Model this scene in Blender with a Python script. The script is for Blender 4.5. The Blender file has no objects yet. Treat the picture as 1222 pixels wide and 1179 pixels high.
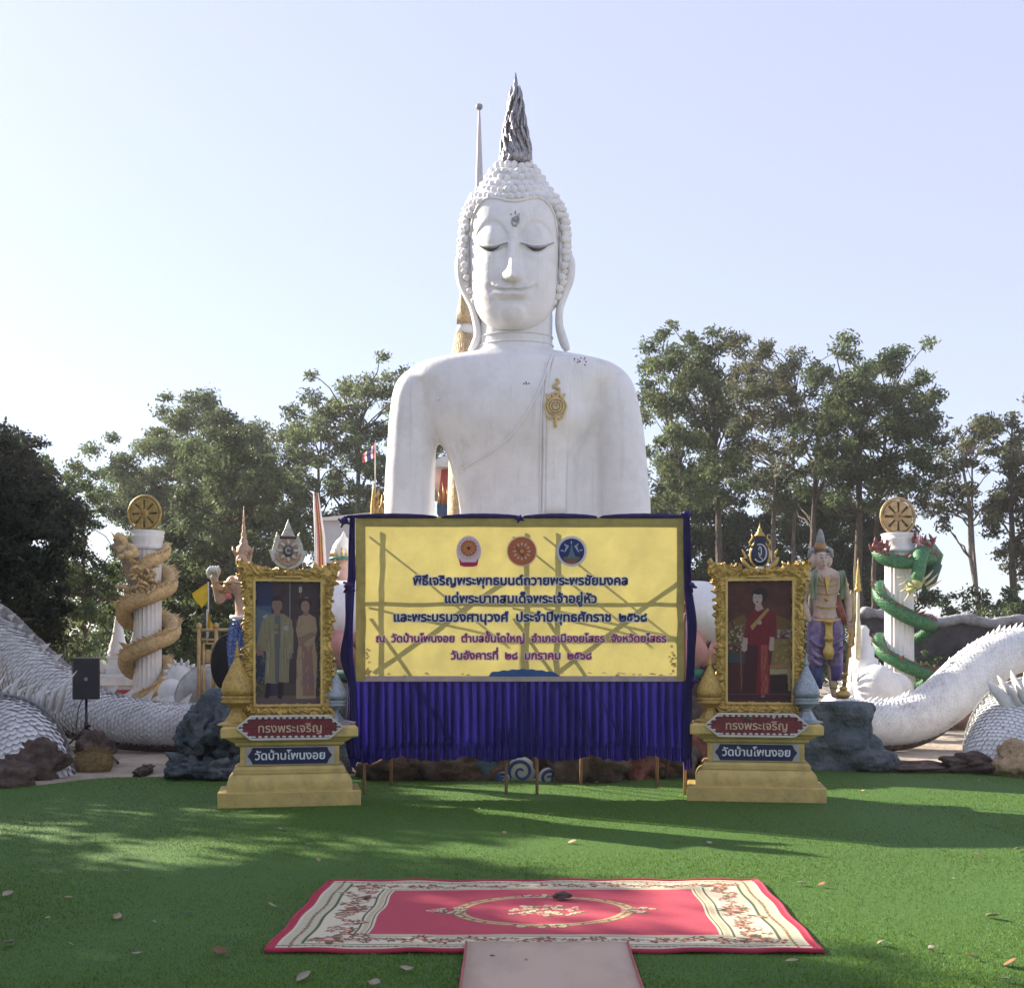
import bpy, bmesh, math, random
import numpy as np
from mathutils import Vector, Matrix, noise
from mathutils.bvhtree import BVHTree

SC = bpy.context.scene
COL = SC.collection
R = math.radians
PI = math.pi
F, HY, CX, H = 1400.0, 778.0, 611.0, 1.5      # focal length in photo pixels, horizon row, centre column, eye height


def P(px, py, Y):
    """point at distance Y that is seen at photo pixel px, py"""
    return Vector(((px - CX) * Y / F, Y, H + (HY - py) * Y / F))


# ------------------------------------------------------------------ camera, sky, sun, exposure
cd = bpy.data.cameras.new('camera')
cam = bpy.data.objects.new('camera', cd)
COL.objects.link(cam)
cam.location = (0, 0, H)
cam.rotation_euler = (R(90), 0, 0)
cd.sensor_width = 36
cd.lens = 36 * F / 1222
cd.shift_y = (HY - 589.5) / 1222
cd.clip_start = 0.1
cd.clip_end = 2000
SC.camera = cam

SUN_AZ = R(-56)      # from +Y towards +X
SUN_EL = R(27)
w = bpy.data.worlds.new('World')
SC.world = w
w.use_nodes = True
wt = w.node_tree
sky = wt.nodes.new('ShaderNodeTexSky')
sky.sky_type = 'NISHITA'
sky.sun_disc = False
sky.sun_elevation = SUN_EL
sky.sun_rotation = SUN_AZ % (2 * PI)
sky.altitude = 50
sky.air_density = 1.0
sky.dust_density = 0.7
sky.ozone_density = 3.0
bg = wt.nodes['Background']
# hazy dry season sky: the clear sky mixed with an even pale veil
hz = wt.nodes.new('ShaderNodeMix')
hz.data_type = 'RGBA'
hz.inputs['Factor'].default_value = 0.62
hz.inputs['B'].default_value = (3.36, 3.24, 4.0, 1)
wt.links.new(sky.outputs[0], hz.inputs['A'])
wt.links.new(hz.outputs['Result'], bg.inputs[0])
bg.inputs[1].default_value = 0.091
sd = bpy.data.lights.new('sun', 'SUN')
sd.energy = 5.0
sd.angle = R(0.6)
sd.color = (1.0, 0.89, 0.74)
sun = bpy.data.objects.new('sun', sd)
COL.objects.link(sun)
sdir = Vector((math.sin(SUN_AZ) * math.cos(SUN_EL), math.cos(SUN_AZ) * math.cos(SUN_EL), math.sin(SUN_EL)))
sun.rotation_euler = sdir.to_track_quat('Z', 'Y').to_euler()
SC.view_settings.view_transform = 'Standard'
SC.view_settings.look = 'None'
SC.view_settings.gamma = 1
SC.view_settings.exposure = 1.52
SC.view_settings.use_curve_mapping = False
SC.cycles.max_bounces = 8
SC.cycles.transparent_max_bounces = 8


# ------------------------------------------------------------------ helpers
def new_mesh(name, v, f):
    me = bpy.data.meshes.new(name)
    me.from_pydata([tuple(p) for p in v], [], [tuple(q) for q in f])
    me.update()
    return me


def thing(name, label, cat, loc=(0, 0, 0), rz=0, group=None):
    o = bpy.data.objects.new(name, None)
    o.empty_display_size = 0.1
    COL.objects.link(o)
    o.location = loc
    o.rotation_euler = (0, 0, rz)
    o['label'] = label
    o['category'] = cat
    if group:
        o['group'] = group
    return o


def tag(o, label, cat, group=None, kind=None):
    o['label'] = label
    o['category'] = cat
    if group:
        o['group'] = group
    if kind:
        o['kind'] = kind
    return o


def structure(o):
    o['kind'] = 'structure'
    return o


def link_mesh(name, me, m=None, parent=None, local=False, smooth=False, bevel=0, solid=0, label=None, kind=None):
    """link a mesh; its vertices are in world coordinates unless local"""
    o = bpy.data.objects.new(name, me)
    COL.objects.link(o)
    if m is not None and not me.materials:
        for mm in (m if isinstance(m, (list, tuple)) else [m]):
            me.materials.append(mm)
    if smooth and len(me.polygons):
        me.polygons.foreach_set('use_smooth', [True] * len(me.polygons))
    if parent:
        o.parent = parent
        if not local and parent.type == 'EMPTY':
            o.matrix_parent_inverse = (Matrix.Translation(parent.location) @ parent.rotation_euler.to_matrix().to_4x4()).inverted()
    if solid:
        s = o.modifiers.new('solid', 'SOLIDIFY')
        s.thickness = solid
        s.offset = -1
    if bevel:
        b = o.modifiers.new('bevel', 'BEVEL')
        b.width = bevel
        b.segments = 2
        b.limit_method = 'ANGLE'
        b.angle_limit = R(40)
    if label:
        o['label'] = label
    if kind:
        o['kind'] = kind
    return o


class MB:
    def __init__(s):
        s.v, s.f, s.mi = [], [], []

    def add(s, v, f, mi=0):
        n = len(s.v)
        s.v += [Vector(p) for p in v]
        s.f += [tuple(i + n for i in q) for q in f]
        s.mi += [mi] * len(f)
        return s

    def box(s, c, d, rz=0, mi=0, rot=None):
        hx, hy, hz = d[0] / 2, d[1] / 2, d[2] / 2
        v = [Vector((x * hx, y * hy, z * hz)) for z in (-1, 1) for y in (-1, 1) for x in (-1, 1)]
        m = rot if rot is not None else Matrix.Rotation(rz, 3, 'Z')
        v = [m @ p + Vector(c) for p in v]
        return s.add(v, [(0, 2, 3, 1), (4, 5, 7, 6), (0, 1, 5, 4), (2, 6, 7, 3), (0, 4, 6, 2), (1, 3, 7, 5)], mi)

    def bar(s, a, b, wd, h=None, mi=0):
        a, b = Vector(a), Vector(b)
        q = (b - a).to_track_quat('Z', 'X').to_matrix()
        return s.box((a + b) / 2, (wd, h or wd, (b - a).length), rot=q, mi=mi)

    def lathe(s, prof, n=24, c=(0, 0, 0), mi=0, wob=None, sx=1, sy=1):
        v, f = [], []
        c = Vector(c)
        for (r, z) in prof:
            for k in range(n):
                a = 2 * PI * k / n
                rr = r * (wob(a, z) if wob else 1)
                v.append(c + Vector((rr * math.cos(a) * sx, rr * math.sin(a) * sy, z)))
        m = len(prof)
        for i in range(m - 1):
            for k in range(n):
                k2 = (k + 1) % n
                f.append((i * n + k, i * n + k2, (i + 1) * n + k2, (i + 1) * n + k))
        f.append(tuple(range(n - 1, -1, -1)))
        f.append(tuple((m - 1) * n + k for k in range(n)))
        return s.add(v, f, mi)

    def tube(s, pts, rad, n=10, mi=0, flat=1.0, up=None):
        pts = [Vector(p) for p in pts]
        if not isinstance(rad, (list, tuple, np.ndarray)):
            rad = [rad] * len(pts)
        v, f = [], []
        prev = None
        m = len(pts)
        for i, p in enumerate(pts):
            t = (pts[min(i + 1, m - 1)] - pts[max(i - 1, 0)])
            if t.length < 1e-9:
                t = Vector((0, 0, 1))
            t.normalize()
            if prev is None:
                u = Vector(up) if up else (Vector((0, 0, 1)) if abs(t.z) < .9 else Vector((0, 1, 0)))
            else:
                u = prev
            u = u - t * u.dot(t)
            if u.length < 1e-6:
                u = t.orthogonal()
            u.normalize()
            prev = u
            b = t.cross(u)
            for k in range(n):
                a = 2 * PI * k / n
                v.append(p + (u * math.cos(a) + b * math.sin(a) * flat) * rad[i])
        for i in range(m - 1):
            for k in range(n):
                k2 = (k + 1) % n
                f.append((i * n + k, i * n + k2, (i + 1) * n + k2, (i + 1) * n + k))
        f.append(tuple(range(n - 1, -1, -1)))
        f.append(tuple((m - 1) * n + k for k in range(n)))
        return s.add(v, f, mi)

    def ell(s, c, r, nu=16, nv=10, mi=0, rot=None):
        if not isinstance(r, (tuple, list, Vector)):
            r = (r, r, r)
        v = []
        c = Vector(c)
        for i in range(1, nv):
            ph = PI * i / nv
            for k in range(nu):
                a = 2 * PI * k / nu
                p = Vector((r[0] * math.sin(ph) * math.cos(a), r[1] * math.sin(ph) * math.sin(a), -r[2] * math.cos(ph)))
                v.append(c + (rot @ p if rot is not None else p))
        bot, top = Vector((0, 0, -r[2])), Vector((0, 0, r[2]))
        v += [c + (rot @ bot if rot is not None else bot), c + (rot @ top if rot is not None else top)]
        f = []
        for i in range(nv - 2):
            for k in range(nu):
                k2 = (k + 1) % nu
                f.append((i * nu + k, i * nu + k2, (i + 1) * nu + k2, (i + 1) * nu + k))
        b, t = len(v) - 2, len(v) - 1
        for k in range(nu):
            k2 = (k + 1) % nu
            f.append((b, k2, k))
            f.append((t, (nv - 2) * nu + k, (nv - 2) * nu + k2))
        return s.add(v, f, mi)

    def capsule(s, a, b, r0, r1, n=14, mi=0, flat=1.0):
        a, b = Vector(a), Vector(b)
        d = (b - a).normalized()
        pts, rad = [], []
        for k in range(5):
            t = k / 4 * PI / 2
            pts.append(a - d * r0 * math.cos(t)); rad.append(max(r0 * math.sin(t), 1e-4))
        for k in range(5):
            t = k / 4 * PI / 2
            pts.append(b + d * r1 * math.sin(t)); rad.append(max(r1 * math.cos(t), 1e-4))
        return s.tube(pts, rad, n, mi, flat)

    def rings(s, rs, n=24, mi=0, p=2.0):
        """rs: (centre, half width x, half depth y) elliptic rings stacked"""
        v, f = [], []
        for (c, a, b) in rs:
            c = Vector(c)
            for k in range(n):
                t = 2 * PI * k / n
                ct, st = math.cos(t), math.sin(t)
                v.append(c + Vector((a * math.copysign(abs(ct) ** (2 / p), ct), b * math.copysign(abs(st) ** (2 / p), st), 0)))
        m = len(rs)
        up = rs[-1][0][2] > rs[0][0][2]
        for i in range(m - 1):
            for k in range(n):
                k2 = (k + 1) % n
                q = (i * n + k, i * n + k2, (i + 1) * n + k2, (i + 1) * n + k)
                f.append(q if up else q[::-1])
        c0 = tuple(range(n)); c1 = tuple((m - 1) * n + k for k in range(n))
        f.append(c0[::-1] if up else c0)
        f.append(c1 if up else c1[::-1])
        return s.add(v, f, mi)

    def prism(s, outline, y0, y1, mi=0):
        """outline [(x,z)] extruded from y0 (front) to y1"""
        n = len(outline)
        v = [Vector((x, y0, z)) for x, z in outline] + [Vector((x, y1, z)) for x, z in outline]
        f = [tuple(range(n)), tuple(range(2 * n - 1, n - 1, -1))]
        for k in range(n):
            k2 = (k + 1) % n
            f.append((k, k + n, k2 + n, k2))
        return s.add(v, f, mi)

    def mesh(s, name):
        me = new_mesh(name, s.v, s.f)
        if any(s.mi):
            me.polygons.foreach_set('material_index', s.mi)
        return me

    def build(s, name, m, parent=None, **k):
        return link_mesh(name, s.mesh(name), m, parent, **k)

    def alone(s, name, m, label, cat, loc, group=None, kind=None, **k):
        """a thing that is one mesh, its origin at loc"""
        loc = Vector(loc)
        s.v = [p - loc for p in s.v]
        o = link_mesh(name, s.mesh(name), m, None, **k)
        o.location = loc
        if label:
            tag(o, label, cat, group, kind)
        return o


def fuse(mb, voxel, smooth=6):
    """grow one skin round overlapping solids"""
    me = mb.mesh('tmp')
    o = bpy.data.objects.new('tmp', me)
    COL.objects.link(o)
    r = o.modifiers.new('r', 'REMESH')
    r.mode = 'VOXEL'
    r.voxel_size = voxel
    if smooth:
        q = o.modifiers.new('s', 'SMOOTH')
        q.factor = 0.5
        q.iterations = smooth
    dg = bpy.context.evaluated_depsgraph_get()
    dg.update()
    out = bpy.data.meshes.new_from_object(o.evaluated_get(dg))
    bpy.data.objects.remove(o)
    bpy.data.meshes.remove(me)
    return out


def cr(pts, n=8):
    """catmull-rom through points (any length tuples)"""
    pts = [np.array(p, float) for p in pts]
    out = []
    for i in range(len(pts) - 1):
        p0 = pts[max(i - 1, 0)]; p1 = pts[i]; p2 = pts[i + 1]; p3 = pts[min(i + 2, len(pts) - 1)]
        for k in range(n):
            t = k / n
            out.append(0.5 * (2 * p1 + (p2 - p0) * t + (2 * p0 - 5 * p1 + 4 * p2 - p3) * t * t + (3 * p1 - p0 - 3 * p2 + p3) * t ** 3))
    out.append(pts[-1])
    return out


def interp(x, tab):
    xs = [t[0] for t in tab]
    return [float(np.interp(x, xs, [t[j] for t in tab])) for j in range(1, len(tab[0]))]


# ------------------------------------------------------------------ materials
MATS = {}


def mat(name, col, rough=.6, metal=0.0, var=.15, vs=6.0, bump=.0, bs=60.0, col2=None, transl=0.0, spec=.4, dirt=None, dscale=1.5, damt=.5, coat=0, vcol=False, stretch=None, streak=0):
    m = bpy.data.materials.new(name)
    m.use_nodes = True
    nt = m.node_tree
    N, L = nt.nodes, nt.links
    b = N['Principled BSDF']
    tc = N.new('ShaderNodeTexCoord')
    co = tc.outputs['Object']
    if stretch:
        mp = N.new('ShaderNodeMapping')
        mp.inputs['Scale'].default_value = stretch
        L.new(co, mp.inputs[0])
        co = mp.outputs[0]
    n1 = N.new('ShaderNodeTexNoise')
    n1.inputs['Scale'].default_value = vs
    n1.inputs['Detail'].default_value = 6
    n1.inputs['Roughness'].default_value = .65
    L.new(co, n1.inputs['Vector'])
    mx = N.new('ShaderNodeMix')
    mx.data_type = 'RGBA'
    c = Vector(col[:3])
    lo = c * (1 - var)
    hi = Vector(col2[:3]) if col2 else c * (1 + var)
    mx.inputs['A'].default_value = (*lo, 1)
    mx.inputs['B'].default_value = (*[min(x, 1) for x in hi], 1)
    rp = N.new('ShaderNodeMapRange')
    rp.inputs['From Min'].default_value = .35
    rp.inputs['From Max'].default_value = .65
    L.new(n1.outputs['Fac'], rp.inputs['Value'])
    L.new(rp.outputs[0], mx.inputs['Factor'])
    cout = mx.outputs['Result']
    if vcol:
        at = N.new('ShaderNodeAttribute')
        at.attribute_name = 'Col'
        m2 = N.new('ShaderNodeMix')
        m2.data_type = 'RGBA'
        m2.blend_type = 'MULTIPLY'
        m2.inputs['Factor'].default_value = 1
        L.new(cout, m2.inputs['A'])
        L.new(at.outputs['Color'], m2.inputs['B'])
        cout = m2.outputs['Result']
    if dirt:
        n2 = N.new('ShaderNodeTexNoise')
        n2.inputs['Scale'].default_value = dscale
        n2.inputs['Detail'].default_value = 8
        n2.inputs['Roughness'].default_value = .7
        L.new(co, n2.inputs['Vector'])
        r2 = N.new('ShaderNodeMapRange')
        r2.inputs['From Min'].default_value = .5
        r2.inputs['From Max'].default_value = .72
        r2.inputs['To Max'].default_value = damt
        L.new(n2.outputs['Fac'], r2.inputs['Value'])
        m3 = N.new('ShaderNodeMix')
        m3.data_type = 'RGBA'
        m3.inputs['B'].default_value = (*dirt, 1)
        L.new(cout, m3.inputs['A'])
        L.new(r2.outputs[0], m3.inputs['Factor'])
        cout = m3.outputs['Result']
    if streak:
        mp2 = N.new('ShaderNodeMapping')
        mp2.inputs['Scale'].default_value = (5, 5, .22)
        L.new(tc.outputs['Object'], mp2.inputs[0])
        n4 = N.new('ShaderNodeTexNoise')
        n4.inputs['Scale'].default_value = 1.3
        n4.inputs['Detail'].default_value = 7
        n4.inputs['Roughness'].default_value = .75
        L.new(mp2.outputs[0], n4.inputs['Vector'])
        r4 = N.new('ShaderNodeMapRange')
        r4.inputs['From Min'].default_value = .52
        r4.inputs['From Max'].default_value = .75
        r4.inputs['To Max'].default_value = streak
        L.new(n4.outputs['Fac'], r4.inputs['Value'])
        m5 = N.new('ShaderNodeMix')
        m5.data_type = 'RGBA'
        m5.inputs['B'].default_value = (.34, .33, .30, 1)
        L.new(cout, m5.inputs['A'])
        L.new(r4.outputs[0], m5.inputs['Factor'])
        cout = m5.outputs['Result']
    L.new(cout, b.inputs['Base Color'])
    b.inputs['Roughness'].default_value = rough
    b.inputs['Metallic'].default_value = metal
    b.inputs['Specular IOR Level'].default_value = spec
    b.inputs['Coat Weight'].default_value = coat
    if bump:
        n3 = N.new('ShaderNodeTexNoise')
        n3.inputs['Scale'].default_value = bs
        n3.inputs['Detail'].default_value = 5
        L.new(co, n3.inputs['Vector'])
        bp = N.new('ShaderNodeBump')
        bp.inputs['Strength'].default_value = bump
        bp.inputs['Distance'].default_value = 1.2 / bs
        L.new(n3.outputs['Fac'], bp.inputs['Height'])
        L.new(bp.outputs[0], b.inputs['Normal'])
    if transl:
        t = N.new('ShaderNodeBsdfTranslucent')
        L.new(cout, t.inputs['Color'])
        ms = N.new('ShaderNodeMixShader')
        ms.inputs[0].default_value = transl
        L.new(b.outputs[0], ms.inputs[1])
        L.new(t.outputs[0], ms.inputs[2])
        L.new(ms.outputs[0], N['Material Output'].inputs[0])
    MATS[name] = m
    return m


WHITE = mat('white_paint', (.74, .74, .745), .42, var=.05, vs=2.2, bump=.07, bs=14, dirt=(.46, .46, .45), dscale=1.3, damt=.45, coat=.1, streak=.4)
WHITE2 = mat('white_plaster', (.70, .70, .69), .55, var=.05, vs=4, bump=.15, bs=30, dirt=(.38, .36, .33), dscale=1.6, damt=.5, streak=.45)
SCALE = mat('scale_white', (.70, .71, .72), .55, var=.08, vs=5, bump=.15, bs=40, dirt=(.34, .33, .31), dscale=2.6, damt=.65, streak=.3)
GREY_LINE = mat('old_grey_paint', (.30, .31, .33), .6, var=.15)
SILVER = mat('silver_mirror', (.30, .29, .30), .25, .9, var=.3, vs=14, bump=.5, bs=26)
GOLD = mat('gold_paint', (.50, .34, .10), .42, .45, var=.2, vs=9, bump=.15, bs=50, dirt=(.16, .10, .03), dscale=4, damt=.6)
GILT = mat('gilt_carving', (.52, .36, .10), .38, .5, var=.3, vs=22, bump=.35, bs=70, dirt=(.12, .07, .02), dscale=14, damt=.75)
PLINTH = mat('plinth_gold', (.54, .40, .135), .40, .25, var=.14, vs=5, bump=.12, bs=40, dirt=(.20, .14, .06), dscale=4, damt=.55, streak=.25)
SANDGOLD = mat('sand_gold', (.54, .40, .20), .55, .1, var=.25, vs=18, bump=.4, bs=60, dirt=(.25, .14, .05), dscale=8, damt=.6)
DARK = mat('black_cloth', (.012, .012, .014), .85, var=.2)
BLACK = mat('black_metal', (.02, .02, .022), .45, var=.2)
GREY_ROCK = mat('grey_rock', (.065, .085, .098), .8, var=.45, vs=3.5, bump=.8, bs=12, dirt=(.26, .28, .30), dscale=3.2, damt=.6)
BROWN_ROCK = mat('brown_rock', (.085, .058, .046), .85, var=.4, vs=5, bump=.8, bs=16, dirt=(.22, .165, .14), dscale=3, damt=.5)
RED_ROCK = mat('red_rock', (.17, .06, .045), .8, var=.4, vs=5, bump=.8, bs=16, dirt=(.28, .2, .18), dscale=4, damt=.6)
TAN_ROCK = mat('tan_rock', (.42, .31, .19), .9, var=.3, vs=7, bump=.9, bs=20, dirt=(.22, .15, .1), dscale=4, damt=.5)
RED = mat('red_paint', (.36, .035, .03), .5, var=.15, dirt=(.15, .03, .02), dscale=3, damt=.4)
PINK = mat('lotus_pink', (.52, .25, .22), .55, var=.12, vs=4, bump=.1, dirt=(.40, .33, .30), dscale=3, damt=.5)
TEAL = mat('teal_paint', (.06, .22, .15), .5, var=.2)
BLUE = mat('blue_paint', (.03, .06, .22), .5, var=.2)
WOOD = mat('stake_wood', (.28, .15, .085), .75, var=.3, vs=14, bump=.4, bs=40, stretch=(1, 1, .15))
BARK = mat('bark', (.10, .082, .066), .95, var=.4, vs=9, bump=1, bs=14, stretch=(1, 1, .3))
BARK2 = mat('pale_bark', (.17, .15, .13), .95, var=.35, vs=9, bump=1, bs=14, stretch=(1, 1, .3))
SKIN = mat('statue_skin', (.50, .33, .26), .5, var=.12, vs=10, bump=.1, dirt=(.3, .2, .15), dscale=7, damt=.5)
PURPLE = mat('purple_cloth_paint', (.17, .12, .27), .5, var=.3, vs=14, dirt=(.5, .45, .55), dscale=9, damt=.5)
NAVY = mat('navy_cloth_paint', (.03, .05, .16), .45, var=.3, vs=10)
GREENP = mat('dragon_green', (.035, .15, .06), .42, .1, var=.45, vs=22, bump=.5, bs=60, dirt=(.16, .30, .12), dscale=12, damt=.6)
MAROON = mat('dragon_maroon', (.17, .04, .045), .5, var=.4, vs=20, dirt=(.45, .3, .28), dscale=16, damt=.6)
PINKFIN = mat('pink_fins', (.55, .30, .32), .5, var=.3, vs=20)
CREAM = mat('cream_paint', (.52, .48, .34), .55, var=.15)
YELLOWFLAG = mat('yellow_flag', (.72, .52, .03), .8, var=.08, transl=.45)
# ------------------------------------------------------------------ the setting: ground, lawn
GROUND = mat('sandy_ground', (.36, .305, .24), .95, var=.35, vs=1.2, bump=.5, bs=14, dirt=(.17, .13, .09), dscale=.8, damt=.7)
g = MB()
nx, ny = 70, 70
xs = np.concatenate([np.linspace(-400, -26, 12), np.linspace(-25, 25, 60), np.linspace(26, 400, 12)])
ys = np.concatenate([np.linspace(-40, 2, 6), np.linspace(3, 50, 60), np.linspace(52, 900, 16)])
vv = []
for y in ys:
    for x in xs:
        z = -0.012 + (0.035 * noise.noise(Vector((x * .6, y * .6, 3))) if (y > 15.5 and y < 60 and abs(x) < 26) else -.0)
        vv.append((x, y, z))
ff = [(j * len(xs) + i, j * len(xs) + i + 1, (j + 1) * len(xs) + i + 1, (j + 1) * len(xs) + i) for j in range(len(ys) - 1) for i in range(len(xs) - 1)]
g.add(vv, ff)
structure(g.build('ground', GROUND, smooth=True))


def turf_far(x):
    """far edge of the artificial turf"""
    t = [(-30, 12.2), (-6.2, 12.35), (-5.4, 13.0), (-4.9, 14.0), (-3.6, 14.15), (0, 14.3), (3.6, 15.2), (5.2, 14.9), (5.9, 14.3), (6.3, 13.6), (30, 13.2)]
    return float(np.interp(x, [a for a, b in t], [b for a, b in t]))


def gmat(name, c1, c2):
    m = mat(name, c1, .7, var=.0, vs=240, col2=c2, bump=.9, bs=330, spec=.25)
    nt = m.node_tree
    # seams and lay of the pile
    return m


TURF = gmat('turf_green', (.034, .088, .015), (.080, .175, .030))
t = MB()
xs = np.linspace(-12, 12, 97)
v = []
for x in xs:
    yf = turf_far(x)
    for k in range(25):
        y = 2.0 + (yf - 2.0) * k / 24
        v.append((x, y, 0.006 + 0.006 * noise.noise(Vector((x * .8, y * .8, 0)))))
f = [(i * 25 + k, (i + 1) * 25 + k, (i + 1) * 25 + k + 1, i * 25 + k + 1) for i in range(96) for k in range(24)]
t.add(v, f)
structure(t.build('artificial_turf', TURF, smooth=True))

# blades of the turf: one mass
rng = np.random.default_rng(5)
n = 430000
yy = 5.0 + (14.9 - 5.0) * rng.random(n) ** 1.7
xx = (rng.random(n) * 2 - 1) * (yy * 0.46 + 1.8)
far = np.interp(xx, [-30, -6.2, -5.4, -4.9, -3.6, 0, 3.6, 5.2, 5.9, 6.3, 30], [12.2, 12.35, 13.0, 14.0, 14.15, 14.3, 15.2, 14.9, 14.3, 13.6, 13.2])
keep = (yy < far - .02) & ~((np.abs(xx - .17) < 1.375) & (yy > 5.86) & (yy < 7.57)) & ~((np.abs(xx - .17) < .37) & (yy < 5.95))
xx, yy = xx[keep], yy[keep]
n = len(xx)
hh = 0.009 + 0.011 * rng.random(n)
an = rng.random(n) * 2 * PI
wd = 0.0016 + .0009 * yy / 5
le = (rng.random((n, 2)) - .5) * .018
v = np.zeros((n, 3, 3))
v[:, 0] = np.stack([xx - np.cos(an) * wd, yy - np.sin(an) * wd, np.full(n, .004)], 1)
v[:, 1] = np.stack([xx + np.cos(an) * wd, yy + np.sin(an) * wd, np.full(n, .004)], 1)
v[:, 2] = np.stack([xx + le[:, 0], yy + le[:, 1], hh], 1)


def fast_mesh(name, verts, k, cols=None):
    """verts (n*k,3), faces of k corners in order"""
    me = bpy.data.meshes.new(name)
    nv = len(verts)
    me.vertices.add(nv)
    me.vertices.foreach_set('co', verts.astype(np.float32).ravel())
    me.loops.add(nv)
    me.loops.foreach_set('vertex_index', np.arange(nv, dtype=np.int32))
    me.polygons.add(nv // k)
    me.polygons.foreach_set('loop_start', np.arange(0, nv, k, dtype=np.int32))
    me.update(calc_edges=True)
    if cols is not None:
        ca = me.color_attributes.new('Col', 'FLOAT_COLOR', 'POINT')
        ca.data.foreach_set('color', cols.astype(np.float32).ravel())
    return me


br = (.6 + .8 * rng.random(n)) * (1 + .13 * np.sin(xx * 1.3 + 2 * np.sin(yy * .6)) * np.sin(yy * 1.1 + 1.5 * np.sin(xx * .7)) + .07 * np.sin(xx * 3.1 + yy) * np.sin(yy * 2.7 - xx)) * np.where(np.abs((xx + .9) % 2.0 - 1.0) < .015, .6, 1)
cc = np.stack([.088 * br * (1 + .6 * rng.random(n)), .200 * br, .030 * br, np.ones(n)], 1)
BLADE = mat('turf_blade', (1, 1, 1), .6, var=0, vcol=True, transl=.25, spec=.2)
gb = link_mesh('grass_blades', fast_mesh('grass_blades', v.reshape(-1, 3), 3, np.repeat(cc, 3, 0)), BLADE)
tag(gb, 'short bright green blades of the artificial lawn', 'grass', kind='stuff')


# ------------------------------------------------------------------ rocks
def rock(mb, c, s, seed, sub=4, rough=.28, fr=1.0, flat_bottom=True, mi=0, layers=0, taper=0):
    bm = bmesh.new()
    bmesh.ops.create_icosphere(bm, subdivisions=sub, radius=1)
    off = Vector((seed * 7.31, seed * 3.7, seed * 1.9))
    vs = []
    for p in bm.verts:
        q = p.co.copy()
        d = 1 + rough * noise.fractal(q * fr * 1.4 + off, 1, 2, 5) + rough * .7 * abs(noise.noise(q * 2.6 * fr + off))
        e = noise.cell(q * 1.7 + off) * .09
        q = q * (d + e)
        if layers:
            q.z += .06 * math.sin(q.z * layers)
            q.x *= 1 + .05 * math.sin(q.z * layers * 1.3 + 1)
        q.x *= 1 - taper * q.z
        z = max(q.z, -.75) if flat_bottom else q.z
        vs.append(Vector((c[0] + q.x * s[0], c[1] + q.y * s[1], c[2] + z * s[2])))
    fs = [tuple(x.index for x in f.verts) for f in bm.faces]
    bm.free()
    mb.add(vs, fs, mi)


def rock_thing(label, c, s, seed, m, name='rock', cat='rock', group=None, **k):
    mb = MB()
    rock(mb, c, s, seed, **k)
    return mb.alone(name, m, label, cat, (c[0], c[1], 0), group, smooth=True)


# ------------------------------------------------------------------ trees
def leafmat(name, col, tr=.48):
    return mat(name, col, .6, var=.25, vs=.9, vcol=True, transl=tr, spec=.3)


LEAF = {
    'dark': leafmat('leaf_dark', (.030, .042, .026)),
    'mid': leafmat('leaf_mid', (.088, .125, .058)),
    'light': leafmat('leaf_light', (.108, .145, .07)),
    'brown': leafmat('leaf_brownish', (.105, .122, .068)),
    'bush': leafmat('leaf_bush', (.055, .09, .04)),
}


def inside(pt, poly):
    x, y = pt
    r = False
    n = len(poly)
    for i in range(n):
        x0, y0 = poly[i]; x1, y1 = poly[(i + 1) % n]
        if (y0 > y) != (y1 > y) and x < (x1 - x0) * (y - y0) / (y1 - y0) + x0:
            r = not r
    return r


def leaf_cloud(rg, centres, radii, per, size, up=.25):
    """small rhombic leaves through ellipsoid clumps"""
    V, C = [], []
    for (c, r), k in zip(zip(centres, radii), per):
        k = int(k)
        if k < 1:
            continue
        d = rg.normal(size=(k, 3))
        d /= np.linalg.norm(d, axis=1)[:, None]
        rad = rg.random(k) ** .45
        p = np.array(c) + d * rad[:, None] * np.array([r, r, r * .72]) * (1 + .35 * rg.normal(size=(k, 1)) * .5)
        nrm = rg.normal(size=(k, 3)) + d * .5 + np.array([0, 0, up])
        nrm /= np.linalg.norm(nrm, axis=1)[:, None]
        a = np.cross(nrm, rg.normal(size=(k, 3)))
        a /= np.linalg.norm(a, axis=1)[:, None]
        b = np.cross(nrm, a)
        s = size * (.6 + .8 * rg.random(k))[:, None]
        q = np.stack([p - a * s, p - b * s * .42, p + a * s, p + b * s * .42], 1)
        V.append(q)
        base = .75 + .5 * rg.random()
        hue = rg.random()
        br = base * (.65 + .7 * rg.random(k))
        c3 = np.stack([br * (1 + .18 * hue), br * (1 + .05 * hue), br * (1 - .1 * hue), np.ones(k)], 1)
        C.append(np.repeat(c3, 4, 0))
    V = np.concatenate(V).reshape(-1, 3)
    return V, np.concatenate(C)


def limb(mb, a, b, r0, r1, rg, wig=.08, n=7, k=7, jit=.012):
    a, b = Vector(a), Vector(b)
    L = (b - a).length
    pts, rad = [], []
    o = Vector(rg.normal(size=3)) * wig * L
    for i in range(k + 1):
        t = i / k
        p = a.lerp(b, t) + o * math.sin(t * PI) + Vector((0, 0, L * .10 * math.sin(t * PI) if jit > .01 else 0))
        if 0 < i < k:
            p += Vector(rg.normal(size=3)) * L * jit
        pts.append(p)
        rad.append(r0 + (r1 - r0) * t)
    mb.tube(pts, rad, n)
    return pts


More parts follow.
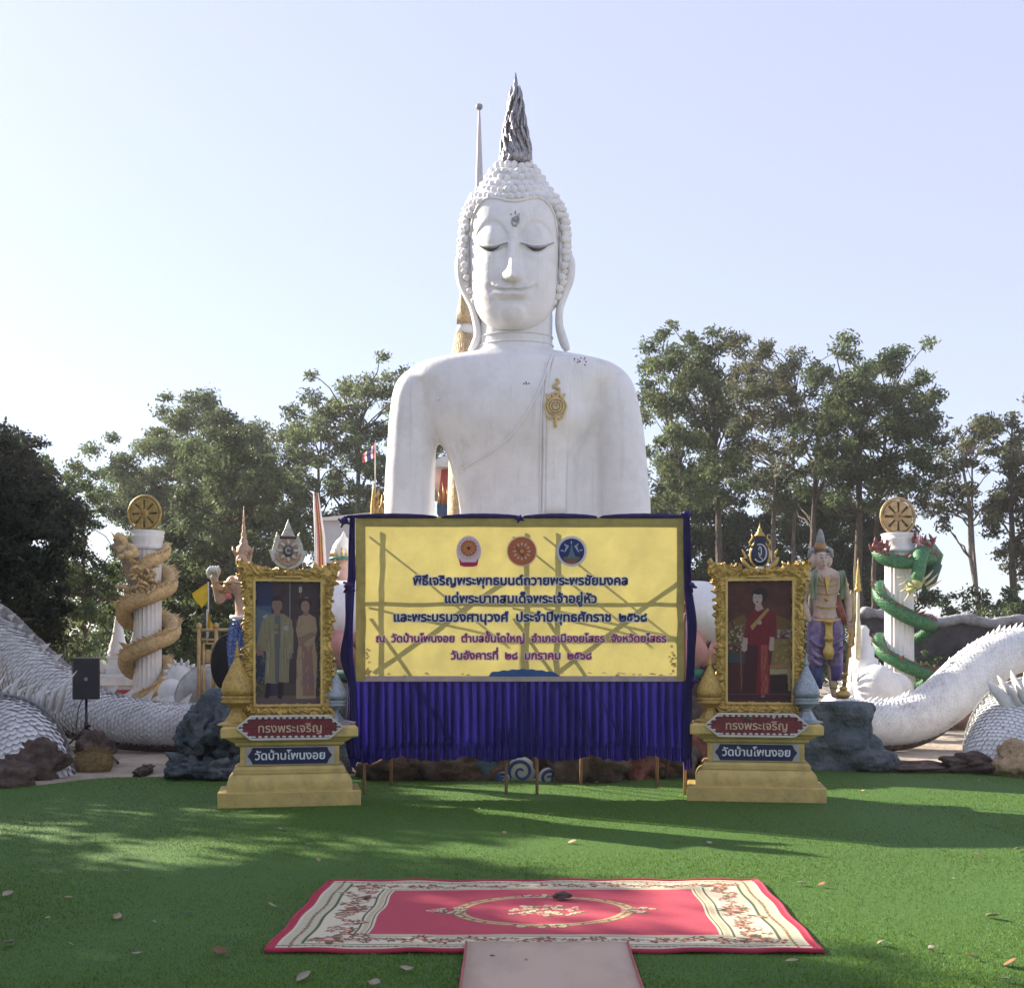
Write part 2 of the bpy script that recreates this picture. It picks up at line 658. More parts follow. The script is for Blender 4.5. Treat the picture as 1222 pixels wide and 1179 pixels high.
def tree(label, Y, outline, stems, kind, seed, step=20, rpx=15, leaf=.10, dens=1.0, depth=2.2, bark=None, gaps=.0, name='tree', fork=.45, zmin=None):
    """outline: crown outline in photo pixels; stems: list of (base px, top px, top py, radius m)"""
    rg = np.random.default_rng(seed)
    bark = bark or BARK
    s = Y / F
    bx = np.mean([q[0] for q in stems])
    root = thing(name, label, 'tree', ((bx - CX) * s, Y, 0), group='trees round the temple grounds')
    xs = [p[0] for p in outline]; ys = [p[1] for p in outline]
    cen, rad = [], []
    x = min(xs)
    while x < max(xs):
        y = min(ys)
        while y < max(ys):
            q = (x + rg.normal() * step * .35, y + rg.normal() * step * .35)
            if inside((q[0] + (4 if q[0] < (min(xs) + max(xs)) / 2 else -4) * -1, q[1] - 1.35 * rpx), outline) and rg.random() > gaps * 1.3:
                for lay in range(2):
                    yy = Y + (rg.random() - .5) * 2 * depth
                    # keep the clump on the same sight line
                    pp = P(q[0] + rg.normal() * step * .3, q[1] + rg.normal() * step * .3, Y)
                    cen.append(np.array([pp.x, yy, pp.z]))
                    rad.append(rpx * s * (.65 + .7 * rg.random()))
            y += step * .88
        x += step * .88
    leaf = leaf * .56
    per = [dens * 112 * (r / .38) ** 2 * (.10 / leaf) ** 1.6 for r in rad]
    stems = [(q[0], q[1], q[2], q[3] * .75) for q in stems]
    # the trunks and limbs
    forks = []
    for (b0, tx, ty, r) in stems:
        a = P(b0, HY, Y); a.z = -.1
        a.y += rg.normal() * .4
        b = P(tx, ty, Y)
        tr = MB()
        pts = limb(tr, a, b, r, r * .35, rg, wig=.012, n=9, k=9, jit=.004)
        forks.append((pts, r))
        link_mesh('trunk', tr.mesh('trunk'), bark, root, smooth=True)
    br = MB()
    order = rg.permutation(len(cen))[:int(len(cen) * fork) + 4]
    twg = MB()
    for i in order:
        c = Vector(cen[i])
        best = None
        for pts, r in forks:
            for j in range(len(pts) // 3, len(pts)):
                q = pts[j]
                if q.z < c.z - .2 or j == len(pts) // 3:
                    dd = (q - c).length + abs((c.z - q.z) * .3)
                    if best is None or dd < best[0]:
                        best = (dd, q, r * (1 - .65 * j / len(pts)))
        limb(br, best[1], c, min(best[2] * .45, .06), .012, rg, wig=.09, n=5, k=6)
    br.build('branches', bark, root, smooth=True)
    V, C = leaf_cloud(rg, cen, rad, per, leaf)
    link_mesh('crown', fast_mesh('crown', V, 4, C), LEAF[kind], root, kind='stuff')
    return root


def bush(label, Y, x0, x1, ytop, ybot, kind, seed, leaf=.07, dens=1.0, name='bush', group='bushes behind the statues', cat='bush', noisy=10):
    rg = np.random.default_rng(seed)
    s = Y / F
    root = thing(name, label, cat, ((x0 + x1) / 2 * s - CX * s, Y, 0), group=group)
    cen, rad = [], []
    step = max((x1 - x0) / 9, 9)
    x = x0
    while x <= x1:
        top = ytop + noisy * rg.random() + (ybot - ytop) * .35 * abs((x - (x0 + x1) / 2) / ((x1 - x0) / 2)) ** 3
        y = top
        while y < ybot:
            pp = P(x + rg.normal() * 3, y + rg.normal() * 3, Y)
            cen.append(np.array([pp.x, Y + rg.normal() * .4, max(pp.z, .1)])); rad.append(step * .75 * s * (.7 + .6 * rg.random()))
            y += step * .8
        x += step * .8
    st = MB()
    for i in range(0, len(cen), 4):
        limb(st, ((x0 + x1) / 2 * s - CX * s + rg.normal() * .15, Y, 0), cen[i], .03, .008, rg, n=4, k=4)
    st.build('stems', BARK, root)
    V, C = leaf_cloud(rg, cen, rad, [dens * 70 * (r / .3) ** 2 * (.08 / leaf) ** 1.5 for r in rad], leaf)
    link_mesh('foliage', fast_mesh('foliage', V, 4, C), LEAF[kind], root, kind='stuff')
    return root


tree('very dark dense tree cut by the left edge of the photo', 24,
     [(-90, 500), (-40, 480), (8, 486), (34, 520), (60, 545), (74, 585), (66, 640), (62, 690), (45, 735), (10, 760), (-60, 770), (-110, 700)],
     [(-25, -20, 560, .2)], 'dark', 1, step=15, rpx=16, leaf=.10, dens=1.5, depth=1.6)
tree('olive tree with feathery top between the dark tree and the golden dragon column', 30,
     [(28, 545), (60, 528), (95, 545), (112, 575), (122, 610), (118, 640), (132, 665), (150, 690), (140, 725), (120, 748), (60, 750), (30, 720), (50, 620)],
     [(70, 78, 600, .16), (105, 98, 640, .10)], 'mid', 2, step=15, rpx=12, leaf=.10, dens=1.25, depth=2, gaps=.06)
tree('tall broad tree rising behind the golden wheel', 42,
     [(180, 478), (215, 457), (255, 462), (300, 480), (322, 500), (325, 560), (300, 600), (230, 650), (185, 650), (150, 615), (122, 575), (112, 535), (120, 512), (150, 505), (178, 520)],
     [(205, 215, 540, .28), (240, 250, 520, .2)], 'mid', 3, step=17, rpx=15, leaf=.13, dens=1.15, depth=3, gaps=.08)
tree('rounded leafy tree in front of the tall one, above the gilded tower frame', 33,
     [(262, 515), (295, 508), (330, 530), (352, 560), (360, 610), (352, 660), (345, 700), (300, 735), (240, 760), (205, 740), (195, 690), (200, 640), (215, 590), (235, 545)],
     [(262, 272, 600, .22), (300, 300, 620, .15)], 'mid', 4, step=16, rpx=15, leaf=.11, dens=1.3, depth=2.4)
tree('airy tree with open top beside the left shoulder of the big statue', 38,
     [(336, 490), (362, 462), (400, 440), (440, 438), (470, 428), (495, 432), (520, 470), (525, 560), (520, 620), (470, 640), (430, 625), (380, 640), (345, 640), (330, 560)],
     [(430, 428, 520, .2), (470, 480, 540, .16), (385, 380, 560, .16)], 'light', 5, step=18, rpx=13, leaf=.12, dens=.95, depth=2.6, gaps=.14, fork=.8)
tree('tall spreading tree directly right of the big statue, with a straight dark trunk', 36,
     [(757, 412), (785, 385), (815, 378), (840, 392), (855, 430), (850, 470), (880, 520), (875, 580), (840, 600), (800, 605), (775, 580), (765, 500), (752, 450)],
     [(858, 852, 545, .24), (820, 812, 560, .14)], 'mid', 6, step=18, rpx=13, leaf=.12, dens=1.05, depth=2.4, gaps=.10, fork=.8)
tree('slim crowned tree above the right portrait frame, pale at its forks', 40,
     [(850, 395), (880, 388), (905, 398), (930, 400), (955, 402), (965, 450), (950, 500), (955, 560), (945, 600), (905, 600), (880, 560), (862, 510), (850, 450)],
     [(938, 926, 560, .2), (946, 950, 470, .13)], 'brown', 7, step=18, rpx=13, leaf=.12, dens=.95, depth=2.4, gaps=.14, fork=.9, bark=BARK2)
tree('big dark tree with layered crown rising behind the green dragon column', 37,
     [(955, 408), (985, 402), (1030, 418), (1060, 412), (1095, 418), (1116, 445), (1112, 480), (1105, 520), (1118, 560), (1085, 590), (1020, 600), (975, 595), (950, 560), (945, 500), (950, 450)],
     [(972, 976, 520, .2), (1030, 1028, 500, .25), (1040, 1062, 480, .14)], 'mid', 8, step=18, rpx=14, leaf=.12, dens=1.1, depth=2.8, gaps=.09, fork=.8)
tree('thin double trunked tree with brownish leaves right of the green dragon column', 33,
     [(1118, 508), (1150, 485), (1175, 492), (1188, 520), (1178, 560), (1190, 600), (1165, 620), (1130, 612), (1090, 610), (1095, 575), (1110, 550)],
     [(1168, 1148, 520, .12), (1176, 1160, 560, .09)], 'brown', 9, step=16, rpx=11, leaf=.11, dens=.95, depth=1.8, gaps=.15, fork=.9, bark=BARK2)
tree('tall tree cut by the right edge of the photo', 35,
     [(1185, 500), (1205, 470), (1240, 470), (1290, 490), (1300, 600), (1270, 680), (1225, 690), (1200, 660), (1195, 600), (1185, 560)],
     [(1202, 1205, 540, .2), (1250, 1245, 540, .2)], 'brown', 10, step=17, rpx=13, leaf=.12, dens=1.0, depth=2.2, gaps=.08, fork=.8)
tree('leafy small tree filling the gap under the crowns behind the right portrait', 44,
     [(766, 560), (820, 560), (880, 585), (910, 640), (890, 700), (860, 745), (780, 745), (770, 680)],
     [(800, 805, 640, .15), (850, 850, 640, .15)], 'bush', 11, step=14, rpx=13, leaf=.13, dens=1.4, depth=2, gaps=.1)
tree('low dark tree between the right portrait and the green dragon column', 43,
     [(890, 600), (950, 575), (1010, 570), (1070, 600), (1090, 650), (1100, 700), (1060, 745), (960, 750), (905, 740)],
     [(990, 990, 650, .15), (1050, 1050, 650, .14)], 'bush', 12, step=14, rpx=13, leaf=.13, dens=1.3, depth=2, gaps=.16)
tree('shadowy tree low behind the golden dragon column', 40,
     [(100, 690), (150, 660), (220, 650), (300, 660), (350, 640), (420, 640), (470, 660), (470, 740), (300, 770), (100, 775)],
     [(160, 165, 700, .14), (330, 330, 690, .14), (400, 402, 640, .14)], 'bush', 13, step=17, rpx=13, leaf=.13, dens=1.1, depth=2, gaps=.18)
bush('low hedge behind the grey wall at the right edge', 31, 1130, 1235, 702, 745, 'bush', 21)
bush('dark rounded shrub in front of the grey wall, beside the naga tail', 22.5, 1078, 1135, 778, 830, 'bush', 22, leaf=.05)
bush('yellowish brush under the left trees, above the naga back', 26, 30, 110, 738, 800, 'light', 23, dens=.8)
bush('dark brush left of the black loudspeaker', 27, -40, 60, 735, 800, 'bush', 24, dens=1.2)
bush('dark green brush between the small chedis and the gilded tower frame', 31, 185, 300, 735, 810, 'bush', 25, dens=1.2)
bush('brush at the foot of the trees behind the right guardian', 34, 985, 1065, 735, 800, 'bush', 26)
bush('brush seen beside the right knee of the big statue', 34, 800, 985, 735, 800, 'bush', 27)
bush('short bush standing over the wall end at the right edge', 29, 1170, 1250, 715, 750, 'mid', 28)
# trees past the left edge of the photo: their shade lies on the lawn and the nagas
for k, (bx, by, hh, rr, lb) in enumerate([
        (-12.5, 12.6, 10.2, 3.0, 'broad shade tree standing past the left edge of the lawn, nearest the temple'),
        (-11.5, 7.0, 9.0, 2.9, 'broad shade tree standing past the left edge of the lawn, halfway along'),
        (-9.5, 3.0, 8.0, 2.8, 'broad shade tree standing past the left edge of the lawn, nearest the viewer'),
        (-12.4, 18.1, 6.9, 2.7, 'low bushy shade tree standing past the left edge of the lawn, among the tall ones'),
        (-13.5, 22.5, 8.0, 2.4, 'shade tree standing past the left edge behind the white naga')]):
    rg = np.random.default_rng(60 + k)
    root = thing('tree', lb, 'tree', (bx, by, 0), group='shade trees left of the lawn')
    tm = MB()
    top = Vector((bx + .3, by, hh - 1.6))
    limb(tm, (bx, by, -.1), top, .24, .1, rg, wig=.03)
    cen = []
    for q in range(85 if k else 100):
        d = rg.normal(size=3); d /= np.linalg.norm(d)
        cen.append(np.array([bx, by, hh * .62]) + d * rg.random() ** .4 * np.array([rr, rr, hh * .38]))
    bmb = MB()
    for q in range(0, len(cen), 3):
        limb(bmb, (bx + .1, by, hh * .45), cen[q], .06, .015, rg, n=5, k=5)
    tm.build('trunk', BARK, root, smooth=True)
    bmb.build('branches', BARK, root)
    V, C = leaf_cloud(rg, cen, [.75] * len(cen), [190] * len(cen), .13)
    link_mesh('crown', fast_mesh('crown', V, 4, C), LEAF['mid'], root, kind='stuff')

# far belt of woods closing the view at the horizon
rg = np.random.default_rng(77)
cen, rad, per = [], [], []
for k in range(620):
    Y = rg.uniform(52, 70)
    x = rg.uniform(-34, 34) * Y / 60
    top = 2.2 + 1.6 * noise.noise(Vector((x * .12, 0, 3))) + .8 * noise.noise(Vector((x * .5, 0, 3)))
    cen.append(np.array([x, Y, rg.uniform(.2, max(top, .8))])); rad.append(rg.uniform(.8, 1.5)); per.append(130)
V, C = leaf_cloud(rg, cen, rad, per, .2)
o = link_mesh('woodland', fast_mesh('woodland', V, 4, C), LEAF['bush'])
tag(o, 'distant green woods along the horizon behind the temple ground', 'woods', kind='stuff')
# ------------------------------------------------------------------ the big white seated statue
SY = 17.5
SS = SY / F              # metres per photo pixel at the statue


def S(px, py, d=0.0):
    """statue space: photo pixel at the statue's plane, d = pixels towards the viewer"""
    return Vector(((px - CX) * SS, SY - d * SS, H + (HY - py) * SS))


statue = thing('buddha_statue', 'colossal white seated Buddha statue with lowered eyes and silver flame finial, behind the yellow banner', 'statue', (S(615, 0).x, SY, 0))

# body: torso, arms, neck and crossed legs in one skin
b = MB()
torso = [(423, 616, 50, 38), (427, 616, 74, 42), (431, 616, 98, 46), (436, 615.5, 118, 52), (444, 615, 127, 56), (456, 614, 127, 60), (470, 613, 112, 66), (490, 611, 106, 70), (510, 611, 98, 70),
         (530, 612, 86, 66), (545, 613, 79, 62), (565, 615, 75, 58), (590, 617, 71, 55), (612, 619, 70, 54), (650, 620, 74, 56), (700, 620, 90, 66)]
b.rings([(S(cx, y), hw * SS, dp * SS) for y, cx, hw, dp in reversed(torso)], n=40, p=2.2)
b.rings([(S(616, y), hw * SS, hw * .92 * SS) for y, hw in [(440, 52), (428, 47), (420, 44.5), (410, 43.5), (395, 43.5), (370, 44)]], n=32)
for pts in ([(516, 460, 0, 27), (500, 470, 0, 30), (494, 500, 2, 29.5), (492, 530, 4, 29.5), (490, 570, 6, 30), (489, 612, 8, 30), (486, 650, 8, 27), (482, 700, 20, 24)],
            [(712, 458, 0, 28), (726, 468, 0, 31), (735, 500, 2, 30.5), (739, 530, 4, 30.5), (743, 570, 6, 30), (745, 612, 8, 31), (748, 650, 8, 27), (750, 700, 20, 24)]):
    q = cr([(x, y, d, r) for x, y, d, r in pts], 6)
    b.tube([S(x, y, d) for x, y, d, r in q], [r * SS for x, y, d, r in q], 20)
    b.ell(S(pts[1][0], pts[1][1] + 1), 31 * SS)
# robe hanging between the flank and the far arm
b.rings([(S(cx, y, d), hw * SS, dp * SS) for y, cx, hw, dp, d in [(760, 705, 40, 26, -6), (660, 702, 34, 24, -6), (612, 700, 30, 22, -6), (570, 700, 24, 20, -4), (530, 704, 16, 18, 0), (490, 712, 12, 20, 6), (470, 715, 8, 16, 6)]], n=24)
# pectoral swell
b.ell(S(572, 498, 16), (44 * SS, 48 * SS, 36 * SS))
b.ell(S(656, 503, 16), (50 * SS, 50 * SS, 40 * SS))
# legs
for sx in (-1, 1):
    b.capsule(S(616 + sx * 60, 742, 40), S(616 + sx * 205, 742, 118), 50 * SS, 42 * SS, 24)
    b.ell(S(616 + sx * 205, 742, 96), (52 * SS, 70 * SS, 42 * SS), 24, 16)
b.ell(S(616, 752, 60), (170 * SS, 100 * SS, 42 * SS), 32, 16)
b.ell(S(616, 700, 40), (80 * SS, 60 * SS, 50 * SS), 32, 16)
body = fuse(b, 2.6 * SS, 22)
link_mesh('body', body, WHITE, statue, smooth=True)
bvh = BVHTree.FromPolygons([v.co.copy() for v in body.vertices], [tuple(p.vertices) for p in body.polygons])


def on_body(px, py, lift=0.01):
    d = (P(px, py, 10) - Vector((0, 0, H))).normalized()
    hit, nrm, _, _ = bvh.ray_cast(Vector((0, 0, H)), d)
    if hit is None:
        return None
    return hit - d * lift


# robe edges: thin raised hems following the chest
def hem(pts, r, name='robe_hem', m=None):
    q = [on_body(x, y, r * .35) for x, y in cr(pts, 10)]
    q = [p for p in q if p]
    MB().tube(q, r, 6).build(name, m or WHITE, statue, smooth=True)


hem([(657, 428), (648, 455), (632, 488), (612, 517), (588, 538), (565, 551), (551, 559)], .022)
hem([(659, 424), (653, 450), (650, 500), (649, 560), (648, 614)], .026)
hem([(652, 432), (647, 470), (645, 520), (644, 612)], .014)
hem([(688, 428), (681, 450), (678, 500), (677, 545)], .02)
# folded sash over the shoulder
sv, sf = [], []
rows = [(424, 660, 684), (432, 659, 685), (446, 655, 683), (462, 653, 681), (480, 652.5, 680), (500, 652, 679), (520, 651.5, 678.5), (545, 651, 678), (575, 650.5, 677), (612, 650, 677)]
for y, a, c in [tuple(q) for q in cr(rows, 3)]:
    row = []
    for k in range(9):
        row.append(on_body(a + (c - a) * k / 8, y, .03))
    if all(row):
        sv += row
nr = len(sv) // 9
sf = [(i * 9 + k, (i + 1) * 9 + k, (i + 1) * 9 + k + 1, i * 9 + k + 1) for i in range(nr - 1) for k in range(8)]
link_mesh('sash', new_mesh('sash', sv, sf), WHITE, statue, smooth=True, solid=.035)
for px, py in ((549, 523), (523, 476)):
    p = on_body(px, py, .0)
    MB().ell(p, .032, 10, 6).build('nipple' if py > 500 else 'chip', WHITE, statue, smooth=True)
# small rust specks on the shoulder
sp = MB()
rg = np.random.default_rng(3)
for k in range(16):
    p = on_body(rg.uniform(684, 703), rg.uniform(426, 436), .004) if k < 12 else on_body(rg.uniform(625, 632), rg.uniform(456, 459), .004)
    if p:
        sp.ell(p, (.012, .006, .012), 6, 4)
sp.build('rust_specks', BARK, statue, kind='stuff')

# golden royal monogram on the sash
em = MB()
def emb(pts, r, close=False):
    q = [on_body(x, y, .05) for x, y in cr(pts, 8)]
    em.tube([p for p in q if p], r, 6)
ex, ey = 663, 485
for rad in (3.2, 6.5, 9.6):
    emb([(ex + rad * math.sin(a), ey - rad * math.cos(a)) for a in np.linspace(.35 * (rad < 8), 2 * PI, 11)], .017)
emb([(664, 452), (667, 456), (662, 459), (661, 462), (667, 464), (667, 468), (660, 470), (663, 474)], .02)
emb([(652, 470), (654, 476), (658, 470), (662, 476), (667, 470), (671, 476), (674, 470)], .018)
emb([(652, 492), (656, 500), (663, 496), (669, 500), (674, 492)], .018)
emb([(663, 496), (663, 504), (663, 510)], .024)
emb([(653, 478), (650, 485), (653, 493)], .016)
emb([(673, 478), (676, 485), (673, 493)], .016)
em.build('gold_emblem', mat('emblem_gold', (.56, .43, .20), .5, .1, var=.2), statue, smooth=True)


# ---- head: a sculpted surface, photo pixels as units
def gs(x, c, s):
    return math.exp(-((x - c) / s) ** 2)


FW = [(196, 12), (205, 26), (215, 36), (225, 44), (237, 50), (250, 52.5), (265, 54), (285, 54.5), (310, 54), (335, 53), (355, 50.5), (370, 46.5), (382, 40.5), (390, 33.5), (396, 24), (400, 13), (402, 3)]
FD = [(196, 12), (205, 26), (215, 34), (225, 42), (237, 50), (250, 54.5), (265, 57), (285, 58), (310, 58), (335, 58), (355, 57), (370, 55.5), (382, 52), (390, 46), (396, 36), (400, 20), (402, 3)]


def sm(y, tab):
    i = [t[0] for t in tab]
    v = [t[1] for t in tab]
    return sum(float(np.interp(y + o, i, v)) for o in (-2.5, 0, 2.5)) / 3


def brow_y(x):
    ax = abs(x)
    # arch rising from the nose root to a peak and falling to the temple
    return float(np.interp(ax, [4, 9, 14, 20, 27, 34, 41, 48], [288, 277, 269, 264.5, 263, 266, 274, 286]))


def eye_y(x):
    ax = abs(x)
    return float(np.interp(ax, [8, 13, 18, 24, 30, 36, 42, 47], [290.5, 292, 294, 295.4, 295.4, 294.4, 292.6, 290.5]))


def face_disp(x, y):
    ax = abs(x)
    d = 0.0
    xs = x + 2.0                                # nose and mouth axis sits slightly left
    # brow edge: surface in front above the brow line, socket below
    by = brow_y(x)
    ey_ = eye_y(x)
    inside_eye = 1 / (1 + math.exp(-(ax - 7) / 1.6)) * (1 / (1 + math.exp((ax - 46) / 2.2)))
    if y > by - 6:
        t = 1 / (1 + math.exp(-(y - by) / 1.7))
        fall = max(0, 1 - max(0, y - by) / 48) ** .8
        d -= 4.2 * t * inside_eye * fall
    # lid bulge between brow and slit
    mid = (by + ey_) / 2 + 3
    hgt = max((ey_ - by) / 2, 2) * .95
    d += 5.6 * inside_eye * gs(ax, 27, 19) * math.exp(-abs((y - mid) / hgt) ** 2.6)
    # lid rim just above the slit and hollow under it
    d += 1.3 * inside_eye * gs(y, ey_ - 1.2, 1.5)
    d -= 2.2 * inside_eye * gs(y, ey_ + 3.0, 2.4) * gs(ax, 28, 16)
    d += 1.6 * inside_eye * gs(y, ey_ + 10, 5) * gs(ax, 28, 16)
    # nose
    t = (y - 276) / (329 - 276)
    if t > -.25:
        tt = min(max(t, 0), 1)
        hgt = 2.5 + 19.0 * tt ** 1.2
        wid = 4.4 + 3.6 * tt ** 1.6
        ridge = math.exp(-abs(xs / wid) ** 2.3)
        end = 1 / (1 + math.exp((y - 334.0) / 1.25))
        start = 1 / (1 + math.exp(-(y - 270) / 5))
        d += hgt * ridge * end * start
        # wings
        d += 6.5 * (gs(xs, 8.5, 4.2) + gs(xs, -8.5, 4.2)) * gs(y, 327.5, 5.5) * end
        d += 2.5 * gs(xs, 0, 6) * gs(y, 328, 6) * end
    # philtrum and muzzle
    d += 3.4 * gs(xs, 0, 24) * gs(y, 350, 18)
    d -= 1.3 * gs(xs, 0, 2.6) * gs(y, 337.5, 4)
    # lips
    m = 346.3 - 3.8 * (abs(xs) / 25) ** 2.2 - 1.0 * math.cos(xs / 4.2) * gs(xs, 0, 9)
    lw = 1 / (1 + math.exp((abs(xs) - 23.5) / 1.8))
    d += 3.7 * lw * math.exp(-((y - (m - 3.4)) / 3.0) ** 2) * (1 - .25 * gs(xs, 0, 3))
    d += 4.0 * lw * math.exp(-((y - (m + 4.6)) / 3.7) ** 2) * math.exp(-(xs / 18) ** 4)
    d -= 2.3 * lw * gs(y, m, 1.2)
    d -= 1.8 * gs(abs(xs), 26.5, 3.2) * gs(y, 343, 5)
    d -= 2.2 * gs(xs, 0, 18) * gs(y, 358.5, 3.2)
    # round chin boss
    rr = math.hypot(xs / 15.5, (y - 375.5) / 14)
    d += 3.4 * (1 / (1 + math.exp((rr - 1) / .10))) + 1.0 * gs(xs, 0, 12) * gs(y, 376, 10)
    # cheeks
    d += 2.2 * gs(ax, 32, 15) * gs(y, 325, 22)
    # fold from nose wings
    d -= .9 * gs(abs(xs) - 15 - (y - 330) * .55, 0, 2.4) * gs(y, 337, 9)
    return d


HCX = 613.5


def FP(px, py, d):
    # the front of the head is seen steeply from below: keep each feature on its sight line
    return P(px, py, SY - d * SS) if d > 0 else S(px, py, d)


HTILT = 0.0


def head_pt(u, y, off=0.0):
    """u: azimuth, 0 towards viewer, positive to the right"""
    W, D = sm(y, FW), sm(y, FD)
    cu, su = math.cos(u), math.sin(u)
    e = 2 / 2.25
    x = W * math.copysign(abs(su) ** e, su)
    d = (D if cu > 0 else 54 * min(1, W / 50)) * math.copysign(abs(cu) ** e, cu)
    if cu > 0 and 225 < y < 402:
        d += face_disp(x, y) * min(1, cu * 2.2)
    return FP(HCX + x + off * su, y, d + off * cu + 2)


NU, NV = 300, 330
vs_, fs_ = [], []
yy_ = np.linspace(198, 401.5, NV)
# finer azimuth in front
us = np.concatenate([np.linspace(-PI, -1.45, 40, endpoint=False), np.linspace(-1.45, 1.45, 220, endpoint=False), np.linspace(1.45, PI, 40, endpoint=False)])
for y in yy_:
    for u in us:
        vs_.append(head_pt(u, y))
NU = len(us)
for i in range(NV - 1):
    for k in range(NU):
        k2 = (k + 1) % NU
        fs_.append((i * NU + k, (i + 1) * NU + k, (i + 1) * NU + k2, i * NU + k2))
fs_.append(tuple(range(NU)))
fs_.append(tuple((NV - 1) * NU + k for k in range(NU - 1, -1, -1)))
head = link_mesh('head', new_mesh('head', vs_, fs_), WHITE, statue, smooth=True)

# dark eye slits and drawn upper lids
for sg in (-1, 1):
    o, i_ = [], []
    n = 22
    for k in range(n + 1):
        ax = 15 + (42 - 15) * k / n if sg < 0 else 12 + (41 - 12) * k / n
        x = sg * ax
        top = eye_y(x) - .3
        t = k / n
        bot = top + 5.0 * math.sin(PI * t) ** .9 + .05
        for y, L in ((top, o), (bot, i_)):
            # find azimuth for this x
            W = sm(y, FW)
            su = math.copysign(min(abs(x) / W, 1) ** (2.25 / 2), x)
            L.append(head_pt(math.asin(su), y, .9))
    v = o + i_
    f = [(k, k + n + 1, k + n + 2, k + 1) for k in range(n)]
    link_mesh('eye_slit', new_mesh('eye_slit', v, f), mat('eye_dark_%d' % (sg + 1), (.05, .045, .045), .35, var=.5, vs=30), statue)
    q = []
    for ax in np.linspace(8, 47, 26):
        x = sg * ax
        y = eye_y(x) - .6
        W = sm(y, FW)
        su = math.copysign(min(abs(x) / W, .999) ** (2.25 / 2), x)
        q.append(head_pt(math.asin(su), y, .6))
    MB().tube(q, [.008 + .010 * math.sin(PI * k / 25) for k in range(26)], 6).build('eyelid_line', GREY_LINE, statue)

# urna ornament on the forehead
um = MB()
def fp(x, y, off=0.0):
    W = sm(y, FW)
    return head_pt(math.asin(math.copysign(min(abs(x) / W, 1) ** (2.25 / 2), x)), y, off)
um.ell(fp(1.5, 262, 1), (.035, .03, .045), 10, 8)
um.build('forehead_jewel', GREY_LINE, statue, smooth=True)
um = MB()
um.tube([fp(1.5 + 4.2 * math.sin(a), 262 - 5.2 * math.cos(a) + (2.5 if abs(a) > 2.7 else 0), .8) for a in np.linspace(.5, 2 * PI - .5, 18)], .014, 6)
um.build('forehead_mark', GREY_LINE, statue, smooth=True)
um = MB()
um.ell(fp(1.5, 254, .6), (.012, .012, .03), 8, 6); um.ell(fp(-3.4, 256, .6), .012, 6, 4); um.ell(fp(6.2, 256, .6), .012, 6, 4)
um.build('forehead_dots', GREY_LINE, statue, kind='stuff')
# raised hairline band
def hl(x):
    ax = abs(x)
    y = float(np.interp(ax, [0, 8, 18, 28, 36, 43, 48, 51, 52.5], [240.5, 239.5, 237, 236, 239, 247, 258, 275, 300]))
    return y
q = []
for x in np.linspace(-51.5, 51.5, 60):
    q.append(fp(x, hl(x), .6))
MB().tube(q, .020, 8).build('hairline_band', WHITE, statue, smooth=True)

# hair cap and curls
HW = [(190, 16), (196, 20), (204, 29), (212, 34), (220, 38), (226, 43), (232, 49), (240, 55), (250, 60), (262, 63.5), (275, 65), (290, 66), (305, 66), (320, 65), (335, 62), (350, 57), (362, 50), (372, 40)]
def hair_pt(u, y, off=0.0):
    W = sm(y, HW)
    cu, su = math.cos(u), math.sin(u)
    D = max(W * .92, sm(y, FD) + 6.5 if y < 262 else 0) if cu > 0 else W * .95
    return FP(HCX + .5 + (W + off) * su, y, (D + off) * cu - 2)
cap = MB()
rows_ = list(np.linspace(192, 372, 44))
# the cap is open at the face: it starts behind a limit azimuth
def ulim(y):
    if y < 237:
        return 0.0
    return float(np.interp(y, [237, 242, 250, 262, 280, 330, 372], [.55, .82, .98, 1.10, 1.17, 1.20, 1.25]))
v, f = [], []
K = 60
for y in rows_:
    u0 = ulim(y)
    for k in range(K + 1):
        u = u0 + (2 * PI - 2 * u0) * k / K
        v.append(hair_pt(u, y, -4.5))
for i in range(len(rows_) - 1):
    for k in range(K):
        f.append((i * (K + 1) + k, (i + 1) * (K + 1) + k, (i + 1) * (K + 1) + k + 1, i * (K + 1) + k + 1))
link_mesh('hair_cap', new_mesh('hair_cap', v, f), WHITE, statue, smooth=True, solid=.05)
cu_ = MB()
rgc = np.random.default_rng(9)
y = 198.0
ri = 0
while y < 366:
    W = sm(y, HW)
    u0 = ulim(y + 1)
    span = 2 * PI - 2 * u0
    cnt = max(6, int(span * W / 8.6))
    for k in range(cnt + 1):
        u = u0 + span * (k + .5 * (ri % 2)) / cnt
        if u > 2 * PI - u0 + .02:
            continue
        p = hair_pt(u + rgc.normal() * .012, y + rgc.normal() * .9, -2.5)
        nrm = Vector((math.sin(u), -math.cos(u), .5 if y < 240 else .05)).normalized()
        rot = nrm.to_track_quat('Z', 'Y').to_matrix()
        # snail curl: low cone of two coils
        r0 = (4.9 + .35 * rgc.normal()) * SS
        prof = [(r0, -.02), (r0 * .98, r0 * .35), (r0 * .72, r0 * .62), (r0 * .66, r0 * .72), (r0 * .4, r0 * 1.0), (r0 * .12, r0 * 1.12)]
        sub = MB().lathe(prof, 9)
        cu_.add([p + rot @ q for q in sub.v], sub.f)
    y += 7.4
    ri += 1
cu_.build('hair_curls', WHITE, statue, smooth=True, kind='stuff')

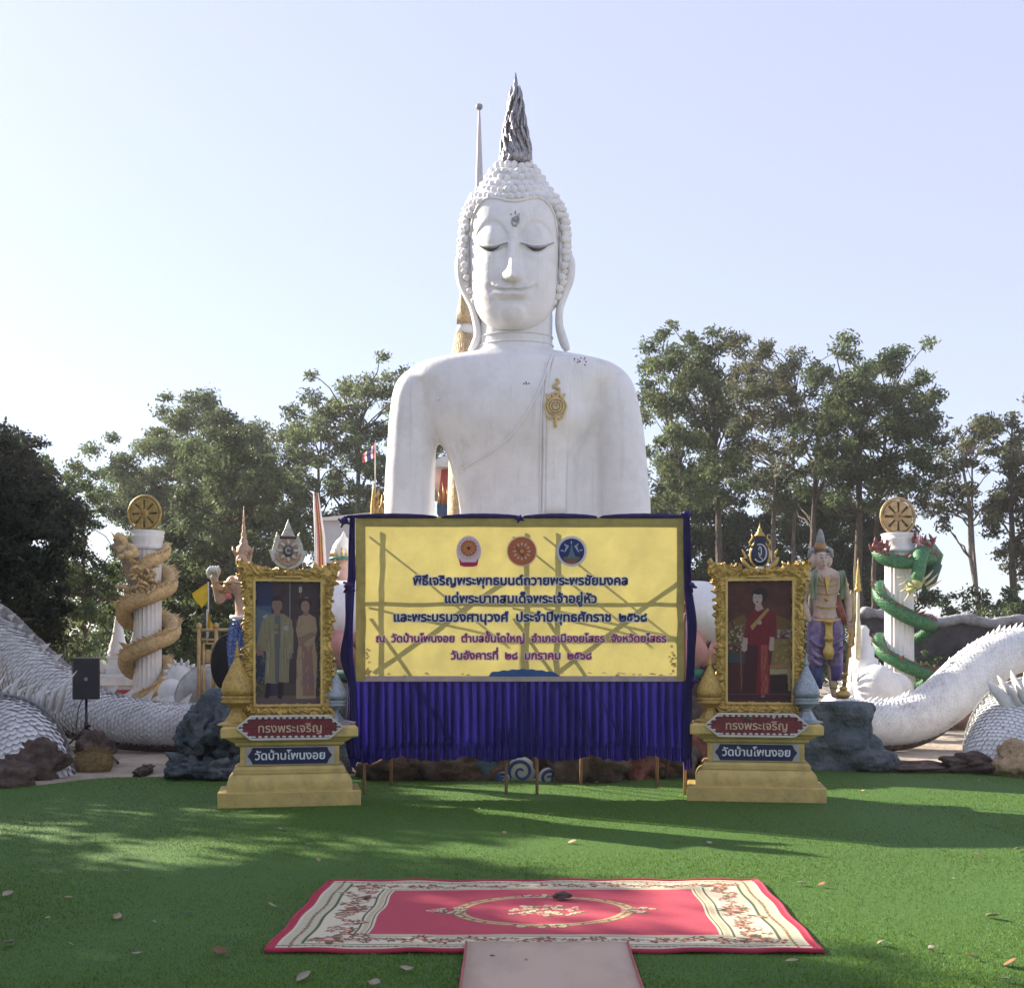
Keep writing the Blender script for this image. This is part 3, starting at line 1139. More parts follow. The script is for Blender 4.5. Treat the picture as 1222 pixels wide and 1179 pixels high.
# ears with long lobes
for sg, pts in ((-1, [(557, 300, 6), (550, 312, 4), (551, 335, 2), (557, 352, 2), (564, 368, 4), (569, 388, 6), (571, 402, 6), (567, 413, 4), (561, 421, 2)]),
                (1, [(671, 300, 6), (679, 312, 4), (679, 332, 2), (673, 352, 2), (668, 370, 4), (667, 388, 6), (670, 402, 6), (674, 413, 4), (677, 419, 2)])):
    rad = [4, 6.5, 6.5, 5.2, 4.6, 4.8, 5.4, 5.2, 3.4]
    q = cr([(p[0], p[1], p[2], r) for p, r in zip(pts, rad)], 6)
    MB().tube([S(x, y, d) for x, y, d, r in q], [r * SS for x, y, d, r in q], 12, flat=1.9, up=(1, 0, 0)).build('ear', WHITE, statue, smooth=True)

# neck folds
for y, hw in ((404, 43.6), (414, 44.2)):
    MB().tube([S(616 + hw * math.sin(u), y + 3 * math.cos(u), hw * .93 * math.cos(u)) for u in np.linspace(-1.7, 1.7, 40)], .011, 6).build('neck_fold', WHITE, statue, smooth=True)

# silver flame finial: core and overlapping flame tongues
fn = MB()
fn.lathe([(17 * SS, S(0, 200).z), (20 * SS, S(0, 192).z), (17 * SS, S(0, 178).z), (12.5 * SS, S(0, 158).z), (8.5 * SS, S(0, 135).z), (5 * SS, S(0, 115).z), (3 * SS, S(0, 102).z), (.4 * SS, S(0, 87).z)], 20, (S(615.5, 0).x, SY, 0))
fin = fn.build('finial', SILVER, statue, smooth=True)
fl = MB()
rg = np.random.default_rng(8)
for lay, (y0, rr, ln, cnt) in enumerate([(200, 18, 28, 11), (190, 17.5, 34, 11), (176, 14.5, 36, 10), (160, 11, 34, 9), (142, 8, 30, 8), (124, 5, 22, 6)]):
    for k in range(cnt):
        a = 2 * PI * (k + .5 * (lay % 2)) / cnt + rg.normal() * .06
        pts = []
        for t in np.linspace(0, 1, 7):
            rad = rr * (1 - .28 * t) + 2.4 * math.sin(t * PI) + (1.2 if t > .85 else 0)
            aa = a + .18 * math.sin(t * 5 + lay)
            pts.append(S(615.5 + rad * math.sin(aa), y0 - ln * t, rad * math.cos(aa)))
        fl.tube(pts, [2.6 * SS, 3.4 * SS, 3.4 * SS, 3.0 * SS, 2.3 * SS, 1.5 * SS, .3 * SS], 6, flat=.6)
fl.build('flame_tongues', SILVER, statue, smooth=True, kind='stuff')
MB().ell(S(616, 163, 15), (2.6 * SS, 2 * SS, 3.6 * SS), 10, 8).build('finial_jewel', mat('dark_red_glass', (.12, .02, .02), .2), statue, smooth=True)

# ------------------------------------------------------------------ lotus throne under the statue
thr = thing('lotus_throne', 'pink lotus petal throne with green rim under the big white statue', 'pedestal', (S(616, 0).x, 16.9, 0))
cxm, cym = S(616, 0).x, 16.9
PX = 16.9 / F
m0 = MB().lathe([(3.0, .1), (3.0, 1.08), (2.95, 1.30), (2.75, 1.5), (2.6, 1.55)], 64, (cxm, cym, 0), sy=.72)
m0.build('core', mat('throne_mauve', (.30, .20, .18), .7, var=.25, dirt=(.3, .27, .25)), thr, smooth=False)
MB().lathe([(3.05, 1.13), (3.2, 1.16), (3.22, 1.26), (3.05, 1.29)], 64, (cxm, cym, 0), sy=.72).build('rim', TEAL, thr, smooth=True)


def petal_mesh(wd, ht, out):
    v, f = [], []
    nu, nv = 8, 8
    for j in range(nv + 1):
        t = j / nv
        hw = wd * (math.sin(PI * (.22 + .78 * t)) ** .7 if t < 1 else 0)
        for i in range(nu + 1):
            s_ = -1 + 2 * i / nu
            v.append((hw * s_, -out * math.sin(t * PI * .75) * (1 - .35 * s_ * s_) - .05 * (1 - s_ * s_), ht * t))
    for j in range(nv):
        for i in range(nu):
            f.append((j * (nu + 1) + i, j * (nu + 1) + i + 1, (j + 1) * (nu + 1) + i + 1, (j + 1) * (nu + 1) + i))
    return new_mesh('petal', v, f)


pm = petal_mesh(.36, .50, .20)
pm.materials.append(PINK)
pm.polygons.foreach_set('use_smooth', [True] * len(pm.polygons))
for row, (z, rr, off) in enumerate(((1.24, 3.0, 0), (1.34, 2.85, .5))):
    for k in range(30):
        a = 2 * PI * (k + off) / 30
        o = bpy.data.objects.new('petal', pm)
        COL.objects.link(o)
        o.parent = thr
        px_, py_ = rr * math.sin(a), -rr * .72 * math.cos(a)
        o.location = (px_, py_, z)
        o.rotation_euler = (0, 0, math.atan2(px_, -py_ * 1.6))
        if k == 0:
            pass

# rockery on which the throne stands
k = 0
for (px_, py_, Yc, sx, sz, m, lb) in [
        (400, 880, 15.2, .55, .75, GREY_ROCK, 'grey rock with pale streaks between the left shrine and the blue curtain'),
        (405, 838, 15.9, .6, .5, GREY_ROCK, 'pale edged grey rock stacked under the lotus throne left of the curtain'),
        (838, 845, 15.6, .55, .62, BROWN_ROCK, 'smooth purplish brown rock beside the right golden cone, under the throne'),
        (845, 895, 14.9, .5, .42, RED_ROCK, 'dark red rock low between the curtain and the right shrine')]:
    rock_thing(lb, (P(px_, py_, Yc).x, Yc, P(px_, py_, Yc).z - .1), (sx, .6, sz), 30 + k, m, sub=4)
    k += 1
lo = MB()
rg = np.random.default_rng(12)
for k in range(26):
    a = 2 * PI * k / 26
    rock(lo, (cxm + 2.9 * math.sin(a), cym - 2.0 * math.cos(a), .5), (.55, .5, .75), 50 + k, sub=3)
lo.build('rockery', BROWN_ROCK, thr, smooth=True, kind='stuff')
for k, (px_, sx, sz, m, lb, Yc) in enumerate([
        (470, .42, .28, BROWN_ROCK, 'brown rock seen under the curtain, nearest the left stake', 13.9),
        (505, .45, .42, RED_ROCK, 'tall reddish brown rock in the dark under the curtain', 14.4),
        (545, .6, .25, BROWN_ROCK, 'long low rock lit at its edge under the curtain, left of the swirl ornament', 13.9),
        (585, .3, .3, mat('bluish_rock', (.06, .11, .16), .7, var=.3, bump=.5, bs=14), 'dark bluish rock touching the swirl ornament from the left', 14.0),
        (690, .35, .34, BROWN_ROCK, 'rough dark rock right of the swirl ornaments under the curtain', 13.8),
        (715, .32, .25, BROWN_ROCK, 'pale topped rock in the middle right under the curtain', 13.7),
        (760, .42, .34, RED_ROCK, 'brick red rock with light upper edge under the curtain', 14.1),
        (795, .35, .3, BROWN_ROCK, 'brown rock under the right end of the curtain', 14.2)]):
    rock_thing(lb, ((px_ - CX) * Yc / F, Yc, sz * .55), (sx, .35, sz), 80 + k, m, sub=4, rough=.4)


def swirl(label, px_, py_, Yc, r, seed, flip=1):
    c = P(px_, py_, Yc)
    root = thing('swirl_ornament', label, 'ornament', (c.x, Yc, 0), group='painted cloud swirls under the curtain')
    MB().ell((c.x, Yc + .1, c.z), (r, r * .55, r), 20, 14).ell((c.x, Yc + .12, c.z - r * .9), (r * 1.25, r * .6, r * .6), 20, 10).build('cloud', mat('cloud_paint_%d' % seed, (.42, .47, .46), .5, var=.15, dirt=(.2, .28, .3), dscale=6), root, smooth=True)
    q = []
    for t in np.linspace(0, 1, 40):
        a = t * 4 * PI * .75 + .5
        rr = r * (.12 + .75 * t)
        x, z = flip * rr * math.cos(a), rr * math.sin(a)
        yy = -.55 * r * math.sqrt(max(0, 1 - (x * x + z * z) / (r * r)))
        q.append((c.x + x, Yc + .1 + yy - .005, c.z + z))
    MB().tube(q, [.012 + .012 * t for t in np.linspace(0, 1, 40)], 6).build('spiral_line', BLUE, root, smooth=True)
    return root


swirl('large round cream and blue cloud swirl under the middle of the curtain', 622, 921, 13.6, .17, 1)
swirl('smaller cream cloud swirl right of the centre stake under the curtain', 655, 929, 13.5, .12, 2, -1)
swirl('small broken swirl left of the large one, half hidden by a stake', 600, 930, 13.5, .08, 3)
# ------------------------------------------------------------------ text and flat print helpers
def text_mesh(body, off=0.0, extr=0.0):
    c = bpy.data.curves.new('t', 'FONT')
    c.body = body
    c.size = 1
    c.offset = off
    c.extrude = extr
    c.resolution_u = 4
    o = bpy.data.objects.new('t', c)
    COL.objects.link(o)
    dg = bpy.context.evaluated_depsgraph_get()
    dg.update()
    me = bpy.data.meshes.new_from_object(o.evaluated_get(dg))
    bpy.data.objects.remove(o)
    bpy.data.curves.remove(c)
    return me


def mesh_xy(me):  # vertex array
    co = np.empty(len(me.vertices) * 3, np.float32)
    me.vertices.foreach_get('co', co)
    return co.reshape(-1, 3)


def thai_mesh(body, off=0.0, extr=0.0):
    """text with a tone mark that follows an upper vowel lifted clear of it"""
    ups, tones = '\u0e31\u0e34\u0e35\u0e36\u0e37', '\u0e48\u0e49'
    plain, extra = '', []
    for ch in body:
        if ch in tones and plain and plain[-1] in ups:
            extra.append((plain, ch))
        else:
            plain += ch
    me = text_mesh(plain, off, extr)
    if not extra:
        return me
    bm = bmesh.new()
    bm.from_mesh(me)
    dot = mesh_xy(text_mesh('.'))[:, 0].max()
    for pre, ch in extra:
        pen = mesh_xy(text_mesh(pre + '.'))[:, 0].max() - dot
        t_ = text_mesh(ch, off * .8, extr)
        for vx in t_.vertices:
            vx.co.x += pen
            vx.co.y += .20
        bm.from_mesh(t_)
    bm.to_mesh(me)
    bm.free()
    return me


def lettering(name, body, x0, x1, z, y, m, parent, off=.012, extr=0.0, local=False, zs=1.0, bold=.0):
    """letters in the x,z plane from x0 to x1, base line z, facing -y"""
    me = thai_mesh(body, off, extr)
    bold = bold or off * .8
    if bold:
        bm = bmesh.new()
        bm.from_mesh(me)
        for dx, dy, dz in ((bold, bold * .5, .003), (-bold, -bold * .5, .006), (0, bold, .009), (0, -bold, .012), (bold * .8, -bold * .5, .015), (-bold * .8, bold * .5, .018)):
            m2 = me.copy()
            for vx in m2.vertices:
                vx.co.x += dx
                vx.co.y += dy
                vx.co.z += dz
            bm.from_mesh(m2)
            bpy.data.meshes.remove(m2)
        bm.to_mesh(me)
        bm.free()
    co = mesh_xy(me)
    a, b_ = co[:, 0].min(), co[:, 0].max()
    s = (x1 - x0) / (b_ - a)
    out = np.stack([x0 + (co[:, 0] - a) * s, y - co[:, 2] * s, z + co[:, 1] * s * zs], 1)
    me.vertices.foreach_set('co', out.astype(np.float32).ravel())
    me.update()
    me.materials.clear()
    me.name = name
    return link_mesh(name, me, m, parent, local=local, kind='stuff')


def disc_pts(cx, cz, r, n=32, rz=None):
    return [(cx + r * math.cos(2 * PI * k / n), cz + (rz or r) * math.sin(2 * PI * k / n)) for k in range(n)]


def flat(mb, outline, y, mi=0):
    n = len(outline)
    return mb.add([(x, y, z) for x, z in outline], [tuple(range(n))], mi)


# ------------------------------------------------------------------ the yellow banner on its stake frame
BY = 12.2
q = BY / F
def B(px, py, dy=0.0):
    return Vector(((px - CX) * q, BY + dy, H + (HY - py) * q))

YEL = mat('banner_yellow', (.54, .47, .16), .55, var=.10, vs=3, transl=.36, bump=.06, bs=6)
FOLD = mat('banner_hem', (.42, .36, .12), .6, var=.15, vs=8, transl=.26)
NAVYINK = mat('navy_ink', (.012, .018, .10), .6, var=.05)
MAGINK = mat('magenta_ink', (.32, .02, .13), .6, var=.05)
HALO = mat('white_ink', (.85, .87, .92), .6, var=.03, transl=.55)
INKS = {}
def ink(n, c, tr=.3):
    if n not in INKS:
        INKS[n] = mat('ink_' + n, c, .6, var=.05, transl=tr)
    return INKS[n]

bn = thing('banner', 'yellow printed banner with blue and magenta Thai writing and three round seals', 'banner', B(620, 950) * 1, 0)
bn.location = (B(620, 950).x, BY, 0)
# fabric with slight slack
v, f = [], []
NX, NZ = 80, 40
for j in range(NZ + 1):
    for i in range(NX + 1):
        x, z = 427 + (813.5 - 427) * i / NX, 622 + (812 - 622) * j / NZ
        edge = min(1, min(i, NX - i) / 6, min(j, NZ - j) / 6)
        dy = .012 * edge * noise.noise(Vector((i * .10, j * .16, 5))) + .006 * edge * noise.noise(Vector((i * .5 + j * .3, j * .1, 9)))
        v.append(B(x, z, dy))
for j in range(NZ):
    for i in range(NX):
        f.append((j * (NX + 1) + i, (j + 1) * (NX + 1) + i, (j + 1) * (NX + 1) + i + 1, j * (NX + 1) + i + 1))
link_mesh('fabric', new_mesh('fabric', v, f), YEL, bn, smooth=True)
# doubled edge strips
for nm, (a, b_, c, d) in {'top_hem': (427, 617.5, 815.5, 627.5), 'left_hem': (425, 619, 436.5, 812), 'right_hem': (807.5, 619, 815.5, 812), 'bottom_hem': (425, 806.5, 815.5, 813)}.items():
    v = []
    n = 24
    for k in range(n + 1):
        t = k / n
        if nm in ('top_hem', 'bottom_hem'):
            w1 = noise.noise(Vector((t * 9, 1, 2))) * 1.0
            v += [B(a + (c - a) * t, b_, -.022), B(a + (c - a) * t, d + w1 * (nm == 'top_hem'), -.018)]
        else:
            w1 = noise.noise(Vector((t * 7, 4, 2))) * 1.6
            v += [B(a + (w1 if nm == 'right_hem' else 0), b_ + (d - b_) * t, -.02), B(c + (w1 if nm == 'left_hem' else 0), b_ + (d - b_) * t, -.02)]
    f = [(2 * k, 2 * k + 1, 2 * k + 3, 2 * k + 2) for k in range(n)]
    link_mesh('hem', new_mesh('hem', v, f), FOLD if nm != 'bottom_hem' else mat('banner_bottom_strip', (.45, .36, .33), .6, transl=.1), bn, solid=.004)

lines = [('พิธีเจริญพระพุทธมนต์ถวายพระพรชัยมงคล', 493, 749, 698, NAVYINK),
         ('แด่พระบาทสมเด็จพระเจ้าอยู่หัว', 531, 712, 719.5, NAVYINK),
         ('และพระบรมวงศานุวงศ์  ประจำปีพุทธศักราช  ๒๕๖๘', 470, 772, 741.5, NAVYINK),
         ('ณ  วัดบ้านโพนงอย  ตำบลขั้นไดใหญ่  อำเภอเมืองยโสธร  จังหวัดยโสธร', 449, 795, 766, MAGINK),
         ('วันอังคารที่  ๒๘  มกราคม  ๒๕๖๘', 538, 706, 786.5, MAGINK)]
for body_, x0, x1, yb, m in lines:
    lettering('lettering_outline', body_, B(x0, 0).x - .008, B(x1, 0).x + .008, B(0, yb).z, BY - .024, HALO, bn, off=.02, bold=.095)
    lettering('lettering', body_, B(x0, 0).x, B(x1, 0).x, B(0, yb).z, BY - .028, m, bn, off=.015, bold=.022)


def seal(name, cx, cy, layers):
    """layers: list of (outline [(px,py)], ink, lift)"""
    first = None
    for k, (nm, ol, m, lift) in enumerate(layers):
        pts = [(B(x, 0).x, B(0, y).z) for x, y in ol]
        mb = MB()
        flat(mb, pts, BY - .024 - lift)
        o = mb.build(nm, m, first or bn)
        if first is None:
            first = o
            o['label'] = name


def circ(cx, cy, r, n=32, ry=None, a0=0, a1=2 * PI):
    return [(cx + r * math.cos(a0 + (a1 - a0) * k / n), cy + (ry or r) * math.sin(a0 + (a1 - a0) * k / n)) for k in range(n)]


def blades(cx, cy, r0, r1, n, wd, a0=0, squash=1):
    out = []
    for k in range(n):
        a = a0 + 2 * PI * k / n
        c, s = math.cos(a), math.sin(a)
        rm = (r0 + r1) / 2
        out.append([(cx + r0 * c, cy + r0 * s), (cx + rm * c - wd * s, cy + rm * s + wd * c), (cx + r1 * c, cy + r1 * s), (cx + rm * c + wd * s, cy + rm * s - wd * c)])
    return out


L = [('seal_disc', circ(559.5, 658, 14.8, ry=18.5), ink('lilac', (.62, .52, .66)), 0),
     ('seal_ring', circ(559.5, 655, 12.8), ink('pale', (.66, .56, .62)), .002),
     ('seal_wheel', circ(559.5, 654.5, 9.6), ink('orange_red', (.52, .14, .08)), .004)]
for bl in blades(559.5, 654.5, 2, 9, 12, .8):
    L.append(('seal_spoke', bl, ink('gold', (.62, .40, .12)), .006))
for bl in blades(559.5, 654.5, 10.6, 12.6, 16, .7, .2):
    L.append(('seal_mark', bl, ink('lilac_dark', (.34, .28, .52)), .006))
L += [('seal_hub', circ(559.5, 654.5, 1.6, 12), ink('dark', (.10, .01, .02)), .009),
      ('seal_ribbon', [(548, 666), (551, 671), (568, 671), (571, 666), (570, 675), (565, 676.5), (554, 676.5), (549, 675)], ink('crimson', (.42, .03, .12)), .004)]
seal('white and pink seal with a wheel over a crimson ribbon', 559, 658, L)
L = [('seal_disc', circ(622.8, 658, 18.2), ink('cream', (.66, .55, .50)), 0),
     ('seal_field', circ(622.8, 658, 16.8), ink('orange', (.48, .15, .055)), .002)]
for bl in blades(622.8, 658, 6, 11.5, 12, 1.5):
    L.append(('seal_petal', bl, ink('peach', (.66, .50, .38)), .004))
for bl in blades(622.8, 658, 1, 5, 8, .7, .3):
    L.append(('seal_ray', bl, ink('dark_red', (.30, .07, .03)), .004))
L += [('seal_arrow', [(614, 653), (616, 652), (626, 664), (624, 666)], ink('dark_red', (.30, .07, .03)), .006), ('seal_hub', circ(622.8, 658, 2.4, 12), ink('gold', (.62, .40, .12)), .008)]
seal('orange seal with a ring of pale petals', 623, 658, L)
L = [('seal_disc', circ(682, 658, 18.2), ink('pale_blue', (.55, .58, .72)), 0),
     ('seal_field', circ(682, 658, 15.2), ink('royal_blue', (.018, .03, .17)), .002)]
for bl in blades(682, 659, 8.5, 14, 9, 1.0, -PI * 1.0 + .15):
    if bl[2][1] < 659:
        L.append(('seal_ray', bl, ink('silver', (.42, .50, .66)), .004))
for s_ in (-1, 1):
    L.append(('seal_frond', [(682 + s_ * 3, 652), (682 + s_ * 6, 650), (682 + s_ * 9, 660), (682 + s_ * 7, 658)], ink('silver', (.42, .50, .66)), .004))
L += [('seal_spire', [(682, 648), (684, 658), (687, 666), (677, 666), (680, 658)], ink('teal', (.12, .22, .26)), .006),
      ('seal_ground', [(671, 666), (676, 664), (688, 664), (693, 666), (688, 671), (676, 671)], ink('olive', (.16, .15, .08)), .005),
      ('seal_base', [(675, 669.5), (689, 669.5), (686, 672.5), (678, 672.5)], ink('crimson2', (.40, .10, .08)), .007)]
seal('dark blue seal with a white spire between fronds', 682, 658, L)
# printed clouds and flowers along the lower edge
mb = MB()
ol = [(583, 807)] + [(583 + 3.3 * k, 803.5 - 4.2 * math.sin(PI * k / 25) - 1.4 * abs(math.sin(k * .9))) for k in range(1, 25)] + [(668, 807)]
flat(mb, [(B(x, 0).x, B(0, y).z) for x, y in ol], BY - .025)
mb.build('printed_cloud', ink('cloud_blue', (.03, .10, .32)), bn)
pf = MB()
rg = np.random.default_rng(4)
for k in range(20):
    x = rg.choice([rg.uniform(438, 583), rg.uniform(668, 806)])
    y = rg.uniform(802.5, 806)
    flat(pf, [(B(x + a * rg.uniform(.6, 1.2), 0).x, B(0, y + b_ * rg.uniform(.6, 1.1)).z) for a, b_ in ((-3, .6), (-1, -1.2), (2, -.6), (3, .8))], BY - .0235 - k * .00001, mi=int(rg.integers(0, 3)))
pf.build('printed_flowers', [ink('flower_tan', (.50, .33, .16)), ink('flower_brown', (.42, .26, .12)), ink('flower_pale', (.64, .50, .36))], bn, kind='stuff')
for sx in (437, 806):
    pf = MB()
    for k in range(22):
        y = 770 + 36 * rg.random() ** .6
        x = sx + rg.normal() * 2 + (2 if sx < 500 else -3)
        flat(pf, [(B(x + a, 0).x, B(0, y + b_).z) for a, b_ in ((-1.6, .8), (-.4, -1.4), (1.5, -.8), (1.6, 1.0))], BY - .0236 - k * .00001, mi=int(rg.integers(0, 2)))
    pf.build('printed_sprig', [ink('flower_tan', (.50, .33, .16)), ink('sprig_olive', (.44, .38, .15))], bn, kind='stuff')

# stake frame: posts in front and a second row behind, joined by rails and braces
def stick(a, b_, r=.02, nm='stake', m=None):
    mb = MB()
    a, b_ = Vector(a), Vector(b_)
    n = 6
    pts = [a.lerp(b_, k / n) + (Vector((noise.noise(a * 3 + Vector((k, 0, 0))), noise.noise(a * 3 + Vector((0, k, 0))), 0)) * .008 if 0 < k < n else Vector((0, 0, 0))) for k in range(n + 1)]
    mb.tube(pts, r, 7)
    return mb.build(nm, m or WOOD, bn, smooth=True)

def G(px, y, z):
    return Vector(((px - CX) * BY / F, y, z))

for px, y in ((433, BY + .12), (604, BY + .13), (641, BY + .13), (819, BY + .12)):
    stick(G(px, y, -.1), G(px, y + .02, 2.86 if px not in (819,) else 2.88), .017)
stick(G(797, BY + .9, -.1), G(797, BY + .9, 2.2), .02)
stick(G(455, BY + 1.0, -.1), G(455, BY + 1.0, 2.55), .02)
stick(G(700, BY + 1.0, -.1), G(705, BY + 1.0, 2.0), .018)
for z, y in ((2.86, BY + .04), (2.05, BY + .06), (1.28, BY + .09), (.62, BY + .16)):
    stick((-1.62, y, z), (1.80, y, z - .01), .017, 'rail')
stick((-1.62, BY + 1.0, 2.52), (1.7, BY + .95, 2.5), .018, 'rail')
for px in (433, 604, 641, 819):
    stick(G(px, BY + .05, 2.74), G(px - 4, BY + 1.05, 2.5), .011, 'brace')
    stick(G(px, BY + .05, 2.0), G(px, BY + 1.0, 2.55), .011, 'brace')
    stick(G(px, BY + 1.6, .0), G(px, BY + .06, 1.9), .016, 'brace')
stick((-1.55, BY + .08, 1.35), (-.2, BY + .08, 2.3), .014, 'brace')
stick((.35, BY + .08, 1.35), (1.7, BY + .08, 2.35), .014, 'brace')
stick((-1.5, BY + .10, .30), (-1.2, BY + .10, .45), .012, 'brace')

# ------------------------------------------------------------------ blue cloth: pleated skirt, side drapes, top swag
CUR = mat('royal_blue_cloth', (.021, .014, .15), .6, var=.45, vs=4, transl=.26, bump=.25, bs=60, stretch=(1, 1, .2))
cu = thing('blue_curtain', 'royal blue pleated cloth hung under and round the yellow banner', 'curtain', (B(620, 0).x, BY, 0))
NXc, NZc = 620, 26
v, f = [], []
x0c, x1c = 417, 826
rg = np.random.default_rng(21)
ph = np.cumsum(.42 + .16 * np.array([noise.noise(Vector((i * .09, 8, 1))) for i in range(NXc + 1)]) + rg.normal(size=NXc + 1) * .05)
amp = .5 + .9 * np.array([noise.noise(Vector((i * .021, 3, 1))) for i in range(NXc + 1)])
for j in range(NZc + 1):
    t = j / NZc
    for i in range(NXc + 1):
        u = i / NXc
        px = x0c + (x1c - x0c) * u
        bottom = 902 + 9 * abs(math.sin(u * 17.0 + .6)) * (.6 + .8 * abs(noise.noise(Vector((u * 11, 0, 0))))) + 3 * noise.noise(Vector((u * 60, 1, 1)))
        if u < .02 or u > .975:
            bottom += 10
        py = 812 + (bottom - 812) * t
        a = (.016 + .030 * t) * (.5 + amp[i])
        gather = 1 - .55 * math.exp(-((py - 891) / 2.5) ** 2)
        frill = .02 * math.sin(i * 1.1 + 3 * noise.noise(Vector((i * .05, 0, 7)))) * (1 if py > 892 else 0)
        y = .02 + a * math.sin(ph[i] + .6 * t * noise.noise(Vector((i * .02, 0, 0)))) * gather + .05 * t * noise.noise(Vector((u * 6, t, 2))) + frill
        v.append(B(px + 1.2 * t * noise.noise(Vector((u * 30, t * 2, 4))), py, y))
for j in range(NZc):
    for i in range(NXc):
        f.append((j * (NXc + 1) + i, (j + 1) * (NXc + 1) + i, (j + 1) * (NXc + 1) + i + 1, j * (NXc + 1) + i + 1))
link_mesh('pleated_skirt', new_mesh('pleated_skirt', v, f), CUR, cu, smooth=True)


def drape(nm, path, wd, depth=.04, n=14):
    """path: (px, py), half widths px; a bunched hanging strip"""
    v = []
    q_ = cr([(a, b_, c) for (a, b_), c in zip(path, wd)], 8)
    for k, (x, y, h_) in enumerate(q_):
        for i in range(n + 1):
            s_ = -1 + 2 * i / n
            v.append(B(x + h_ * s_, y, -.035 + .018 * math.sin(i * 2.1 + k * .06) - depth * (1 - s_ * s_)))
    m_ = len(q_)
    f = [(k * (n + 1) + i, (k + 1) * (n + 1) + i, (k + 1) * (n + 1) + i + 1, k * (n + 1) + i + 1) for k in range(m_ - 1) for i in range(n)]
    link_mesh(nm, new_mesh(nm, v, f), CUR, cu, smooth=True, solid=.004)


drape('side_drape', [(421, 617), (420, 650), (420, 688), (418, 705), (417, 745), (414, 780), (417, 800), (421, 822), (421, 880), (424, 905)], [3, 4, 5, 6, 5, 8, 7, 5, 8, 7])
drape('side_drape', [(818, 612), (819, 650), (820, 698), (822, 715), (825, 745), (824, 780), (823, 806), (820, 830), (820, 880), (820, 905)], [3, 4, 4, 5, 6, 5, 5, 4, 6, 5])
for (x, y, r) in ((411, 622, 5.5), (417, 699, 6.5), (620, 619, 4), (823, 699, 5.5), (826, 812, 5), (818, 614, 5)):
    mb = MB()
    c = B(x, y, -.05)
    rr = r * q
    mb.ell(c, (rr, rr * .9, rr * .8), 12, 8)
    for k in range(4):
        a = k * 1.7 + x
        mb.capsule(c, c + Vector((math.cos(a) * rr * 1.2, -.01, math.sin(a) * rr * 1.1 - .3 * rr)), rr * .5, rr * .25, 8)
    mb.build('knot', CUR, cu, smooth=True)
# swag along the top edge
for (a, b_) in ((412, 521), (527, 622), (624, 712), (716, 818)):
    v = []
    n = 30
    for k in range(n + 1):
        t = k / n
        x = a + (b_ - a) * t
        hgt = 1.0 + 3.4 * math.sin(PI * t) ** .6
        yt = 617.5 - hgt
        for i, dy in enumerate((-.03, -.05, -.05, -.01, .05)):
            v.append(B(x, [618.5, 617.5, yt + .6, yt, yt + .5][i], dy + .006 * math.sin(k * 1.3 + i)))
    f = [(k * 5 + i, k * 5 + i + 1, (k + 1) * 5 + i + 1, (k + 1) * 5 + i) for k in range(n) for i in range(4)]
    link_mesh('top_swag', new_mesh('top_swag', v, f), CUR, cu, smooth=True, solid=.003)


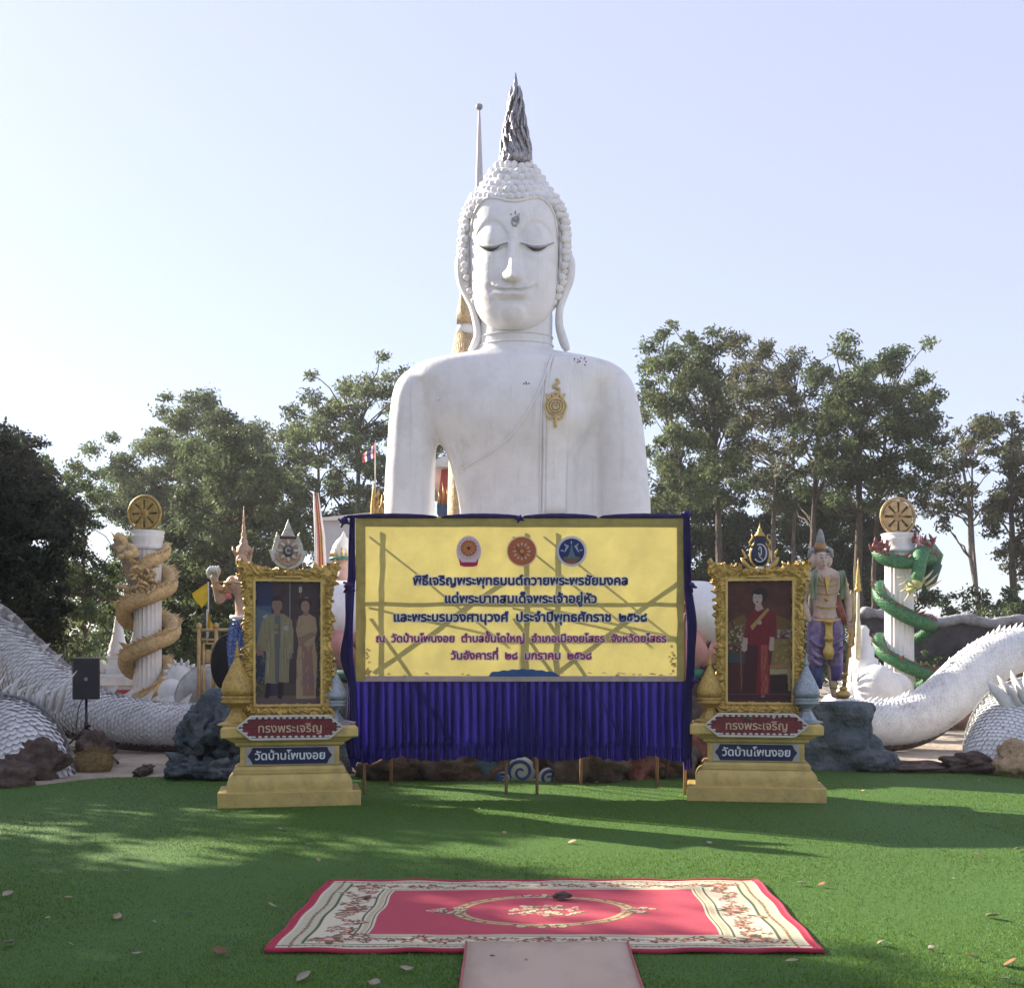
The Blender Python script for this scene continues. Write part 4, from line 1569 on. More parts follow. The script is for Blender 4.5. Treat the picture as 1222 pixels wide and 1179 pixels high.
# ------------------------------------------------------------------ rug and runner
class Canvas:
    def __init__(s, w_, h_, col):
        s.w, s.h = w_, h_
        s.a = np.tile(np.array(col, float), (h_, w_, 1))
        s.Y, s.X = np.mgrid[0:h_, 0:w_]

    def mask(s, m_, col, al=1.0):
        s.a[m_] = s.a[m_] * (1 - al) + np.array(col) * al

    def ellipse(s, cx, cy, rx, ry, col, rot=0.0, al=1.0):
        x0, x1 = int(max(cx - max(rx, ry) - 2, 0)), int(min(cx + max(rx, ry) + 3, s.w))
        y0, y1 = int(max(cy - max(rx, ry) - 2, 0)), int(min(cy + max(rx, ry) + 3, s.h))
        if x1 <= x0 or y1 <= y0:
            return
        X, Y = s.X[y0:y1, x0:x1] - cx, s.Y[y0:y1, x0:x1] - cy
        c, n_ = math.cos(rot), math.sin(rot)
        m_ = ((X * c + Y * n_) / rx) ** 2 + ((-X * n_ + Y * c) / ry) ** 2 < 1
        s.a[y0:y1, x0:x1][m_] = s.a[y0:y1, x0:x1][m_] * (1 - al) + np.array(col) * al

    def poly(s, pts, col, al=1.0):
        xs_ = [p[0] for p in pts]; ys_ = [p[1] for p in pts]
        x0, x1 = int(max(min(xs_) - 1, 0)), int(min(max(xs_) + 2, s.w))
        y0, y1 = int(max(min(ys_) - 1, 0)), int(min(max(ys_) + 2, s.h))
        if x1 <= x0 or y1 <= y0:
            return
        X, Y = s.X[y0:y1, x0:x1], s.Y[y0:y1, x0:x1]
        m_ = np.zeros(X.shape, bool)
        n_ = len(pts)
        for i in range(n_):
            xa, ya = pts[i]; xb, yb = pts[(i + 1) % n_]
            if ya == yb:
                continue
            m_ ^= ((ya > Y) != (yb > Y)) & (X < (xb - xa) * (Y - ya) / (yb - ya) + xa)
        s.a[y0:y1, x0:x1][m_] = s.a[y0:y1, x0:x1][m_] * (1 - al) + np.array(col) * al

    def mesh(s, name, pos):
        """pos(u,v)->arrays of shape (h,w,3); v runs downwards"""
        U, V = np.meshgrid(np.linspace(0, 1, s.w), np.linspace(0, 1, s.h))
        co = pos(U, V).reshape(-1, 3)
        idx = np.arange(s.w * s.h).reshape(s.h, s.w)
        q_ = np.stack([idx[:-1, :-1], idx[1:, :-1], idx[1:, 1:], idx[:-1, 1:]], -1).reshape(-1, 4)
        me = bpy.data.meshes.new(name)
        me.vertices.add(len(co)); me.vertices.foreach_set('co', co.astype(np.float32).ravel())
        me.loops.add(q_.size); me.loops.foreach_set('vertex_index', q_.astype(np.int32).ravel())
        me.polygons.add(len(q_)); me.polygons.foreach_set('loop_start', np.arange(0, q_.size, 4, dtype=np.int32))
        me.update(calc_edges=True)
        ca = me.color_attributes.new('Col', 'FLOAT_COLOR', 'POINT')
        c4 = np.concatenate([s.a.reshape(-1, 3), np.ones((len(co), 1))], 1)
        ca.data.foreach_set('color', c4.astype(np.float32).ravel())
        me.polygons.foreach_set('use_smooth', [True] * len(me.polygons))
        return me


# rug: drawn weave, real slab with wavy edge.  corners from the photo
rg = np.random.default_rng(31)
RW, RH = 660, 430
ROSE = (.46, .085, .115)
cv = Canvas(RW, RH, (.42, .05, .08))
CRM = (.62, .56, .42)
cv.mask((cv.X > 9) & (cv.X < RW - 10) & (cv.Y > 7) & (cv.Y < RH - 8), CRM)


def band(d0, d1, col, al=1.0):
    D = np.minimum(np.minimum(cv.X, RW - 1 - cv.X), np.minimum(cv.Y, RH - 1 - cv.Y) * 1.5)
    cv.mask((D >= d0) & (D < d1), col, al)


band(14, 38, (.50, .47, .34))
band(38, 42, (.10, .13, .06))
band(42, 98, CRM)
band(92, 95, (.12, .13, .07))
band(98, 104, (.50, .42, .27))
band(106, 108, (.16, .15, .08))
band(111, 999, ROSE)
PAL = [(.30, .08, .07), (.13, .16, .08), (.45, .30, .14), (.46, .22, .16), (.16, .10, .06), (.60, .42, .32)]
peri = []
for k in range(0, RW, 9):
    peri += [(k, 17, 0), (k, RH - 18, 0)]
for k in range(0, RH, 9):
    peri += [(26, k, 1), (RW - 27, k, 1)]
for (x, y, o) in peri:
    cv.ellipse(x, y, 3.4, 2.2, PAL[1], rg.uniform(0, 3))
    cv.ellipse(x + (4 if not o else 0), y + (4 if o else 0), 1.8, 1.8, PAL[0])
    cv.ellipse(x + rg.normal() * 2, y + rg.normal() * 3, 1.8, 1.4, PAL[2])


def flower(x, y, s_):
    for k in range(9):
        a = rg.uniform(0, 6.3); r = rg.uniform(1.1, 2.3) * s_
        cv.ellipse(x + r * math.cos(a), y + r * math.sin(a), 1.6 * s_, .5 * s_, PAL[1] if k % 2 else PAL[4], a)
    for k in range(7):
        a = k * .9; cv.ellipse(x + s_ * math.cos(a), y + s_ * math.sin(a), .8 * s_, .6 * s_, PAL[3] if k % 2 else PAL[0], a)
    cv.ellipse(x, y, .8 * s_, .8 * s_, PAL[5])


for k in range(46, RW - 40, 13):
    for y in (46, RH - 47):
        flower(k + rg.normal() * 3, y + rg.normal() * 5, rg.uniform(2, 4.6))
for k in range(60, RH - 40, 12):
    for x in (68, RW - 69):
        flower(x + rg.normal() * 9, k + rg.normal() * 3, rg.uniform(2, 4.8))
for x in (68, RW - 69):
    for y in (48, RH / 2, RH - 49):
        flower(x, y, 7)
# scrolls
for k in range(0, 2600):
    t = rg.uniform(0, 1)
    side = rg.integers(0, 4)
    w_ = 68 + 14 * math.sin(t * 40)
    x, y = [(t * RW, w_ * .67), (t * RW, RH - w_ * .67), (w_, t * RH), (RW - w_, t * RH)][side]
    D = min(x, RW - x, y * 1.5, (RH - y) * 1.5)
    if 44 < D < 90:
        cv.ellipse(x, y, 2.2, 1.0, PAL[int(rg.integers(0, 6))], rg.uniform(0, 3), .8)
# centre medallion: an oval scroll ring, end bouquets, rose bouquet
cx_, cy_ = RW / 2, RH / 2
E = np.hypot((cv.X - cx_) / 118, (cv.Y - cy_) / 92)
cv.mask((E > .90) & (E < 1.04), (.52, .40, .22))
cv.mask((E > .955) & (E < .975), (.34, .05, .06))
cv.mask((E > 1.04) & (E < 1.06), (.22, .14, .07))
for a in np.linspace(0, 2 * PI, 34):
    cv.ellipse(cx_ + 118 * math.cos(a), cy_ + 92 * math.sin(a), 3, 3, PAL[int(rg.integers(0, 5))])
for (x, y, n_, sx, sy) in ((cx_, cy_, 60, 56, 34), (cx_ - 132, cy_, 20, 26, 17), (cx_ + 132, cy_, 20, 26, 17), (cx_, cy_ - 92, 16, 38, 10), (cx_, cy_ + 92, 16, 38, 10)):
    for k in range(n_):
        a = rg.uniform(0, 6.3); r = rg.random() ** .5
        fx, fy = x + sx * r * math.cos(a), y + sy * r * math.sin(a)
        cv.ellipse(fx + 4, fy + 3, 6, 3, PAL[1] if k % 3 else PAL[4], rg.uniform(0, 3))
        cv.ellipse(fx, fy, 5, 4, (.62, .54, .36) if k % 3 else (.60, .30, .24), rg.uniform(0, 3))
        cv.ellipse(fx, fy, 1.8, 1.5, PAL[0])
cv.a *= (1 + .06 * rg.normal(size=(RH, RW, 1)))
cv.a = np.clip(cv.a, 0, 1)


def gp(px, py):
    y = F * H / (py - HY)
    return np.array([(px - CX) * y / F, y])


ca_, cb_, cc_, cd_ = gp(317, 1138.5), gp(982, 1139.5), gp(903, 1054), gp(392, 1056)
def rugpos(U, V):
    top = cd_[None, None] * (1 - U[..., None]) + cc_[None, None] * U[..., None]
    bot = ca_[None, None] * (1 - U[..., None]) + cb_[None, None] * U[..., None]
    xy = top * (1 - V[..., None]) + bot * V[..., None]
    ed = np.minimum(np.minimum(U, 1 - U) * 1.6, np.minimum(V, 1 - V))
    wav = .004 * np.sin(U * 37 + 2 * np.sin(V * 5)) * np.exp(-ed * 14) + .002 * np.sin(U * 13 + V * 9) + .003 * np.sin((U * .4 + V) * 22) * np.exp(-((U - .2) / .12) ** 2)
    xy[..., 1] += .003 * np.sin(U * 31 + 1) + .002 * np.sin(U * 77)
    xy[..., 0] += .006 * np.sin(V * 19)
    z = .028 + wav
    return np.concatenate([xy, z[..., None]], -1)


rl = Vector((*((ca_ + cb_ + cc_ + cd_) / 4), 0))
rug = thing('rug', 'rose red floral rug with cream border lying on the lawn', 'rug', rl)
RUGM = mat('rug_pile', (1, 1, 1), .95, var=.06, vs=30, vcol=True, bump=.5, bs=260, spec=.1)
link_mesh('pile', cv.mesh('pile', rugpos), RUGM, rug, solid=.010)
rgm = MB()
per = [(t, 0) for t in np.linspace(0, 1, 60)] + [(1, t) for t in np.linspace(0, 1, 40)][1:] + [(1 - t, 1) for t in np.linspace(0, 1, 60)][1:] + [(0, 1 - t) for t in np.linspace(0, 1, 40)][1:]
pp = [rugpos(np.array([[a]]), np.array([[b_]]))[0, 0] for a, b_ in per]
rgm.tube([(p[0], p[1], max(p[2] - .006, .012)) for p in pp], .013, 6)
rgm.build('bound_edge', mat('rug_binding', (.34, .03, .06), .9, var=.2), rug, smooth=True)

ra, rb = gp(549, 1185), gp(767, 1185)
rc, rd = gp(750, 1136.5), gp(556, 1136.5)
run = thing('runner', 'plain beige runner with thin red edges leading from the viewer to the rug', 'rug', ((ra[0] + rb[0]) / 2, 4.6, 0))
RUN = mat('runner_beige', (.50, .385, .30), .95, var=.12, vs=3, bump=.5, bs=220, dirt=(.40, .31, .25), dscale=3, stretch=(1, .5, 1))
v, f = [], []
dirx = (ra - rd) / (rd[1] - ra[1])
n = 50
for k in range(n + 1):
    t = k / n
    yv = rd[1] + .035 - t * (rd[1] - 1.0)
    xl = rd[0] + (ra[0] - rd[0]) * (rd[1] - yv) / (rd[1] - ra[1])
    xr = rc[0] + (rb[0] - rc[0]) * (rc[1] - yv) / (rc[1] - rb[1])
    lift = .024 * math.exp(-k * .5)
    for i in range(9):
        v.append((xl + (xr - xl) * i / 8, yv, .024 + lift + .004 * noise.noise(Vector((i * .5, k * .3, 0)))))
f = [(k * 9 + i, (k + 1) * 9 + i, (k + 1) * 9 + i + 1, k * 9 + i + 1) for k in range(n) for i in range(8)]
link_mesh('strip', new_mesh('strip', v, f), RUN, run, smooth=True, solid=.01)
for side in (0, 8):
    MB().tube([v[k * 9 + side] for k in range(n + 1)], .006, 6).build('edge', mat('runner_edge_%d' % side, (.40, .11, .11), .9), run, smooth=True)
# ------------------------------------------------------------------ the two portrait shrines
PS = 11.45 / F      # metres per photo pixel there


def stepped(mb, prof, n=4):
    """rectangular solid of revolution: (half width, half depth, z)"""
    v, f = [], []
    for hw, hd, z in prof:
        v += [(-hw, -hd, z), (hw, -hd, z), (hw, hd, z), (-hw, hd, z)]
    m = len(prof)
    for i in range(m - 1):
        for k in range(4):
            k2 = (k + 1) % 4
            f.append((i * 4 + k, i * 4 + k2, (i + 1) * 4 + k2, (i + 1) * 4 + k))
    f.append((3, 2, 1, 0))
    f.append(tuple((m - 1) * 4 + k for k in range(4)))
    return mb.add(v, f)


def plinth(label, x, y, rz, sc):
    root = thing('plinth', label, 'pedestal', (x, y, 0), rz, group='golden plinths of the portrait shrines')
    D = .30
    def st(nm, rows, bev=.006):
        mb = MB()
        stepped(mb, [(a * sc, D * sc * (a / .68) + .0, z * sc) for a, z in rows])
        return mb.build(nm, PLINTH, root, local=True, bevel=bev)
    st('base_slab', [(.682, 0), (.682, .155)], .01)
    # rounded shoulder
    rows = [(.600, .155)]
    for k in range(9):
        a = k / 8 * PI / 2
        rows.append((.600 - .075 * (1 - math.cos(a)), .205 + .115 * math.sin(a)))
    st('shoulder', rows, 0)
    st('step', [(.535, .32), (.535, .365), (.515, .385), (.515, .395)])
    st('die', [(.475, .395), (.475, .585)])
    st('cornice', [(.48, .585), (.52, .60), (.525, .625), (.555, .635), (.60, .665), (.645, .675)])
    st('top_slab', [(.655, .675), (.655, .765), (.62, .785)], .008)
    yf = -D * (.475 / .68) * sc
    # blue name plate
    pl = MB()
    hw, z0, z1 = .405 * sc, .415 * sc, .575 * sc
    pl.prism([(-hw - .02, z0 - .01), (hw + .02, z0 - .01), (hw + .02, z1 + .01), (-hw - .02, z1 + .01)], yf - .014, yf - .001)
    fr = pl.build('plate_border', mat('plate_border_%s' % label[:4], (.40, .38, .34), .5), root, local=True, bevel=.003)
    pl = MB()
    zc = (z0 + z1) / 2
    h_ = (z1 - z0) / 2
    c = .05
    pl.prism([(-hw, zc), (-hw + c * .6, zc - h_ * .45), (-hw + c, zc - h_), (hw - c, zc - h_), (hw - c * .6, zc - h_ * .45), (hw, zc), (hw - c * .6, zc + h_ * .45), (hw - c, zc + h_), (-hw + c, zc + h_), (-hw + c * .6, zc + h_ * .45)], yf - .02, yf - .012)
    pt = pl.build('name_plate', mat('plate_blue_%s' % label[:4], (.009, .012, .055), .4), root, local=True)
    lettering('plate_lettering', 'วัดบ้านโพนงอย', -.335 * sc, .335 * sc, zc - .035 * sc, yf - .024, mat('plate_white_%s' % label[:4], (.66, .70, .74), .5), root, off=.012, local=True)
    # red hexagonal sign with silver carved border
    yt = -D * (.655 / .68) * sc - .002
    hw, z0, z1 = .50 * sc, .665 * sc, .885 * sc
    zc = (z0 + z1) / 2
    bd = MB()
    ol = [(-hw, zc), (-hw + .13 * sc, z0), (hw - .13 * sc, z0), (hw, zc), (hw - .13 * sc, z1), (-hw + .13 * sc, z1)]
    bd.prism(ol, yt - .03, yt)
    sg = bd.build('sign_board', mat('sign_red_%s' % label[:4], (.15, .018, .022), .45, var=.3, vs=20, bump=.3, bs=60), root, local=True)
    bd = MB()
    m = len(ol)
    for i in range(m):
        a = Vector((ol[i][0], yt - .035, ol[i][1])); b_ = Vector((ol[(i + 1) % m][0], yt - .035, ol[(i + 1) % m][1]))
        bd.bar(a, b_, .018, .018)
        nb = max(2, int((b_ - a).length / .055))
        inn = (Vector((0, yt - .035, zc)) - (a + b_) / 2); inn.y = 0; inn.normalize()
        for k in range(nb):
            p = a.lerp(b_, (k + .5) / nb) + inn * .020
            bd.ell(p, (.020, .010, .012), 8, 5)
    bd.build('sign_border', mat('silver_trim_%s' % label[:4], (.55, .53, .50), .35, .4, var=.2, dirt=(.2, .17, .14), dscale=12), root, local=True, smooth=False, kind='stuff')
    lettering('sign_lettering', 'ทรงพระเจริญ', -.30 * sc, .30 * sc, zc - .045 * sc, yt - .038, mat('sign_gold_%s' % label[:4], (.55, .38, .26), .4, .3), root, off=.008, local=True)
    return root


L0 = (P(340, 0, 11.36).x, 11.62)
R0 = (P(906, 0, 11.77).x, 11.98)
plinth('left golden plinth with red and blue signs, under the picture of a couple', L0[0], L0[1], R(11), 1.0)
plinth('right golden plinth with red and blue signs, under the picture of one woman', R0[0], R0[1], R(-9), 1.0)


def frame_relief(outer, inner, name, root, seed, y0=0.0):
    """carved gilt frame: a raised sheet between an outer outline and an inner rectangle"""
    x0, x1 = min(p[0] for p in outer), max(p[0] for p in outer)
    z0, z1 = min(p[1] for p in outer), max(p[1] for p in outer)
    st = .0075
    nx, nz = int((x1 - x0) / st), int((z1 - z0) / st)
    ix0, ix1, iz0, iz1 = inner
    idx = {}
    v, f = [], []

    def vert(i, k):
        if (i, k) in idx:
            return idx[i, k]
        x, z = x0 + i * st, z0 + k * st
        dx = max(ix0 - x, x - ix1, 0)
        dz = max(iz0 - z, z - iz1, 0)
        d = math.hypot(dx, dz)
        # distance from the inner lip decides the moulding
        h_ = .012 + .022 * math.exp(-((d - .012) / .010) ** 2) + .030 * math.exp(-((d - .075) / .045) ** 2)
        # scrolls
        q = Vector((x * 13, z * 13, seed))
        n1 = noise.noise(q + 1.2 * Vector((noise.noise(q * .7), noise.noise(q * .7 + Vector((5, 5, 5))), 0)))
        ring = math.sin(n1 * 14)
        h_ += .016 * ring * (1 if d > .022 else 0) * min(1, (d - .02) / .03 if d > .02 else 0)
        h_ += .006 * noise.noise(q * 4)
        idx[i, k] = len(v)
        v.append((x, y0 - h_, z))
        return idx[i, k]

    for i in range(nx):
        for k in range(nz):
            x, z = x0 + (i + .5) * st, z0 + (k + .5) * st
            if ix0 < x < ix1 and iz0 < z < iz1:
                continue
            w1 = .010 * noise.noise(Vector((x * 26, z * 26, seed))) + .006 * math.sin(x * 70) + .006 * math.sin(z * 62)
            if inside((x + w1, z + w1 * (1 if z > (z0 + z1) / 2 else -1)), outer):
                f.append((vert(i, k), vert(i + 1, k), vert(i + 1, k + 1), vert(i, k + 1)))
    me = new_mesh(name, v, f)
    o = link_mesh(name, me, GILT, root, local=True, smooth=True, solid=.05)
    return o


def painter_couple():
    w_, h_ = 150, 285
    c = Canvas(w_, h_, (.075, .050, .055))
    rg = np.random.default_rng(2)
    X, Y = c.X / w_, c.Y / h_
    c.mask(X < .27, (.03, .045, .12))
    m_ = (X < .25) & (Y > .2) & (Y < .48)
    c.mask(m_, (.10, .16, .24), .6)
    c.poly([(0, 60), (38, 74), (36, 120), (0, 130)], (.15, .22, .28), .6)
    for k in range(26):
        c.ellipse(rg.uniform(60, 146), rg.uniform(4, 90), rg.uniform(2, 9), rg.uniform(2, 12), (.06, .035, .045), rg.uniform(0, 3), .6)
    c.mask((c.X > 77) & (c.X < 80) & (c.Y < 100), (.25, .30, .28))
    c.ellipse(102, 20, 4, 8, (.45, .48, .44)); c.ellipse(102, 32, 1, 6, (.25, .22, .2))
    c.mask(c.Y > 262, (.17, .12, .11))
    for k in range(9):
        c.mask((c.Y > 236 + k * 4) & (c.Y < 238 + k * 4) & (c.X > 66) & (c.X < 95), (.18, .14, .08))
    c.poly([(2, 232), (30, 228), (34, 262), (2, 268)], (.12, .10, .07))
    for k in range(50):
        c.ellipse(rg.uniform(0, 26), rg.uniform(160, 262), 3, 2, (.16, .14, .09) if k % 2 else (.05, .06, .04), rg.uniform(0, 3))
        c.ellipse(rg.uniform(136, 149), rg.uniform(130, 262), 3, 2, (.14, .12, .08) if k % 2 else (.05, .05, .04), rg.uniform(0, 3))
    # man in a long pale gold robe
    OL, OD, HI = (.29, .255, .15), (.17, .15, .09), (.42, .38, .24)
    sk = (.30, .19, .15)
    c.poly([(20, 86), (34, 78), (48, 74), (66, 76), (80, 86), (86, 110), (87, 165), (78, 168), (76, 232), (22, 236), (26, 160), (4, 162), (2, 150), (12, 110)], OL)
    c.poly([(44, 78), (58, 78), (54, 232), (46, 232)], (.13, .14, .16))
    for k in range(46):
        x = rg.uniform(18, 82)
        y = rg.uniform(84, 190)
        c.poly([(x, y), (x + 1.6, y), (x + 2.2 + rg.normal(), y + rg.uniform(18, 42)), (x + .4, y + 30)], HI if k % 2 else OD, .6)
    c.poly([(2, 150), (14, 146), (20, 168), (6, 172)], sk); c.poly([(76, 164), (84, 166), (84, 178), (78, 176)], sk)
    c.ellipse(70, 108, 6, 6, (.40, .40, .38)); c.ellipse(49, 104, 4, 7, (.30, .24, .08)); c.ellipse(48, 118, 5, 4, (.33, .27, .1))
    c.poly([(44, 66), (56, 66), (58, 80), (42, 80)], sk)
    c.ellipse(50, 56, 11.5, 15, sk); c.poly([(37, 56), (38, 42), (44, 35), (56, 35), (62, 42), (63, 56), (60, 46), (40, 46)], (.035, .025, .025))
    c.ellipse(46, 53, 2, 1, (.06, .04, .04)); c.ellipse(54, 53, 2, 1, (.06, .04, .04)); c.ellipse(50, 64, 3.4, 1, (.24, .09, .08)); c.ellipse(50, 58, 1.3, 3, (.24, .15, .12))
    c.poly([(26, 234), (36, 234), (36, 262), (28, 270), (22, 266)], (.03, .02, .03)); c.poly([(52, 232), (64, 232), (62, 262), (60, 270), (52, 268)], (.03, .02, .03))
    c.poly([(18, 82), (28, 76), (30, 80), (22, 88)], (.4, .42, .4))
    # woman in a draped gown
    GO, GD = (.42, .31, .19), (.27, .18, .12)
    c.poly([(98, 82), (110, 76), (124, 76), (136, 84), (140, 112), (134, 136), (140, 178), (136, 270), (92, 270), (94, 180), (98, 140), (92, 112)], GO)
    c.poly([(104, 150), (128, 148), (134, 262), (108, 264)], (.30, .17, .14))
    c.mask((c.X > 106) & (c.X < 134) & (c.Y > 214) & (c.Y < 240), (.26, .15, .17), .6)
    for k in range(40):
        x, y = rg.uniform(94, 136), rg.uniform(84, 250)
        c.ellipse(x, y, 1.2, rg.uniform(4, 12), (.42, .33, .21) if k % 2 else GD, rg.normal() * .2, .7)
    c.poly([(96, 130), (128, 116), (138, 122), (104, 146)], sk); c.poly([(98, 140), (110, 134), (112, 150), (100, 150)], sk)
    c.poly([(110, 66), (120, 66), (121, 80), (108, 80)], sk)
    c.ellipse(113, 52, 15, 14, (.035, .022, .024)); c.ellipse(113, 58, 10, 13, (.36, .24, .19)); c.ellipse(116, 40, 8, 5, (.05, .03, .03)); c.ellipse(116, 38, 5, 2, (.25, .2, .12))
    c.ellipse(109.5, 56, 1.8, 1, (.06, .04, .04)); c.ellipse(116.5, 56, 1.8, 1, (.06, .04, .04)); c.ellipse(113, 65, 3, 1, (.32, .08, .08)); c.ellipse(113, 60.5, 1.1, 2.4, (.28, .18, .14))
    return c


def painter_lady():
    w_, h_ = 150, 285
    c = Canvas(w_, h_, (.10, .03, .022))
    rg = np.random.default_rng(6)
    for k in range(240):
        c.ellipse(rg.uniform(0, 150), rg.uniform(0, 110), rg.uniform(3, 10), rg.uniform(3, 12), (.13, .05, .028) if k % 2 else (.085, .022, .022), rg.uniform(0, 3), .4)
    c.poly([(0, 100), (40, 78), (50, 100), (44, 150), (0, 150)], (.16, .10, .03))
    c.poly([(112, 80), (150, 96), (150, 120), (112, 128)], (.17, .09, .03))
    for k in range(70):
        c.ellipse(rg.uniform(2, 40), rg.uniform(96, 165), 3, 2.4, [(.42, .38, .30), (.25, .22, .14), (.06, .06, .04), (.18, .08, .07)][k % 4], rg.uniform(0, 3))
    c.poly([(0, 166), (40, 168), (40, 190), (0, 192)], (.05, .07, .07)); c.mask((c.X < 38) & (c.Y > 190), (.085, .02, .022))
    c.poly([(30, 150), (33, 150), (36, 260), (33, 260)], (.20, .12, .08))
    for k in range(30):
        c.ellipse(rg.uniform(112, 148), rg.uniform(112, 132), 4, 3, [(.34, .30, .26), (.16, .10, .08), (.22, .16, .1)][k % 3], rg.uniform(0, 3))
    c.poly([(106, 136), (150, 136), (150, 196), (100, 196)], (.24, .17, .055))
    for k in range(22):
        c.ellipse(rg.uniform(110, 146), rg.uniform(142, 190), 4, 3, (.33, .26, .10) if k % 2 else (.17, .11, .03), rg.uniform(0, 3), .7)
    c.poly([(98, 196), (146, 192), (146, 202), (98, 206)], (.34, .18, .08)); c.poly([(98, 206), (140, 204), (140, 216), (98, 218)], (.38, .34, .20))
    c.mask((c.X > 98) & (c.Y > 220), (.03, .008, .014)); c.poly([(136, 204), (146, 200), (144, 256), (139, 256)], (.34, .27, .13))
    c.mask((c.Y > 256), (.055, .02, .03)); c.mask((c.Y > 262) & (c.Y < 265), (.16, .06, .06)); c.mask(c.Y > 276, (.12, .035, .03))
    RD, RL, RK = (.19, .012, .022), (.34, .07, .06), (.09, .006, .014)
    c.poly([(52, 76), (66, 66), (86, 64), (106, 74), (113, 100), (110, 134), (98, 136), (98, 180), (96, 260), (84, 268), (40, 250), (46, 180), (50, 136), (38, 132), (44, 100)], RD)
    c.poly([(46, 150), (72, 150), (66, 262), (34, 256), (40, 200)], (.06, .01, .018))
    c.poly([(78, 150), (92, 150), (94, 262), (78, 264)], RL)
    for k in range(40):
        c.ellipse(rg.uniform(78, 94), rg.uniform(160, 260), 1, 8, (.42, .13, .10) if k % 2 else RD, rg.normal() * .1, .6)
    for k in range(16):
        c.ellipse(rg.uniform(48, 108), rg.uniform(84, 140), 1.4, 10, RK, rg.normal() * .3, .6)
    c.poly([(54, 106), (92, 64), (97, 68), (58, 116)], (.40, .27, .09)); c.ellipse(75, 98, 5, 5, (.50, .32, .30))
    sk = (.46, .36, .31)
    c.poly([(38, 132), (48, 134), (46, 162), (40, 166), (34, 160)], sk); c.poly([(98, 132), (108, 132), (106, 162), (98, 164), (95, 158)], sk)
    c.poly([(66, 56), (78, 54), (84, 66), (70, 72), (64, 66)], sk)
    c.ellipse(75, 34, 18, 17, (.02, .012, .014)); c.ellipse(70, 42, 11, 15, (.50, .41, .37)); c.ellipse(76, 25, 15, 8, (.02, .012, .014), -.2)
    c.ellipse(66, 39, 2.2, 1.1, (.05, .03, .03)); c.ellipse(75, 39, 2.2, 1.1, (.05, .03, .03)); c.ellipse(69, 50, 3.4, 1.4, (.30, .02, .03)); c.ellipse(70, 44, 1.2, 2.6, (.42, .32, .28))
    c.ellipse(82, 268, 5, 2.4, (.25, .22, .22))
    return c


def shrine_frame(label, x, y, rz, sc, painter, seed, crest):
    root = thing('picture_frame', label, 'picture', (x, y, .785 * 1.0), rz)
    # local units: metres; width .96 at the ears, height 1.6
    S_ = sc
    o = [(-.44, .0), (-.46, .12), (-.425, .16), (-.44, .26), (-.415, .40), (-.435, .62), (-.41, .80), (-.43, 1.0), (-.412, 1.2), (-.455, 1.36), (-.475, 1.46), (-.495, 1.55), (-.49, 1.605), (-.40, 1.585), (-.33, 1.565), (-.25, 1.56), (-.17, 1.54), (-.06, 1.53),
         (.06, 1.53), (.17, 1.54), (.25, 1.56), (.33, 1.565), (.40, 1.585), (.49, 1.605), (.495, 1.55), (.475, 1.46), (.455, 1.36), (.412, 1.2), (.43, 1.0), (.41, .80), (.435, .62), (.415, .40), (.44, .26), (.425, .16), (.46, .12), (.44, .0)]
    o = [(a * S_, b_ * S_) for a, b_ in o]
    iw, z0, z1 = .325 * S_, .19 * S_, 1.42 * S_
    frame_relief(o, (-iw, iw, z0, z1), 'gilt_frame', root, seed)
    # smooth inner lip
    mb = MB()
    for (a, b_) in (((-iw, z0), (iw, z0)), ((iw, z0), (iw, z1)), ((iw, z1), (-iw, z1)), ((-iw, z1), (-iw, z0))):
        mb.bar((a[0], -.03, a[1]), (b_[0], -.03, b_[1]), .022, .022)
    mb.build('inner_lip', PLINTH, root, local=True, bevel=.004, kind='stuff')
    MB().box((0, -.055, z1 + .035), (.26, .02, .016)).build('top_bead', PLINTH, root, local=True, bevel=.004)
    bk = MB().box((0, .07, (z0 + z1) / 2), (iw * 2 + .1, .04, z1 - z0 + .1))
    bk.build('backing_board', WOOD, root, local=True)
    cv_ = painter()
    cv_.a = cv_.a ** 1.05 * .72
    cv_.a = np.clip(cv_.a * (1 + .05 * np.random.default_rng(1).normal(size=cv_.a.shape[:2] + (1,))), 0, 1)
    me = cv_.mesh('portrait', lambda U, V: np.stack([-iw + 2 * iw * U, np.full(U.shape, .02), z1 - (z1 - z0) * V], -1))
    link_mesh('portrait', me, mat('print_%d' % seed, (1, 1, 1), .35, var=0, vcol=True, spec=.25), root, local=True)
    crest(root, 1.545 * S_)
    return root


SILV = mat('crest_silver', (.46, .44, .38), .4, .3, var=.25, vs=20, bump=.3, bs=70, dirt=(.2, .16, .1), dscale=14)
ROSEG = mat('crest_rosegold', (.36, .22, .14), .45, .2, var=.3, vs=25)


